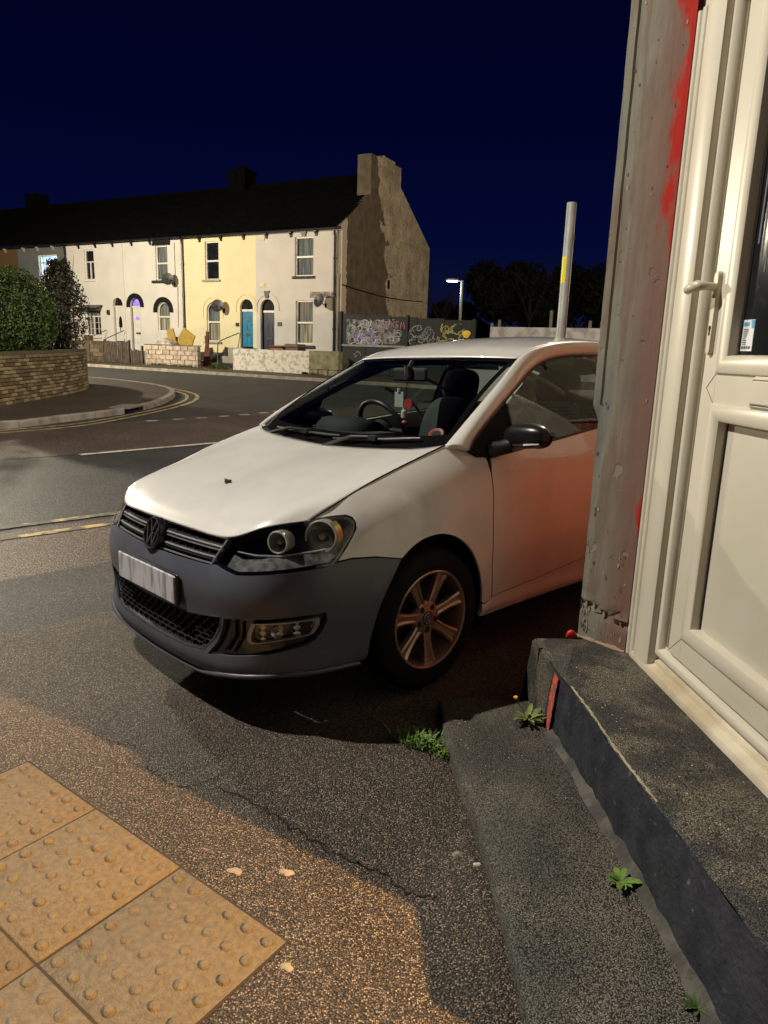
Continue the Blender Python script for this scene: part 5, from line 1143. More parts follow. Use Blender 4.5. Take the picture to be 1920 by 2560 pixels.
SLAB = asphalt('slab_concrete_rough', (.160, .150, .132), (.26, .245, .215), 260, .6, .35)
patchy(SLAB, (.75, .78, .74), (1.25, 1.18, 1.05), 4.5, .42, .60)
RISER = M('blue_black_riser_paint', (.020, .023, .030), base2=(.042, .045, .054), rough=.6, scale=14, mix=(.38, .64), bump=.8, bscale=75, bdist=.006, detail=12)
patchy(RISER, (.75, .75, .8), (3.2, 2.9, 2.5), 26, .63, .68)
sp = empty('door_step', label='high concrete doorstep with dark blue painted riser under the cream door', cat='step')
EDGE = [(.605, 2.635), (.628, 2.50), (.652, 2.27), (.675, 2.04), (.69, 1.81), (.71, 1.64), (.732, 1.47), (.752, 1.26), (.775, 1.05), (.80, .75), (.83, .3), (.86, -.4)]
FOOT = [(.585, 2.66), (.605, 2.50), (.632, 2.30), (.650, 2.12), (.672, 1.95), (.684, 1.76), (.700, 1.57), (.700, 1.39), (.712, 1.20), (.735, 1.0), (.76, .75), (.79, .3), (.82, -.4)]
def lerp_line(P, y):
    P = sorted(P, key=lambda p: p[1]); return np.interp(y, [p[1] for p in P], [p[0] for p in P])
ysr = np.arange(-.4, 2.641, .04); rg = np.random.RandomState(12)
V = []; cols = [0, .25, .5, .75, 1.]; 
for y in ysr:
    xe, xf = lerp_line(EDGE, y) + rg.uniform(-.0035, .0035), lerp_line(FOOT, y) + rg.uniform(-.004, .004)
    for t in cols: V.append((xf + (xe - xf) * t - .004 * math.sin(math.pi * t) + rg.uniform(-.0015, .0015), y, .05 + (.287 - .05) * t))
n = len(cols); F = [(j * n + i, j * n + i + 1, (j + 1) * n + i + 1, (j + 1) * n + i)[::-1] for j in range(len(ysr) - 1) for i in range(n - 1)]
obj('riser', V, F, [RISER, CONC], sp, smooth=True, fm=[1 if ysr[j] > 2.37 else 0 for j in range(len(ysr) - 1) for i in range(n - 1)])
V = []; xo = [-.0, .010, .022, .06, .12, .2, .32, .5]
for y in ysr:
    xe = lerp_line(EDGE, y) + rg.uniform(-.002, .002)
    for k, o_ in enumerate(xo): V.append((xe + o_, y, [.287, .296, .2995, .300, .3005, .301, .301, .301][k] + (rg.uniform(-.0022, .0022) if k < 4 else rg.uniform(-.0008, .0008))))
n = len(xo); F = [(j * n + i, j * n + i + 1, (j + 1) * n + i + 1, (j + 1) * n + i) for j in range(len(ysr) - 1) for i in range(n - 1)]
obj('tread', V, F, CONC, sp, smooth=True)
# far end face, leaning, with a rough arris
ex = [(.605, 2.640), (.66, 2.652), (.72, 2.664), (.78, 2.672), (.90, 2.68)]; fx = [(.575, 2.66), (.64, 2.70), (.71, 2.73), (.79, 2.74), (.93, 2.74)]
V = []
for (a, b), (c, d) in zip(ex, fx):
    for t in (0, .33, .66, 1): V.append((c + (a - c) * t + rg.uniform(-.002, .002), d + (b - d) * t, -.02 + (.287 + .02) * t))
F = [(i * 4 + j, (i + 1) * 4 + j, (i + 1) * 4 + j + 1, i * 4 + j + 1) for i in range(4) for j in range(3)]
obj('far_end_face', V, F, CONC, sp, smooth=True)
V = [(a, b, .287) for a, b in ex] + [(.615, 2.625, .2995), (.67, 2.636, .300), (.72, 2.644, .300), (.78, 2.652, .300), (.90, 2.66, .300)]; obj('far_arris', V, [(i, i + 1, 6 + i, 5 + i)[::-1] for i in range(4)], CONC, sp, smooth=True)
mb = MB(); mb.box((.61, 2.55, .2), (1.3, 2.636, .2985)); mb.box((.80, -.4, .1), (1.3, 2.6, .2975)); mb.build('step_core', CONC, sp)
# flaking paint arris, dusty lip
mb = MB(); P = [(lerp_line(EDGE, y) + .004 + rg.uniform(-.002, .002), y, .2935 + rg.uniform(-.001, .001)) for y in np.arange(2.24, 1.60, -.012)]; mb.tube(P, [.0038 * rg.uniform(.5, 1.4) for _ in P], 5); mb.build('chipped_arris', M('bare_arris', (.34, .30, .20), rough=.9), sp)
# orange-red spray mark down the riser
OR = M('orange_spray', (.60, .085, .04), base2=(.20, .085, .06), rough=.8, scale=45, mix=(.42, .62), bump=.6, bscale=80)
V = []; ym = 2.345; rr = np.random.RandomState(2)
for t in np.linspace(.04, .97, 30):
    yc = ym - (1 - t) * .0; xe, xf = lerp_line(EDGE, yc), lerp_line(FOOT, yc)
    w_ = .032 * (1 - .55 * max(0, .35 - t) / .35) * rr.uniform(.8, 1.15); x = xf + (xe - xf) * t - .0075 - .004 * math.sin(math.pi * t)
    V += [(x - .0008, yc + w_ + .006 * t, .05 + .237 * t), (x - .0008, yc - w_ + .006 * t, .05 + .237 * t)]
obj('orange_spray_mark', V, [(2 * i, 2 * i + 1, 2 * i + 3, 2 * i + 2) for i in range(29)], OR, sp)
# red blob and bare cement fillet at the foot of the pilaster
bm = bmesh.new(); bmesh.ops.create_icosphere(bm, subdivisions=3, radius=1)
for v in bm.verts: v.co = Vector((.766 + v.co.x * .019 * (1 - .45 * v.co.z), 2.674 + v.co.y * .010, .310 + (v.co.z if v.co.z < .2 else .2 + (v.co.z - .2) * .6) * .024))
me = bpy.data.meshes.new('red_paint_blob'); bm.to_mesh(me); bm.free(); link('red_paint_blob', me, M('red_paint', (.62, .02, .02), rough=.5), sp)
mb = MB(); P = [(PA[0] + PD[0] * t - .006 * 0 + -.70 * .008 * 1., PA[1] + PD[1] * t - .70 * .008, .303) for t in np.linspace(-.03, .2, 14)]; mb.tube(P, [.008 * rg.uniform(.6, 1.3) for _ in P], 6); mb.build('cement_fillet', M('cement_pinkish', (.36, .25, .18), rough=.9, bump=.4), sp)
# low slab
ls = empty('low_slab', label='low rough concrete slab in front of the painted doorstep riser', cat='slab')
SE = [(.247, 2.585), (.248, 2.28), (.272, 2.10), (.298, 1.92), (.312, 1.75), (.322, 1.62), (.331, 1.43), (.340, 1.19), (.350, .9), (.36, .4), (.37, -.4)]
V = []; cs = [0, .04, .09, .2, .35, .5, .65, .8, .93, 1.0]
for y in np.arange(-.4, 2.60, .03):
    xl = lerp_line(SE, y) + rg.uniform(-.002, .002); xr = lerp_line(FOOT, y) + .02
    yy = y if y < 2.55 else y
    V.append((xl - .012, yy, -.02)); V.append((xl - .005 + rg.uniform(-.0015, .0015), yy, .052 + rg.uniform(-.002, .002)))
    for t in cs: V.append((xl + .006 + (xr - xl - .006) * t, yy, .0605 + .003 * min(1, t / .09) + (.006 * max(0, t - .9) / .1) + .0022 * math.sin(7 * y + 5 * t) + rg.uniform(-.0008, .0008)))
n = len(cs) + 2; m = len(V) // n; F = [(j * n + i, j * n + i + 1, (j + 1) * n + i + 1, (j + 1) * n + i) for j in range(m - 1) for i in range(n - 1)]
k = len(V); last = (m - 1) * n
for i in range(n): x, y, z = V[last + i]; V.append((x, y + .012, z - .012 if z > 0 else z)); V.append((x, y + .022 + .0 * i, -.02))
F += [(last + i, last + i + 1, k + 2 * (i + 1), k + 2 * i) for i in range(n - 1)] + [(k + 2 * i, k + 2 * i + 2, k + 2 * i + 3, k + 2 * i + 1) for i in range(n - 1)]
obj('slab_body', V, F, SLAB, ls, smooth=True)
# crumbly mortar fillet along the riser foot
V = []; 
for y in np.arange(-.4, 2.36, .03):
    xf = lerp_line(FOOT, y); w_ = .018 + .012 * math.sin(9 * y) ** 2 + rg.uniform(0, .008)
    V += [(xf - w_, y, .0625), (xf - w_ * .4, y, .072 + rg.uniform(0, .004)), (xf + .006, y, .082 + rg.uniform(0, .012))]
m = len(V) // 3; obj('mortar_fillet', V, [(j * 3 + i, j * 3 + i + 1, (j + 1) * 3 + i + 1, (j + 1) * 3 + i) for j in range(m - 1) for i in range(2)], M('mortar_fillet', (.060, .055, .048), base2=(.115, .105, .09), rough=.95, scale=12, bump=.9, bscale=90), ls, smooth=True)
# loose grit
GR = M('pale_grit', (.42, .38, .30), rough=.8, var=.4, scale=20); mb = MB(); rg = np.random.RandomState(31)
for k in range(620):
    if k < 150: y = rg.uniform(.95, 2.5); x = lerp_line(SE, y) + .02 + abs(rg.randn()) * .10; z = .0645
    elif k < 330: y = rg.uniform(1.0, 2.4); x = lerp_line(EDGE, y) + .03 + abs(rg.randn()) * .1; z = .301
    else: x, y = rg.uniform(-1.3, .3), rg.uniform(1.1, 3.2); z = zg(x, y) + .012
    if z < .03 and x > lerp_line(SE, y) - .02: continue
    if z == .0645 and x > lerp_line(FOOT, y) - .03: continue
    r = rg.uniform(.0012, .0032) * (1 if z > .03 else .8); vs = [(x + r * math.cos(a), y + r * math.sin(a), z) for a in (0, 1.6, 3.1, 4.7)] + [(x, y, z + r * .9)]; mb.add(vs, [(0, 1, 4), (1, 2, 4), (2, 3, 4), (3, 0, 4)])
tag(mb.build('loose_grit', GR), kind='stuff')
# weeds
def leafy(name, x, y, z, n, L_, label, seed, mat=GRASS2, wid=.28, up_=.5, flower=False, cat='weed'):
    rg = np.random.RandomState(seed); g = empty(name, (x, y, z), label=label, cat=cat)
    for k in range(n):
        a = 2 * math.pi * k / n + rg.uniform(-.4, .4); l = L_ * rg.uniform(.6, 1.15); e = rg.uniform(.3, 1.) * up_; V = []; m = 7
        for i in range(m):
            t = i / (m - 1); w_ = wid * l * (math.sin(math.pi * (t * .92 + .04)) ** .8) * (1 + .25 * math.sin(t * 18)) * .5; r = l * t; h = l * (e * t * 1.4 - .7 * t * t * e) + .004
            c, s = math.cos(a), math.sin(a); V += [(r * c - w_ * s, r * s + w_ * c, h + w_ * .3), (r * c, r * s, h), (r * c + w_ * s, r * s - w_ * c, h + w_ * .3)]
        F = [(3 * i + j, 3 * i + j + 1, 3 * i + 4 + j, 3 * i + 3 + j) for i in range(m - 1) for j in range(2)]; obj('leaf', V, F, mat, g, smooth=True)
    if flower:
        mb = MB(); mb.tube([(0, 0, 0), (-.02, .015, .05), (-.045, .02, .085)], .0016, 5); mb.build('flower_stalk', mat, g)
        mb = MB(); mb.lathe([(.001, .092), (.007, .094), (.0085, .090), (.005, .083), (.001, .081)], 12, Matrix.Translation((-.045, .02, 0))); mb.build('flower', M('dandelion_yellow', (.80, .48, .02), rough=.6), g)
    return g
leafy('leafy_weed', .642, 1.585, .068, 9, .050, 'small bright green rosette weed at the foot of the dark riser, nearer the camera', 5, wid=.42)
leafy('dandelion', .555, 2.40, .064, 16, .075, 'dandelion with one small yellow flower in the far corner of the low slab', 7, mat=M('dandelion_leaf', (.11, .15, .03), base2=(.20, .23, .07), rough=.6, scale=30), wid=.26, up_=.9, flower=True)
leafy('dark_weed', .69, 1.225, .066, 9, .04, 'dark little weed in the shadowed joint at the foot of the riser, lower right', 8, mat=GRASS, wid=.3)
gr = tuft('grass_clump', .16, 2.315, .13, .045, 260, .05, GRASS2, lambda x, y: zg(x, y) + .012, ang=-.45, wd=.0028, lean=1.2, kind='stuff', seed=3)
def cl2(rg): a = rg.uniform(-1, 1); return np.array([.205 + a * .045 + .0 , 2.27 - a * .06 + rg.uniform(-.02, .02), .012 + rg.uniform(.004, .04)]), np.array([0, 0, 1.])
lw = empty('ground_weed', (0, 0, 0), label='low bright green leafy weeds along the corner of the low slab', cat='weeds'); foliage('foliage', cl2, 420, .0085, [GRASS2, GRASS2, GRASS], lw, 12)
tuft('edge_grass', .335, 1.15, .02, .12, 60, .03, GRASS, lambda x, y: .014, ang=0, wd=.0022, kind='stuff', seed=14)
# ================================================================== THE WHITE CAR (car frame: x forward from the front axle, y left, z up)
CQ = (-0.34337, 3.35728, -0.01396)
CR = Matrix.Rotation(R_(222.769), 4, 'Z') @ Matrix.Rotation(R_(-.7534), 4, 'Y') @ Matrix.Rotation(R_(2.0038), 4, 'X')
CM = Matrix.Translation(CQ) @ CR
car = empty('parked_car', mw=CM, label='white three-door hatchback with grey unpainted front bumper parked beside the pilaster', cat='car')
PLAN = crom([(.842, 0), (.838, .2), (.820, .4), (.778, .57), (.70, .692), (.59, .764), (.455, .803), (.3, .823), (0, .838), (-.4, .841), (-1.2, .841), (-2.0, .836), (-2.5, .81), (-2.82, .74), (-3.02, .58), (-3.11, .3), (-3.125, 0)], 24)
_s = np.concatenate([[0], np.cumsum(np.linalg.norm(np.diff(PLAN, axis=0), axis=1))]); ATOT = float(_s[-1])
_t = np.gradient(PLAN, axis=0); _t /= np.linalg.norm(_t, axis=1)[:, None]; _n = np.stack([_t[:, 1], -_t[:, 0]], 1); _n[0] = (1, 0); _n[-1] = (-1, 0)
def plan(a):
    s = 1 if a >= 0 else -1; a = abs(a); p = np.array([np.interp(a, _s, PLAN[:, 0]), np.interp(a, _s, PLAN[:, 1])]); n = np.array([np.interp(a, _s, _n[:, 0]), np.interp(a, _s, _n[:, 1])]); n /= np.linalg.norm(n); p[1] *= s; n[1] *= s
    return p, n
def a_at_x(x): return float(np.interp(-x, -PLAN[:, 0], _s))
ZS = [.05, .12, .2, .3, .4, .5, .6, .7, .8, .9, 1.0, 1.1]
PROF = [
 (0.0,      [.10, .045, .0, .012, .006, .0, .028, .080, .19, .31, .43, .5]),
 (0.45,     [.10, .045, .0, .012, .006, .0, .032, .090, .20, .32, .43, .5]),
 (0.88,     [.10, .06, .02, .016, .006, .0, .016, .068, .150, .26, .38, .5]),
 (1.25,     [.11, .07, .03, .02, .008, .0, .002, .012, .060, .15, .28, .4]),
 (a_at_x(0), [.13, .08, .03, .02, .010, .002, .0, .002, .018, .070, .17, .3]),
 (a_at_x(-.4), [.13, .09, .045, .03, .018, .008, .0, .0, .008, .032, .075, .12]),
 (a_at_x(-2.2), [.13, .09, .045, .03, .018, .008, .0, .0, .008, .032, .07, .11]),
 (ATOT,     [.10, .06, .0, .0, .0, .0, .012, .035, .055, .075, .10, .13])]
def _cub(z, v):
    z = min(max(z, ZS[0]), ZS[-1]); i = 0
    while i < len(ZS) - 2 and z >= ZS[i + 1]: i += 1
    h = ZS[i + 1] - ZS[i]; t = (z - ZS[i]) / h
    def m(k):
        if k == 0: return (v[1] - v[0]) / (ZS[1] - ZS[0])
        if k == len(ZS) - 1: return (v[-1] - v[-2]) / (ZS[-1] - ZS[-2])
        return (v[k + 1] - v[k - 1]) / (ZS[k + 1] - ZS[k - 1])
    return (2 * t**3 - 3 * t * t + 1) * v[i] + (t**3 - 2 * t * t + t) * h * m(i) + (-2 * t**3 + 3 * t * t) * v[i + 1] + (t**3 - t * t) * h * m(i + 1)
def off_raw(a, z):
    a = abs(a)
    for k in range(len(PROF) - 1):
        if a <= PROF[k + 1][0]: break
    a0, p0 = PROF[k]; a1, p1 = PROF[k + 1]; t = min(1, max(0, (a - a0) / (a1 - a0))); t = t * t * (3 - 2 * t)
    return _cub(z, p0) * (1 - t) + _cub(z, p1) * t
_SA, _SZ = .03, .0125; _NA = int(ATOT / _SA) + 6; _NZ = 88; _OFF = np.array([[off_raw(max(-ATOT, min(ATOT, (i - 3) * _SA)), .03 + (j - 3) * _SZ) for j in range(_NZ)] for i in range(_NA)])
def _gs(T, s, ax):
    k = np.arange(-int(3 * s) - 1, int(3 * s) + 2); w = np.exp(-.5 * (k / s) ** 2); w /= w.sum(); P = np.pad(T, [(len(k) // 2,) * 2 if a == ax else (0, 0) for a in (0, 1)], mode='edge'); return np.apply_along_axis(lambda v: np.convolve(v, w, 'valid'), ax, P)
_S1 = _gs(_gs(_OFF, 1.0, 1), 1.2, 0); _S2 = _gs(_gs(_OFF, 3.0, 1), 4.5, 0)
_wt = np.clip(((np.arange(_NA) - 3) * _SA - .85) / .45, 0, 1)[:, None]; _wt = _wt * _wt * (3 - 2 * _wt); _OFF = _S1 * (1 - _wt) + _S2 * _wt
def off(a, z):
    u = abs(a) / _SA + 3; v = (z - .03) / _SZ + 3; i = int(min(max(math.floor(u), 1), _NA - 3)); j = int(min(max(math.floor(v), 1), _NZ - 3)); fu = u - i; fv = v - j
    def w(t): return (-.5 * t + t * t - .5 * t**3, 1 - 2.5 * t * t + 1.5 * t**3, .5 * t + 2 * t * t - 1.5 * t**3, -.5 * t * t + .5 * t**3)
    wu, wv = w(fu), w(fv)
    return sum(wu[p] * sum(wv[q_] * _OFF[i - 1 + p, j - 1 + q_] for q_ in range(4)) for p in range(4))
def body(a, z, inset=0.):
    p, n = plan(a); x = p[0]; d = off(a, z) + inset
    if x < .1 and abs(p[1]) > .6:
        zc = .850 - .060 * x; w = min(1, max(0, (-.30 - x) / .5)); d -= .009 * w * math.exp(-math.sqrt((z - zc) ** 2 + 4e-5) / .05)
    for wx in (0, -2.47):
        r = math.hypot(x - wx, z - .29)
        if abs(p[1]) > .55 and z > .15: d -= .010 * math.exp(-((r - .345) / .05) ** 2)
    q = p - n * d
    return np.array([q[0], q[1], z])
OUTC = lambda p: np.array([p[0] + 1.2, p[1] * 2.2, 0.]) if abs(p[1]) < .82 or True else p
def outw(p): v = np.array([p[0] + 1.15, p[1] * 2.6, .2]); return v
PAINT = M('car_paint_white', (.62, .60, .57), rough=.30, var=.03, scale=7, coat=1., spec=.5)
def dirt():
    m = PAINT; t = m.node_tree
dirt()
BUMP = M('bumper_grey_plastic', (.078, .085, .108), rough=.38, var=.08, scale=5, bump=.08, bscale=400, spec=.5)
BPL = M('black_plastic', (.012, .012, .013), rough=.45); BGL = M('black_gloss_plastic', (.006, .006, .008), rough=.10, spec=.7, var=.05)
CHR = M('chrome', (.62, .62, .62), rough=.20, metal=.6, var=.03); DCHR = M('dull_chrome', (.34, .34, .35), rough=.28, metal=.6, var=.05)
RUB = M('tyre_rubber', (.008, .008, .008), rough=.85, spec=.15, bump=.2, bscale=80)
LIN = M('wheel_arch_liner', (.005, .005, .005), rough=.95)
WG = glass_mat('windscreen_glass', (.80, .87, .83), .01, ior=1.5); CG = glass_mat('lamp_lens', (.93, .94, .94), .01, ior=1.45); SG = glass_mat('side_glass', (.66, .75, .70), .01, ior=1.5)
FRIT = M('glass_border_black', (.006, .006, .006), rough=.08)
mir = lambda L: [(-a, z) for a, z in L][::-1]
# ---- bumper
BOT = [(0, .152), (.357, .158), (.524, .190), (.75, .217), (.93, .214), (1.1, .212)]
ARC_B = [tuple(p) for p in crom([(1.112, .225), (1.128, .307), (1.158, .415), (1.205, .512), (1.256, .593)], 4)]
TOPB = [(1.147, .612), (1.043, .619), (.969, .613), (.954, .604), (.854, .597), (.754, .589), (.647, .577), (.58, .570), (.518, .580), (.463, .592), (.437, .586)]
half = BOT + ARC_B + TOPB
outl = half + [(0, .578)] + mir(half[1:])
LG = [(0, .374), (.304, .380), (.505, .403), (.497, .362), (.464, .312), (.410, .256), (.279, .240), (0, .236)]
lgfull = LG[1:-1] + [LG[-1]] + mir(LG[1:-1]) + [LG[0]]
GLO = [(.522, .399), (.685, .427), (.929, .436), (.934, .406), (.917, .370), (.889, .334), (.854, .314), (.75, .292), (.642, .274), (.432, .243), (.480, .300), (.512, .360)]
ow = outw
panel('front_bumper', outl, body, .022, BUMP, car, holes=[lgfull, GLO, mir(GLO)], flange=.02, outward=ow)
# lip spoiler below
V = []; As = np.linspace(-1.08, 1.08, 80)
def lip(a, k):
    z = float(np.interp(abs(a), [p[0] for p in BOT], [p[1] for p in BOT])) - .002
    return body(a, z, [0.0, -.012, .004, .06][k]) + np.array([0, 0, [0, -.006, -.022, -.016][k]])
for a in As:
    for k in range(4): V.append(lip(a, k))
obj('bumper_lip', V, [(i * 4 + k, (i + 1) * 4 + k, (i + 1) * 4 + k + 1, i * 4 + k + 1) for i in range(79) for k in range(3)], BUMP, car, smooth=True)
for s, G_ in ((1, GLO), (-1, mir(GLO))):
    fb = panel('fog_lamp_bay', G_, lambda a, z, i: body(a, z, i + .022), .03, BGL, car, flange=.0, outward=ow)
    FG = [(.644, .398), (.770, .409), (.904, .417), (.903, .389), (.881, .357), (.846, .349), (.751, .336), (.642, .316), (.622, .322), (.624, .355)]
    FG = [(a * s, z) for a, z in FG]; FG = FG if s > 0 else FG[::-1]; cen = np.mean(FG, 0)
    bez = [tuple(cen + (np.array(p) - cen) * .87) for p in FG]; fl = empty('fog_lamp'); fl.parent = car
    panel('bezel', FG, lambda a, z, i: body(a, z, i + .004), .02, DCHR, fl, holes=[bez], flange=.02, outward=ow)
    panel('lens', bez, lambda a, z, i: body(a, z, i + .006), .03, CG, fl, flange=.0, outward=ow)
    panel('reflector_back', bez, lambda a, z, i: body(a, z, i + .026 + .006 * math.sin(a * 90) + .003 * math.sin(z * 260)), .008, M('fog_reflector', (.75, .72, .66), rough=.2, metal=.6), fl, flange=.0, outward=ow, custom=False)
    mb = MB(); P = body(.735 * s, .366, .0); d = np.array([math.cos(.55), s * math.sin(.55), 0]); c = P - d * .020
    T = Matrix.Translation(c) @ Vector(d).to_track_quat('Z', 'Y').to_matrix().to_4x4(); mb.lathe([(.022, .004), (.020, .010), (.012, -.002), (.001, -.006)], 18, T); smooth_angle(mb.build('bulb_cup', CHR, fl))
    # stays of the bay
    for aa in (.60, .565):
        mb = MB(); mb.tube([body(aa * s, .392 - .0, .014), body(aa * .985 * s, .33, .010), body((aa - .05) * s, .272, .012)], .006, 6); mb.build('bay_rib', BGL, fb)
# lower grille: recessed back, honeycomb, frame
panel('lower_grille_back', lgfull, lambda a, z, i: body(a, z, i + .05), .05, LIN, car, flange=0, outward=ow)
hc = MB(); cw, ch_ = .052, .0235; poly = np.array(lgfull); poly_in = poly * [.975, 1] 
rws = 0
for r in range(9):
    z = .240 + r * ch_ * .80
    for k in range(-12, 13):
        a = k * cw + (cw / 2 if r % 2 else 0)
        if not inside(np.array([[a, z]]), poly_in)[0] or not inside(np.array([[a, z + .008]]), poly)[0] or not inside(np.array([[a, z - .008]]), poly)[0]: continue
        ho = [(-.5, 0), (-.36, -.55), (.36, -.55), (.5, 0), (.36, .55), (-.36, .55)]; vs = []
        for sc, ins in ((1.0, .014), (.80, .012), (.72, .042)):
            for x, y in ho: vs.append(body(a + x * cw * sc, z + y * ch_ * .98 * sc, ins))
        k0 = 6; fs = [(i, (i + 1) % 6, 6 + (i + 1) % 6, 6 + i) for i in range(6)] + [(6 + i, 6 + (i + 1) % 6, 12 + (i + 1) % 6, 12 + i) for i in range(6)]
        hc.add(vs, fs)
tag(hc.build('honeycomb_grille', M('grille_plastic', (.020, .020, .022), rough=.35), car))
P_ = [body(a, z, .004) for a, z in resample(lgfull, .03)]; mb = MB(); mb.tube(P_, .0055, 6, closed=True); smooth_angle(mb.build('lower_grille_frame', M('grille_frame_satin', (.05, .05, .055), rough=.25), car))
# ---- upper grille
def gz(a, t): zt = .690 - .006 * (abs(a) / .49) ** 2; zb = .582 + .004 * (abs(a) / .44); return zb + (zt - zb) * t
GT = lambda a: (a, gz(a, 1)); aa = np.linspace(-.482, .482, 30)
gp = [(a * .905, gz(a * .905, 0)) for a in np.linspace(-.482, .482, 20)] + [(a, gz(a, 1)) for a in np.linspace(.482, -.482, 20)]
panel('grille_back', gp, lambda a, z, i: body(a, z, i + .055), .05, LIN, car, flange=0, outward=ow)
def slat(t, name, h, ins, mat, d=.03, a0=.475):
    V = []; 
    for a in np.linspace(-a0, a0, 50):
        z = gz(a, t); V += [body(a, z + h / 2, ins), body(a, z - h / 2, ins), body(a, z - h * .7, ins + d), body(a, z + h * .5, ins + d)]
    return obj(name, V, [(i * 4 + k, i * 4 + (k + 1) % 4, (i + 1) * 4 + (k + 1) % 4, (i + 1) * 4 + k) for i in range(49) for k in range(4)] + [(0, 3, 2, 1), (196, 197, 198, 199)], mat, car)
for t, w_, a0 in ((.95, .013, .482), (.60, .024, .468), (.22, .016, .448)):
    slat(t, 'grille_slat', w_, .012, BPL, .04, a0); slat(t + (.0 if t > .9 else .05), 'chrome_strip', .0045, .008, CHR, .006, a0)
slat(.53, 'chrome_strip', .003, .0095, DCHR, .006, .46); slat(.02, 'chrome_strip', .004, .010, DCHR, .006, .436)
mb = MB()
for a in np.linspace(-.44, .44, 17):
    for t0, t1 in ((.30, .52), (.70, .90), (.05, .16)):
        q = [body(a - .003, gz(a, t0), .02), body(a + .003, gz(a, t0), .02), body(a + .003, gz(a, t1), .02), body(a - .003, gz(a, t1), .02)]; p_ = [v - np.array([.03, 0, 0]) for v in q]
        mb.add(q + p_, [(0, 1, 2, 3), (1, 5, 6, 2), (4, 0, 3, 7), (5, 4, 7, 6)])
mb.build('grille_fins', BPL, car)
for s in (1, -1): mb = MB(); mb.tube([body(s * .484, .692, .003), body(s * .462, .640, .002), body(s * .438, .586, .002)], .0045, 6); mb.build('grille_end_trim', CHR, car)
# ---- emblem: ring with the two stacked letters
em = empty('emblem'); em.parent = car; EN = Vector((1, 0, .28)).normalized(); T = Matrix.Translation((.806, 0, .636)) @ EN.to_track_quat('Z', 'Y').to_matrix().to_4x4()
# make local Y point up
zv = EN; yv = Vector((0, 0, 1)) - zv * zv.z; yv.normalize(); xv = yv.cross(zv); T = Matrix(((xv.x, yv.x, zv.x, .808), (xv.y, yv.y, zv.y, 0), (xv.z, yv.z, zv.z, .634), (0, 0, 0, 1)))
EM = M('emblem_black', (.010, .010, .011), rough=.22, spec=.6, var=.05)
mb = MB(); mb.lathe([(.068, -.04), (.070, .006), (.067, .013), (.060, .013), (.057, .004), (.001, .002)], 40, T); smooth_angle(mb.build('emblem_disc', EM, em), 30)
EMR = M('emblem_edge', (.055, .055, .058), rough=.2, spec=.7)
mb = MB(); 
def bar(p, q, w_):
    p, q = np.array(p), np.array(q); d = (q - p) / np.linalg.norm(q - p); n = np.array([-d[1], d[0]]) * w_ / 2
    vs = [(*(p + n), .003), (*(p - n), .003), (*(q - n), .003), (*(q + n), .003)]; vt = [(*(p + n * .8), .012), (*(p - n * .8), .012), (*(q - n * .8), .012), (*(q + n * .8), .012)]
    mb.add([T @ Vector(v) for v in vs + vt], [(4, 5, 6, 7), (0, 1, 5, 4), (1, 2, 6, 5), (2, 3, 7, 6), (3, 0, 4, 7)])
r = .056
bar((-.022, .052), (-.002, .006), .010); bar((.022, .052), (.002, .006), .010)
bar((-.047, .030), (-.021, -.046), .010); bar((.047, .030), (.021, -.046), .010); bar((-.021, -.046), (-.001, -.002), .010); bar((.021, -.046), (.001, -.002), .010)
mb.build('emblem_letters', EMR, em)
mb = MB(); mb.tube([T @ Vector((.0625 * math.cos(t), .0625 * math.sin(t), .012)) for t in np.linspace(0, 2 * math.pi, 40, endpoint=False)], .0028, 6, closed=True); mb.build('emblem_ring', EMR, em)
# ---- number plate (characters unreadable in the photograph: left as soft grey smudges)
npm = M('number_plate_white', (.55, .55, .57), base2=(.26, .26, .30), rough=.35, scale=1, stretch=(1, 24, 6), mix=(.47, .60))
mb = MB(); mb.bbox((0, -.265, .402), (.012, .265, .516), .004); T2 = Matrix.Translation((.846, 0, 0)); o = mb.build('number_plate', npm, car); o.location = (.846, 0, 0)
mb = MB(); mb.bbox((0, -.275, .394), (.012, .275, .524), .004); o = mb.build('number_plate_holder', BPL, car); o.location = (.838, 0, 0)
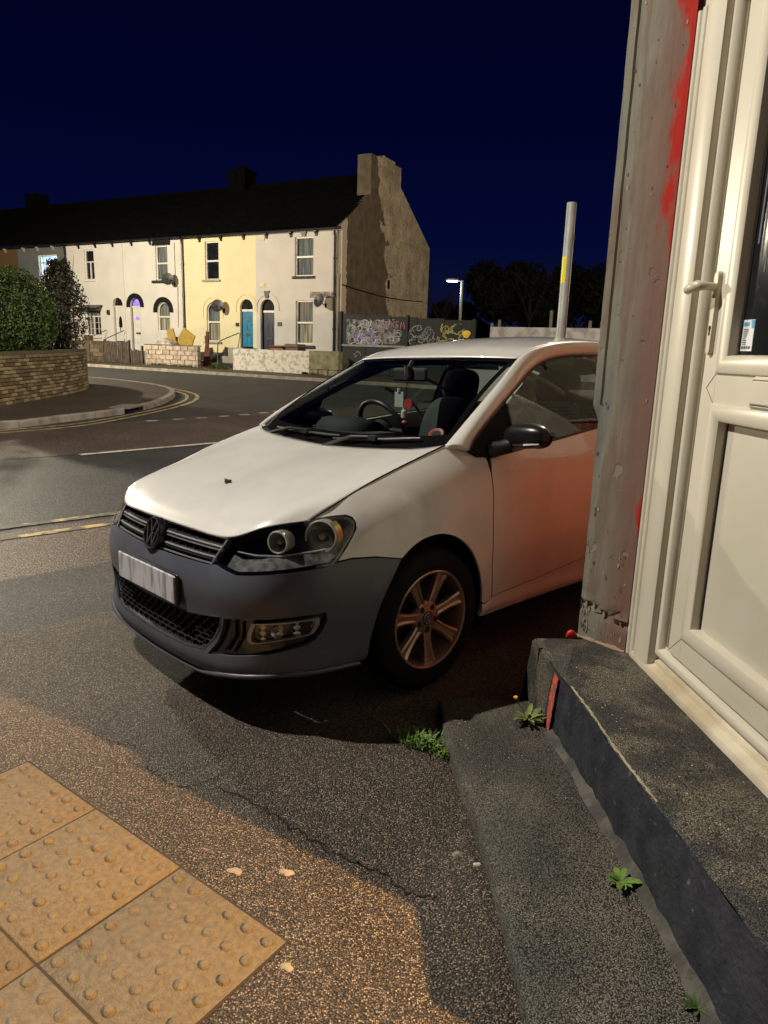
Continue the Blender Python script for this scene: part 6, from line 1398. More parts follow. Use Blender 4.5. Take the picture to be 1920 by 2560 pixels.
# ---- headlights
HL = [(.500, .687), (.600, .714), (.743, .743), (.900, .762), (1.000, .768), (1.050, .768), (1.072, .760), (1.082, .744), (1.076, .728), (1.059, .707), (1.019, .665), (.978, .620), (.957, .607), (.856, .601), (.753, .594), (.645, .582), (.577, .575), (.513, .585), (.457, .596), (.478, .637)]
def fwdz(n): return Vector(n).to_track_quat('Z', 'Y').to_matrix().to_4x4()
for s in (1, -1):
    H_ = [(a * s, z) for a, z in HL]; H_ = H_ if s > 0 else H_[::-1]; g = empty('headlight'); g.parent = car; cen = np.mean(H_, 0)
    panel('headlight_lens', H_, lambda a, z, i: body(a, z, i - .003), .025, CG, g, flange=.0, outward=ow)
    inn = [tuple(cen + (np.array(p) - cen) * np.array([.965, .93])) for p in H_]
    panel('headlight_rim', H_, lambda a, z, i: body(a, z, i + .002), .02, BGL, g, holes=[inn], flange=.03, outward=ow)
    panel('headlight_housing', H_, lambda a, z, i: body(a, z, i + .058 + .010 * math.sin(12 * a * s)), .03, M('headlight_black', (.018, .020, .019), rough=.3), g, flange=.0, outward=ow)
    # lower silver tray and the light bar
    V = []
    for a in np.linspace(.52, .985, 24):
        zb = float(np.interp(a, [.52, .58, .75, .95, .985], [.592, .582, .600, .618, .640])); V += [body(a * s, zb, .006), body(a * s, zb + .036, .030)]
    obj('reflector_tray', V, [(2 * i, 2 * i + 2, 2 * i + 3, 2 * i + 1) for i in range(23)], M('reflector_tray', (.070, .072, .074), rough=.7, spec=.2, var=.5, scale=30), g, smooth=True)
    mb = MB(); mb.tube([body(a * s, z, .028) for a, z in ((.535, .640), (.64, .637), (.76, .640), (.90, .652), (.985, .660))], [.003, .004, .004, .004, .003], 6); mb.build('chrome_blade', CHR, g)
    V = [body(a * s, z, .022) for a, z in ((.63, .600), (.72, .604), (.715, .622), (.64, .618))]; obj('indicator_reflector', V, [(0, 1, 2, 3)], M('indicator_silver', (.6, .6, .6), rough=.3, metal=.5), g)
    for (a, z, r, nm, tilt) in ((.940, .702, .055, 'dipped_beam', .30), (.742, .688, .036, 'main_beam', .12)):
        P = body(a * s, z, .016); d = Vector((math.cos(tilt + .3), s * math.sin(tilt + .3), .03)).normalized(); T = Matrix.Translation(P) @ fwdz(d)
        mb = MB(); mb.lathe([(r + .007, -.045), (r + .008, .004), (r + .002, .008), (r, .003), (r * .93, -.012), (r * .72, -.032), (r * .4, -.045), (.001, -.05)], 32, T); o = smooth_angle(mb.build(nm, M('reflector_bowl', (.42, .42, .40), rough=.22, metal=.6), g), 50)
        mb = MB(); mb.tube([T @ Vector(((r + .003) * math.cos(t), (r + .003) * math.sin(t), .007)) for t in np.linspace(0, 2 * math.pi, 36, endpoint=False)], .0028, 6, closed=True); smooth_angle(mb.build('chrome_ring', CHR, o))
        mb = MB(); mb.lathe([(.001, -.004), (r * .22, -.006), (r * .26, -.016), (r * .26, -.045)], 18, T); smooth_angle(mb.build('bulb_shield', DCHR, o))
        if nm == 'dipped_beam':
            V = [];
            for k in range(9):
                t = -.9 + 1.8 * k / 8; V += [T @ Vector(((r + .009) * math.cos(t), (r + .009) * math.sin(t), .006)), T @ Vector(((r + .020) * math.cos(t), (r + .020) * math.sin(t), -.028))]
            obj('amber_trim', V, [(2 * i, 2 * i + 1, 2 * i + 3, 2 * i + 2) for i in range(8)], M('amber_silver', (.55, .46, .22), rough=.2, metal=.8), o)
# ---- bonnet
H0 = [
 [(.772, 0, .694), (.71, 0, .737), (.57, 0, .790), (.35, 0, .852), (.1, 0, .912), (-.085, 0, .953)],
 [(.768, .22, .693), (.705, .22, .737), (.565, .225, .793), (.35, .232, .856), (.1, .24, .918), (-.090, .245, .960)],
 [(.735, .462, .690), (.675, .455, .736), (.54, .46, .797), (.33, .468, .862), (.085, .480, .928), (-.105, .495, .974)],
 [(.648, .598, .742), (.600, .592, .772), (.47, .596, .816), (.29, .602, .868), (.06, .614, .933), (-.130, .622, .986)],
 [tuple(body(a, z)) for a, z in ((.905, .7595), (.950, .777), (1.050, .819), (1.235, .886), (1.45, .953), (1.625, 1.004))]]
cols = [[(x, -y, z) for x, y, z in c] for c in H0[:0:-1]] + H0
rows = [[c[i] for c in cols] for i in range(6)]
hood_o = grid('bonnet', rows, PAINT, car, nu=9, nv=6, flip=False, thick=.004)
mb = MB(); mb.tube([(.475, .015, .828), (.478, .030, .827), (.470, .045, .828)], .007, 6); mb.tube([(.470, .0, .829), (.49, .035, .823)], .005, 5); mb.build('bonnet_leaf_debris', M('dark_leaf', (.03, .02, .012), rough=.8), car)
# ---- wings, doors, quarters, sills, rear
ARCH = [tuple(p) for p in crom([(1.258, .595), (1.324, .638), (1.400, .662), (1.490, .663), (1.580, .632), (1.658, .569), (1.717, .484), (1.755, .397), (1.772, .310)], 5)]
FEN = ARCH + [(1.792, .302), (1.843, .316), (1.818, .462), (1.817, .497), (1.799, .694), (1.811, .876), (1.809, .945), (1.745, .955), (1.722, .980), (1.700, 1.006), (1.640, 1.008), (1.625, 1.0055), (1.45, .9545), (1.34, .9215), (1.235, .8875), (1.14, .8545), (1.050, .8205), (.950, .7785), (.912, .763), (1.000, .772), (1.056, .775), (1.080, .765), (1.090, .744), (1.083, .724), (1.065, .704), (1.025, .662), (.984, .620), (1.043, .6255), (1.147, .6185)]
aD2 = a_at_x(-1.60); bel = lambda x: float(np.interp(-x, [.3, .37, .93, 1.28, 1.6, 2.4, 2.8], [.950, .946, 1.006, 1.043, 1.068, 1.10, 1.10]))
DOOR = [(1.849, .318)] + [(a, float(np.interp(a, [1.85, 2.14, 2.566, aD2], [.322, .343, .383, .40]))) for a in np.linspace(1.87, aD2 - .01, 8)] + [(aD2 - .01, .7), (aD2 - .01, bel(-1.6))] + [(a_at_x(x), bel(x)) for x in (-1.4, -1.28, -1.1, -.93, -.7, -.5, -.39)] + [(1.817, .876), (1.805, .694), (1.823, .497), (1.824, .462)]
SILL = [(1.776, .302), (1.792, .296), (1.843, .309), (1.87, .315), (2.14, .337), (2.566, .376), (aD2, .392), (a_at_x(-2.1), .37), (a_at_x(-2.1), .27), (aD2, .25), (2.359, .245), (1.862, .235), (1.774, .24)]
RA = [(a_at_x(-2.47 + .37 * math.cos(t)), .295 + .37 * math.sin(t)) for t in np.linspace(0.1, math.pi - .1, 14)]
QUA = [(aD2, .395), (a_at_x(-2.1), .375)] + RA + [(a_at_x(-2.84), .40), (a_at_x(-2.90), .55), (a_at_x(-2.94), .75), (a_at_x(-2.93), bel(-2.8)), (a_at_x(-2.4), bel(-2.4)), (a_at_x(-2.0), bel(-2.0)), (aD2, bel(-1.6))]
for s in (1, -1):
    f_ = (lambda L: L) if s > 0 else mir
    panel('front_wing', f_(FEN), body, .022, PAINT, car, flange=.014, outward=ow)
    d_ = panel('door', f_(DOOR), body, .028, PAINT, car, flange=.014, outward=ow)
    panel('sill', f_(SILL), lambda a, z, i: body(a, z, i + .004 - .010 * math.sin(min(1, max(0, (z - .24) / .07)) * math.pi)), .03, PAINT, car, flange=.02, outward=ow)
    panel('rear_quarter', f_(QUA), body, .035, PAINT, car, flange=.014, outward=ow)
    hb_ = [body(a_at_x(-1.46) * s, .905, -.030), body(a_at_x(-1.36) * s, .903, -.034), body(a_at_x(-1.27) * s, .897, -.012)]; mb = MB(); mb.tube([body(a_at_x(-1.48) * s, .905, 0)] + hb_, [.010, .012, .012, .009], 8); smooth_angle(mb.build('door_handle', PAINT, d_))
for s in (1, -1):  # black tubes paint the shade inside the panel gaps
    G_ = [(x, y * s, z) for x, y, z in crom([tuple(body(a, z, -.001)) for a, z in ((.905, .7595), (.950, .777), (1.050, .819), (1.235, .886), (1.45, .953), (1.625, 1.004))], 8)]
    mb = MB(); mb.tube(G_, .0032, 6); mb.build('bonnet_gap_shade', LIN, car)
    dg = crom([(1.812, .944), (1.8145, .876), (1.802, .694), (1.8195, .497), (1.821, .462), (1.846, .317)], 6); mb = MB(); mb.tube([body(a * s, z, .0015) for a, z in dg], .0026, 5); mb.build('door_gap_shade', LIN, car)
    wg = resample([(1.258, .596), (1.147, .6155), (1.043, .622), (.980, .6175)], .03, closed=False); mb = MB(); mb.tube([body(a * s, z, .0015) for a, z in wg], .0022, 5); mb.build('bumper_gap_shade', LIN, car)
aR0, aR1 = a_at_x(-2.84), ATOT
RB_ = [(aR0 + .01, .22), (aR0 + .06, .54)] + [(ATOT - .001, .56)] + [(ATOT - .001, .2)]
def rear(a, z, i=0.):  # continuous round the tail
    if a <= ATOT: return body(a, z, i)
    p = body(2 * ATOT - a, z, i); p[1] = -p[1]; return p
panel('rear_bumper', [(aR0, .40), (aR0 + .05, .55), (2 * ATOT - aR0 - .05, .55), (2 * ATOT - aR0, .40), (2 * ATOT - aR0 - .05, .20), (aR0 + .05, .20)], rear, .05, PAINT, car, flange=.02, outward=ow, custom=False)
tgt = [(aR0 + .12, .56), (2 * ATOT - aR0 - .12, .56), (2 * ATOT - aR0 - .13, 1.03), (aR0 + .13, 1.03)]
panel('tailgate', tgt, rear, .05, PAINT, car, flange=.015, outward=ow, custom=False)
for k in (0, 1):
    L_ = [(aR0 + .10, .74), (aR0 + .32, .76), (aR0 + .32, .93), (aR0 + .06, 1.0)]; L_ = L_ if not k else [(2 * ATOT - a, z) for a, z in L_][::-1]
    panel('tail_lamp', L_, lambda a, z, i: rear(a, z, i - .006), .05, M('tail_red', (.25, .01, .01), rough=.15), car, flange=.02, outward=ow, custom=False)
# ---- greenhouse
def yg(x, z): 
    y = .766 - .38 * (z - 1.0) - .40 * (z - 1.0) ** 2
    return y - .035 * max(0, -x - 1.6) ** 2 * .6
def side(s): return lambda x, z, i: np.array([x, s * (yg(x, z) - i), z])
WT = [(-.249, .773, .982), (-.318, .751, 1.039), (-.47, .714, 1.122), (-.707, .652, 1.239), (-.904, .598, 1.329), (-1.073, .565, 1.380), (-1.30, .545, 1.410), (-1.60, .536, 1.420), (-2.0, .532, 1.408), (-2.45, .530, 1.36), (-2.80, .55, 1.27)]
WO = [(-.165, .714, 1.003), (-.24, .704, 1.052), (-.40, .676, 1.150), (-.60, .632, 1.262), (-.815, .580, 1.383), (-.97, .564, 1.438), (-1.25, .546, 1.478), (-1.60, .537, 1.492), (-2.0, .528, 1.482), (-2.45, .514, 1.435), (-2.84, .50, 1.345)]
for s in (1, -1):
    A_ = crom(WO, 10); B_ = crom(WT, 10); V = []; m = 7
    for p, q in zip(A_, B_):
        for k in range(m):
            t = k / (m - 1); v = p * (1 - t) + q * t; b = .020 * math.sin(math.pi * t) * (1 if True else 0); n = np.array([.25, .75, .62]); n /= np.linalg.norm(n); v = v + n * b; V.append((v[0], v[1] * s, v[2]))
    F = [(i * m + k, (i + 1) * m + k, (i + 1) * m + k + 1, i * m + k + 1) for i in range(len(A_) - 1) for k in range(m - 1)]
    if s > 0: F = [f[::-1] for f in F]
    o = obj('pillar_and_roof_rail', V, F, PAINT, car, smooth=True); so = o.modifiers.new('sheet', 'SOLIDIFY'); so.thickness = .03; so.offset = -1
    # inner trim of the pillar (dark)
    V = [(p[0] - .03, (p[1] - .05) * s, p[2] - .035) for p in A_] + [(q[0] - .01, (q[1] - .05) * s, q[2] - .02) for q in B_]; n = len(A_); obj('pillar_trim', V, [(i, i + 1, n + i + 1, n + i) for i in range(n - 1)], M('interior_grey', (.030, .034, .033), rough=.8), car)
    mb = MB(); mb.tube([(q[0] - .003, (q[1] - .001) * s, q[2] - .003) for q in B_], .006, 5); mb.build('window_seal', BPL, car)
    wt = [(p[0], p[2]) for p in WT]
    tri = [(-.255, .985), (-.318, 1.036), (-.47, 1.118), (-.60, 1.183), (-.565, .968), (-.37, .948), (-.30, .953)]
    panel('mirror_sail', tri, side(s), .05, M('sail_matt_black', (.006, .006, .006), rough=.7, spec=.15), car, flange=.02, outward=lambda p: np.array([0, p[1], 0]), custom=False)
    g1 = [(-.575, .972), (-.612, 1.188), (-.707, 1.236), (-.904, 1.326), (-1.073, 1.377), (-1.30, 1.407), (-1.56, 1.416), (-1.60, 1.066), (-1.28, 1.040), (-.93, 1.003)]
    panel('door_window', g1, side(s), .05, SG, car, flange=0, outward=lambda p: np.array([0, p[1], 0]), custom=False)
    mb = MB(); mb.tube([(-.37, s * (yg(-.4, .948) + .004), .947), (-.565, s * (yg(-.5, .968) + .004), .967), (-.93, s * (yg(-.9, 1.0) + .004), 1.005), (-1.28, s * (yg(-1.2, 1.04) + .004), 1.043), (-1.6, s * (yg(-1.6, 1.07) + .004), 1.069), (-2.4, s * (yg(-2.4, 1.1) + .004), 1.10)], .007, 6); mb.build('belt_seal', BPL, car)
    bp_ = [(-1.57, 1.066), (-1.56, 1.417), (-1.68, 1.417), (-1.70, 1.075)]
    panel('door_pillar', bp_, lambda x, z, i: side(s)(x, z, i - .002), .08, BGL, car, flange=.05, outward=lambda p: np.array([0, p[1], 0]), custom=False)
    g2 = [(-1.70, 1.075), (-1.68, 1.414), (-2.0, 1.402), (-2.35, 1.36), (-2.42, 1.27), (-2.34, 1.10)]
    panel('quarter_window', g2, side(s), .06, SG, car, flange=0, outward=lambda p: np.array([0, p[1], 0]), custom=False)
    cp = [(-2.34, 1.10), (-2.42, 1.27), (-2.35, 1.362), (-2.45, 1.358), (-2.80, 1.268), (-2.93, 1.10)]
    panel('rear_pillar', cp, lambda x, z, i: side(s)(x, z, i - .003), .08, PAINT, car, flange=.05, outward=lambda p: np.array([0, p[1], 0]), custom=False)
# roof
RE = [(-.815, .580, 1.383), (-.97, .564, 1.438), (-1.25, .546, 1.478), (-1.60, .537, 1.492), (-2.0, .528, 1.482), (-2.45, .514, 1.435), (-2.84, .50, 1.345)]
RC = [(-.745, 0, 1.392), (-.93, 0, 1.456), (-1.22, 0, 1.508), (-1.60, 0, 1.534), (-2.0, 0, 1.526), (-2.45, 0, 1.480), (-2.90, 0, 1.380)]
rows = []
for e_, c_ in zip(RE, RC):
    r_ = []
    for t in (-1, -.8, -.4, 0, .4, .8, 1): 
        k = abs(t); x = c_[0] + (e_[0] - c_[0]) * k * k; z = c_[2] + (e_[2] - c_[2]) * k ** 2.4; r_.append((x, e_[1] * t, z))
    rows.append(r_)
grid('roof', rows, PAINT, car, nu=8, nv=5, flip=False, thick=.02)
rows2 = [[(x, y * .98, z - .045) for x, y, z in r] for r in rows]; grid('headliner', rows2, M('headliner_grey', (.10, .11, .105), rough=.9), car, nu=3, nv=3)
mb = MB(); mb.tube([(-2.62, 0, 1.435), (-2.70, 0, 1.50), (-2.98, 0, 1.72)], [.012, .006, .003], 6); mb.build('aerial', BPL, car)
# windscreen with black border
WB_ = [(-.115, 0, .962), (-.135, .35, .970), (-.160, .58, .985), (-.195, .700, 1.003)]; WTp = [(-.748, 0, 1.388), (-.758, .28, 1.387), (-.785, .46, 1.384), (-.812, .575, 1.380)]
rows = []
for t in (0, .2, .4, .6, .8, 1.):
    r_ = []
    for b_, tp_ in zip(WB_, WTp):
        p = np.array(b_) * (1 - t) + np.array(tp_) * t; p[2] += .022 * math.sin(math.pi * t); p[0] += .012 * math.sin(math.pi * t); r_.append(p)
    rows.append([p * [1, -1, 1] for p in r_[:0:-1]] + r_)
grid('windscreen', rows, [WG, FRIT], car, nu=10, nv=12, flip=False, fmf=lambda u, v: 1 if (u < .10 or u > .955 or v < .045 or v > .955) else 0)
# cowl
V = []
for p, q in zip(crom([(-.090, -.69, .965), (-.07, -.5, .945), (-.05, 0, .925), (-.07, .5, .945), (-.090, .69, .965)], 8), crom([(-.22, -.70, 1.000), (-.18, -.5, .975), (-.14, 0, .950), (-.18, .5, .975), (-.22, .70, 1.000)], 8)): V += [p, q]
obj('scuttle_panel', V, [(2 * i, 2 * i + 2, 2 * i + 3, 2 * i + 1) for i in range(len(V) // 2 - 1)], BPL, car)
def on_ws(y, t):  # point on the screen
    ay = abs(y); b_ = [np.interp(ay, [p[1] for p in WB_], [p[k] for p in WB_]) for k in (0, 2)]; tt = [np.interp(ay * .82, [p[1] for p in WTp], [p[k] for p in WTp]) for k in (0, 2)]
    return np.array([b_[0] * (1 - t) + tt[0] * t + .012 * math.sin(math.pi * t), y * (1 - .18 * t), b_[1] * (1 - t) + tt[1] * t + .022 * math.sin(math.pi * t)])
for ya, yb_, t0, t1 in ((-.52, .05, .02, .045), (.02, .56, .015, .05)):
    w_ = empty('wiper'); w_.parent = car; P = [on_ws(ya + (yb_ - ya) * k / 8, t0 + (t1 - t0) * k / 8) + np.array([.010, 0, .014]) for k in range(9)]
    mb = MB(); mb.tube(P, [.005] + [.0075] * 7 + [.005], 6); mb.build('wiper_blade', BPL, w_)
    mb = MB(); mb.tube([P[0] * 0 + on_ws(ya - .03, -.03) + [.02, 0, .0], P[2] + [.012, 0, .012], P[4] + [.004, 0, .012]], [.012, .008, .006], 6); mb.build('wiper_arm', M('wiper_satin', (.03, .03, .032), rough=.3), w_)
    mb = MB(); mb.box(tuple(P[4] - [.014, .025, .006]), tuple(P[4] + [.014, .025, .016])); mb.build('wiper_joint', BPL, w_)
# rear window
rows = [[(-2.92, y, 1.36 - .03 * (y / .5) ** 2) for y in (-.49, -.25, 0, .25, .49)], [(-3.02, y, 1.22) for y in (-.54, -.28, 0, .28, .54)], [(-3.06, y, 1.03) for y in (-.60, -.3, 0, .3, .60)]]
grid('rear_window', rows, SG, car, nu=4, nv=3)
# ---- mirrors
for s in (1, -1):
    g = empty('door_mirror'); g.parent = car
    bm = bmesh.new(); bmesh.ops.create_uvsphere(bm, u_segments=36, v_segments=24, radius=1)
    sg_ = lambda k, p: math.copysign(abs(k) ** p, k)
    for v in bm.verts:
        x, y, z = v.co; x, y, z = sg_(x, .78), sg_(y, .80), sg_(z, .74); t = (y + 1) / 2
        v.co = Vector((x * ((.082 if x > 0 else .040) * (1 - .32 * t)), y * .128 * s, z * (.058 if z < 0 else .064) * (1 - .20 * t) + .016 * t - .004 * (1 - t)))
    me = bpy.data.meshes.new('mirror_shell'); bm.to_mesh(me); bm.free(); me.polygons.foreach_set('use_smooth', [True] * len(me.polygons)); o = link('mirror_shell', me, M('mirror_black', (.008, .008, .009), rough=.32, spec=.4, var=.05), g)
    if s < 0: me.flip_normals()
    c0 = Matrix.Translation((-.478, .912, 1.034)) @ Matrix.Rotation(R_(-16), 4, 'Z') if s > 0 else Matrix.Translation((-.60, -.775, 1.030)) @ Matrix.Rotation(R_(78), 4, 'Z')   # the far one is folded in
    o.matrix_local = c0
    mb = MB(); n = 24; V = [c0 @ Vector((-.038, s * .108 * math.cos(t), .046 * math.sin(t))) for t in np.linspace(0, 2 * math.pi, n, endpoint=False)]; mb.add(V, [tuple(range(n))]); mb.build('mirror_glass', M('mirror_silver', (.7, .7, .7), rough=.02, metal=1.), g)
    mb = MB(); mb.tube([(-.40, s * .760, .975), (-.43, s * .80, .985), (-.455, s * .84, 1.000)], [.042, .034, .034], 10); smooth_angle(mb.build('mirror_foot', BPL, g), 60)
    if s > 0: mb = MB(); mb.tube([c0 @ Vector((.066, -.02, -.030)), c0 @ Vector((.062, .05, -.026)), c0 @ Vector((.030, .108, -.018))], [.006, .009, .006], 6); mb.build('side_repeater', M('repeater_grey', (.02, .02, .02), rough=.25), g)
# ---- wheels
TYM = None
def wheel(x, s, name='wheel'):
    g = empty(name); g.parent = car; g.location = (x, s * .735, .300); g.rotation_euler = (0, 0, 0 if s > 0 else math.pi)
    T = Matrix.Rotation(-math.pi / 2, 4, 'X')   # lathe axis -> +y is outside
    R0 = .300
    mb = MB(); mb.lathe([(.205, -.085), (.235, -.092), (.275, -.090), (R0 - .008, -.075), (R0, -.05), (R0, .05), (R0 - .008, .075), (.275, .089), (.235, .091), (.212, .086), (.205, .078)], 72, T); smooth_angle(mb.build('tyre', RUB, g), 50)
    mb = MB()
    for yy in (-.045, -.015, .015, .045): mb.lathe([(R0 + .0006, yy - .004), (R0 + .001, yy), (R0 + .0006, yy + .004)], 72, T)
    mb.build('tread_groove', LIN, g)
    mb = MB(); 
    for k in range(60):
        a = 2 * math.pi * k / 60
        for sgn in (-1, 1): mb.add([T @ Vector(((R0 + .0012) * math.cos(a + d), (R0 + .0012) * math.sin(a + d), y * sgn)) for d, y in ((0, .05), (.012, .05), (.035, .074), (.023, .074))], [(0, 1, 2, 3)])
    mb.build('tread_sipes', LIN, g)
    AL = M('alloy_silver_warm_lit', (.42, .29, .21), rough=.30, metal=.75, var=.06)  # warm light off the red wall is put into this alloy colour
    mb = MB(); mb.lathe([(.205, .080), (.209, .088), (.205, .091), (.198, .088), (.193, .070), (.188, .035), (.184, -.06)], 64, T); smooth_angle(mb.build('rim', AL, g), 50)
    mb = MB(); mb.lathe([(.001, -.03), (.13, -.03), (.184, -.05)], 40, T); mb.lathe([(.001, .0), (.115, .0), (.118, -.01)], 40, T); smooth_angle(mb.build('brake_disc', M('brake_dark', (.012, .012, .012), rough=.7), g))
    mb = MB(); ns = 7
    for k in range(ns):
        a0 = 2 * math.pi * k / ns + math.pi / 2 + .06; prof = []
        st = [(.050, .024, .060), (.075, .022, .064), (.105, .021, .066), (.14, .024, .069), (.175, .030, .074), (.197, .036, .080)]
        V = []
        for r_, w_, h_ in st:
            for dx, dh in ((-1.0, -.024), (-.96, -.003), (-.62, .0), (-.30, -.007), (.30, -.007), (.62, .0), (.96, -.003), (1.0, -.024)):
                a = a0; px, py = r_, w_ * dx; V.append(T @ Vector((px * math.cos(a) - py * math.sin(a), px * math.sin(a) + py * math.cos(a), h_ + dh)))
        n = 8; mb.add(V, [(i * n + j, i * n + j + 1, (i + 1) * n + j + 1, (i + 1) * n + j)[::-1] for i in range(len(st) - 1) for j in range(n - 1)])
    smooth_angle(mb.build('spokes', AL, g), 30)
    mb = MB(); mb.lathe([(.074, .030), (.074, .052), (.066, .061), (.030, .064), (.030, .058), (.001, .058)], 48, T); o = smooth_angle(mb.build('hub', AL, g), 35)
    mb = MB()
    for k in range(5):
        mb = MB(); a = 2 * math.pi * k / 5 + .35; TT = T @ Matrix.Translation((.050 * math.cos(a), .050 * math.sin(a), .0)); mb.lathe([(.0125, .0625), (.0115, .0645), (.001, .0646)], 16, TT); mb.build('bolt_hole', LIN, o)
    mb = MB(); mb.lathe([(.0285, .056), (.0285, .065), (.024, .0665), (.022, .0655), (.001, .0655)], 32, T); c_ = smooth_angle(mb.build('centre_cap', BPL, o), 35)
    mbx = MB()
    def bar2(p, q, w_):
        p, q = np.array(p), np.array(q); d = (q - p) / np.linalg.norm(q - p); n = np.array([-d[1], d[0]]) * w_ / 2
        mbx.add([T @ Vector((*v, .0672)) for v in (p + n, p - n, q - n, q + n)], [(0, 1, 2, 3)])
    k = .36
    # letters upright: lathe frame y maps to -z, so flip
    for p, q in (((-.022, .052), (-.002, .006)), ((.022, .052), (.002, .006)), ((-.047, .030), (-.021, -.046)), ((.047, .030), (.021, -.046)), ((-.021, -.046), (-.001, -.002)), ((.021, -.046), (.001, -.002))): bar2((p[0] * k, -p[1] * k), (q[0] * k, -q[1] * k), .004)
    mbx.lathe([(.0205, .0660), (.0215, .0672), (.023, .0660)], 32, T); mbx.build('cap_emblem', DCHR, c_)
    return g
for x in (0, -2.47):
    for s in (1, -1): wheel(x, s)
# arch liners
for x in (0, -2.47):
    for s in (1, -1):
        V = []; n = 20
        for k in range(n + 1):
            t = math.pi * (-.12 + 1.24 * k / n); r = .365
            for yy in (.50, .80 if x > -1 else .80): V.append((x + r * math.cos(t), s * yy, .29 + r * math.sin(t)))
        o = obj('arch_liner', V, [(2 * i, 2 * i + 1, 2 * i + 3, 2 * i + 2) for i in range(n)], LIN, car); 
        mb = MB(); mb.prism([(x + .37 * math.cos(t), .29 + .37 * math.sin(t)) for t in np.linspace(-.35, math.pi + .35, 18)], .49, .50, Matrix(((1, 0, 0, 0), (0, 0, s, 0), (0, 1, 0, 0), (0, 0, 0, 1)))); mb.build('arch_back', LIN, car)
mb = MB(); mb.box((-2.95, -.66, .17), (.45, .66, .24)); mb.box((.45, -.50, .17), (.68, .50, .24)); mb.box((.55, -.42, .22), (.68, .42, .56)); mb.box((.36, -.50, .24), (.55, .50, .66)); mb.build('underbody', LIN, car)
mb = MB(); mb.box((-.12, -.48, .24), (.36, .48, .66)); mb.box((-.25, -.70, .60), (-.05, .70, .90)); mb.build('engine_bay', LIN, car)
# ---- cabin
INT = MATS['interior_grey']; DARK = M('cabin_black', (.012, .013, .013), rough=.8); SEAT = M('seat_fabric', (.014, .014, .015), rough=.95, bump=.3, bscale=120); SEATP = M('seat_fabric_pale', (.040, .046, .046), rough=.95, bump=.3, bscale=120, var=.2)
rows = []
for x, z, w_ in ((-.17, .945, .66), (-.30, .985, .70), (-.48, .990, .72), (-.62, .965, .72), (-.68, .90, .72), (-.66, .62, .72)):
    rows.append([(x, -w_, z - .03), (x, -w_ * .72, z + .0), (x, 0, z - .005), (x, w_ * .72, z), (x, w_, z - .03)])
grid('dashboard', rows, DARK, car, nu=5, nv=5)
mb = MB(); mb.lathe([(.16, -.10), (.155, .02), (.12, .062), (.05, .075), (.001, .076)], 24, Matrix.Translation((-.50, -.37, .990)) @ Matrix.Scale(1.25, 4, (0, 1, 0)) @ Matrix.Scale(.85, 4, (1, 0, 0))); smooth_angle(mb.build('instrument_cowl', DARK, car), 60)
mb = MB(); mb.box((-.50, -.06, .985), (-.36, .06, .999)); mb.box((-.66, -.12, .80), (-.60, .12, .95)); mb.build('centre_console_top', INT, car)
sw = empty('steering_wheel'); sw.parent = car; T = Matrix.Translation((-.80, -.37, .975)) @ Matrix.Rotation(R_(-64), 4, 'Y')
mb = MB(); mb.tube([T @ Vector((.185 * math.cos(t), .185 * math.sin(t), 0)) for t in np.linspace(0, 2 * math.pi, 36, endpoint=False)], .015, 8, closed=True); smooth_angle(mb.build('wheel_rim', M('steering_leather', (.02, .02, .02), rough=.4), sw), 80)
mb = MB(); mb.lathe([(.07, -.03), (.065, .02), (.001, .03)], 20, T)
for a in (0, math.pi, math.pi * .5): mb.tube([T @ Vector((0, 0, 0)), T @ Vector((.18 * math.sin(a), .18 * math.cos(a), 0)) if a != math.pi * .5 else T @ Vector((-.18, 0, 0))], .016, 6)
mb.build('wheel_hub', DARK, sw)
def seat(x, y, rear_=False):
    g = empty('seat'); g.parent = car; w_ = .25 if not rear_ else .58
    def blob(name, c, r, mat, rot=0, p=3.2):
        bm = bmesh.new(); bmesh.ops.create_uvsphere(bm, u_segments=24, v_segments=16, radius=1)
        Tm = Matrix.Translation(c) @ Matrix.Rotation(rot, 4, 'Y')
        for v in bm.verts:
            q = [math.copysign(abs(k) ** (2 / p), k) for k in v.co]; v.co = Tm @ Vector((q[0] * r[0], q[1] * r[1], q[2] * r[2]))
        me = bpy.data.meshes.new(name); bm.to_mesh(me); bm.free(); me.polygons.foreach_set('use_smooth', [True] * len(me.polygons)); link(name, me, mat, g)
    blob('seat_cushion', (x + .22, y, .52), (.28, w_, .09), SEAT); blob('backrest', (x, y, .84), (.075, w_ * .98, .33), SEATP if not rear_ else SEAT, R_(-14)); 
    blob('backrest_bolster', (x - .02, y, .84), (.075, w_ * 1.04, .32), SEAT, R_(-14))
    for yy in ((y,) if not rear_ else (y - .32, y + .32)):
        blob('headrest', (x - .115, yy, 1.235), (.055, .135, .105), SEAT, R_(-10)); mb = MB(); 
        for d in (-.06, .06): mb.tube([(x - .09, yy + d, 1.10), (x - .10, yy + d, 1.2)], .006, 6)
        mb.build('headrest_stay', DCHR, g)
seat(-1.36, -.37); seat(-1.36, .37); seat(-2.30, 0, True)
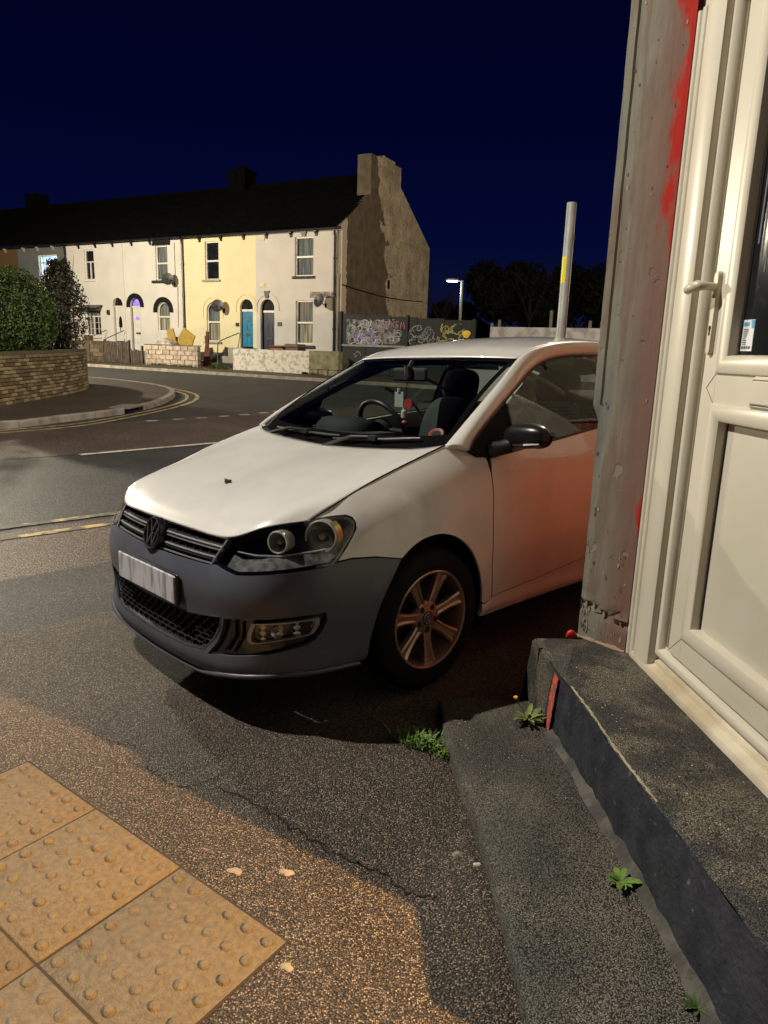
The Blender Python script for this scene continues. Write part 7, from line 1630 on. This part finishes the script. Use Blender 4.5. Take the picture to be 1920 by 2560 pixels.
for s in (1, -1):
    mb = MB(); mb.box((-1.62, min(s * .70, s * .74), .40), (-.55, max(s * .70, s * .74), .95)); mb.build('door_card', DARK, car)
    mb = MB(); mb.tube([(-1.60, s * .62, 1.30), (-1.45, s * .63, .98)], .02, 6) if False else mb.box((-1.72, s * .60 - .03, .5), (-1.62, s * .60 + .03, 1.38)); mb.build('door_pillar_trim', INT, car)
    mb = MB(); mb.tube([(-1.64, s * .585, 1.26), (-1.56, s * .60, 1.10), (-1.45, s * .63, .80), (-1.42, s * .65, .55)], .014, 4); mb.build('seat_belt_and_streak', M('belt_and_streak_grey', (.26, .25, .22), rough=.8), car)
    STREAK = M('belt_and_streak_grey', (.26, .25, .22), rough=.8)  # added pale tubes for the curved streaks in the side glass
    for P_ in ([(-1.04, .455, 1.315), (-1.24, .45, 1.27), (-1.45, .45, 1.19), (-1.59, .45, 1.10), (-1.69, .45, 1.02)], [(-.90, .47, 1.215), (-1.05, .45, 1.16), (-1.15, .45, 1.10), (-1.20, .45, 1.04)]):
        mb = MB(); mb.tube([tuple(q * np.array([1, s, 1])) for q in crom(P_, 5)], .011, 5); mb.build('seat_belt_and_streak', STREAK, car)
    mb = MB(); mb.tube([(-.60, s * .62, 1.20), (-1.0, s * .525, 1.355), (-1.4, s * .50, 1.385)], .022, 6); mb.build('headlining_rail', INT, car)
mb = MB(); mb.bbox((-.640, -.125, 1.262), (-.618, .125, 1.332), .008, Matrix.Translation((0, .02, .0))); rv = mb.build('rear_view_mirror', DARK, car); mb = MB(); mb.tube([(-.62, .02, 1.33), (-.645, .02, 1.365)], .012, 6); mb.tube([(-.60, .03, 1.34), (-.605, .03, 1.27)], .018, 8); mb.build('mirror_stem', DARK, rv)
# trinkets hanging from the mirror
hg = empty('hanging_trinkets'); hg.parent = car
mb = MB(); 
for d in (-.006, .006): mb.tube([(-.60, .03 + d, 1.262), (-.597, .03 - d, 1.21), (-.595, .03 + d * .5, 1.16)], .0022, 5)
mb.build('cord', DARK, hg)
mb = MB(); mb.bbox((-.596, -.055, 1.125), (-.592, .012, 1.205), .001); mb.tube([(-.594, -.02, 1.205), (-.594, -.02, 1.225)], .012, 8); mb.build('pale_tag', M('tag_grey', (.34, .37, .34), rough=.6), hg)
mb = MB(); mb.lathe([(.001, -.003), (.028, -.003), (.028, .003), (.001, .003)], 20, Matrix.Translation((-.588, .055, 1.145)) @ Matrix.Rotation(math.pi / 2, 4, 'Y')); mb.build('red_disc', M('trinket_red', (.34, .03, .03), rough=.5), hg)
mb = MB(); mb.lathe([(.001, 0), (.016, 0), (.016, .034), (.008, .042), (.008, .052), (.001, .052)], 14, Matrix.Translation((-.59, .022, 1.072))); smooth_angle(mb.build('tiny_bottle', M('trinket_clear', (.55, .56, .55), rough=.1), hg))
mb = MB(); mb.lathe([(.001, 0), (.013, .002), (.018, .012), (.010, .022), (.001, .024)], 14, Matrix.Translation((-.59, .028, 1.036))); mb.build('red_bead', MATS['trinket_red'], hg); mb = MB(); mb.tube([(-.59, .028, 1.13), (-.59, .028, 1.05)], .0015, 4); mb.build('thread', DARK, hg)
# round permit stuck low on the screen
c = on_ws(.60, .12) - np.array([.006, 0, .004]); nn = Vector((.62, .25, .75)).normalized(); T = Matrix.Translation(c) @ fwdz(nn); mb = MB(); mb.lathe([(.022, 0), (.034, .002), (.036, 0)], 24, T); mb.lathe([(.001, .0), (.022, .0)], 24, T); o = mb.build('round_sticker', M('sticker_ring_red', (.30, .03, .02), rough=.5), car); mb = MB(); mb.lathe([(.001, .001), (.021, .001)], 24, T); mb.build('sticker_centre', DARK, o)
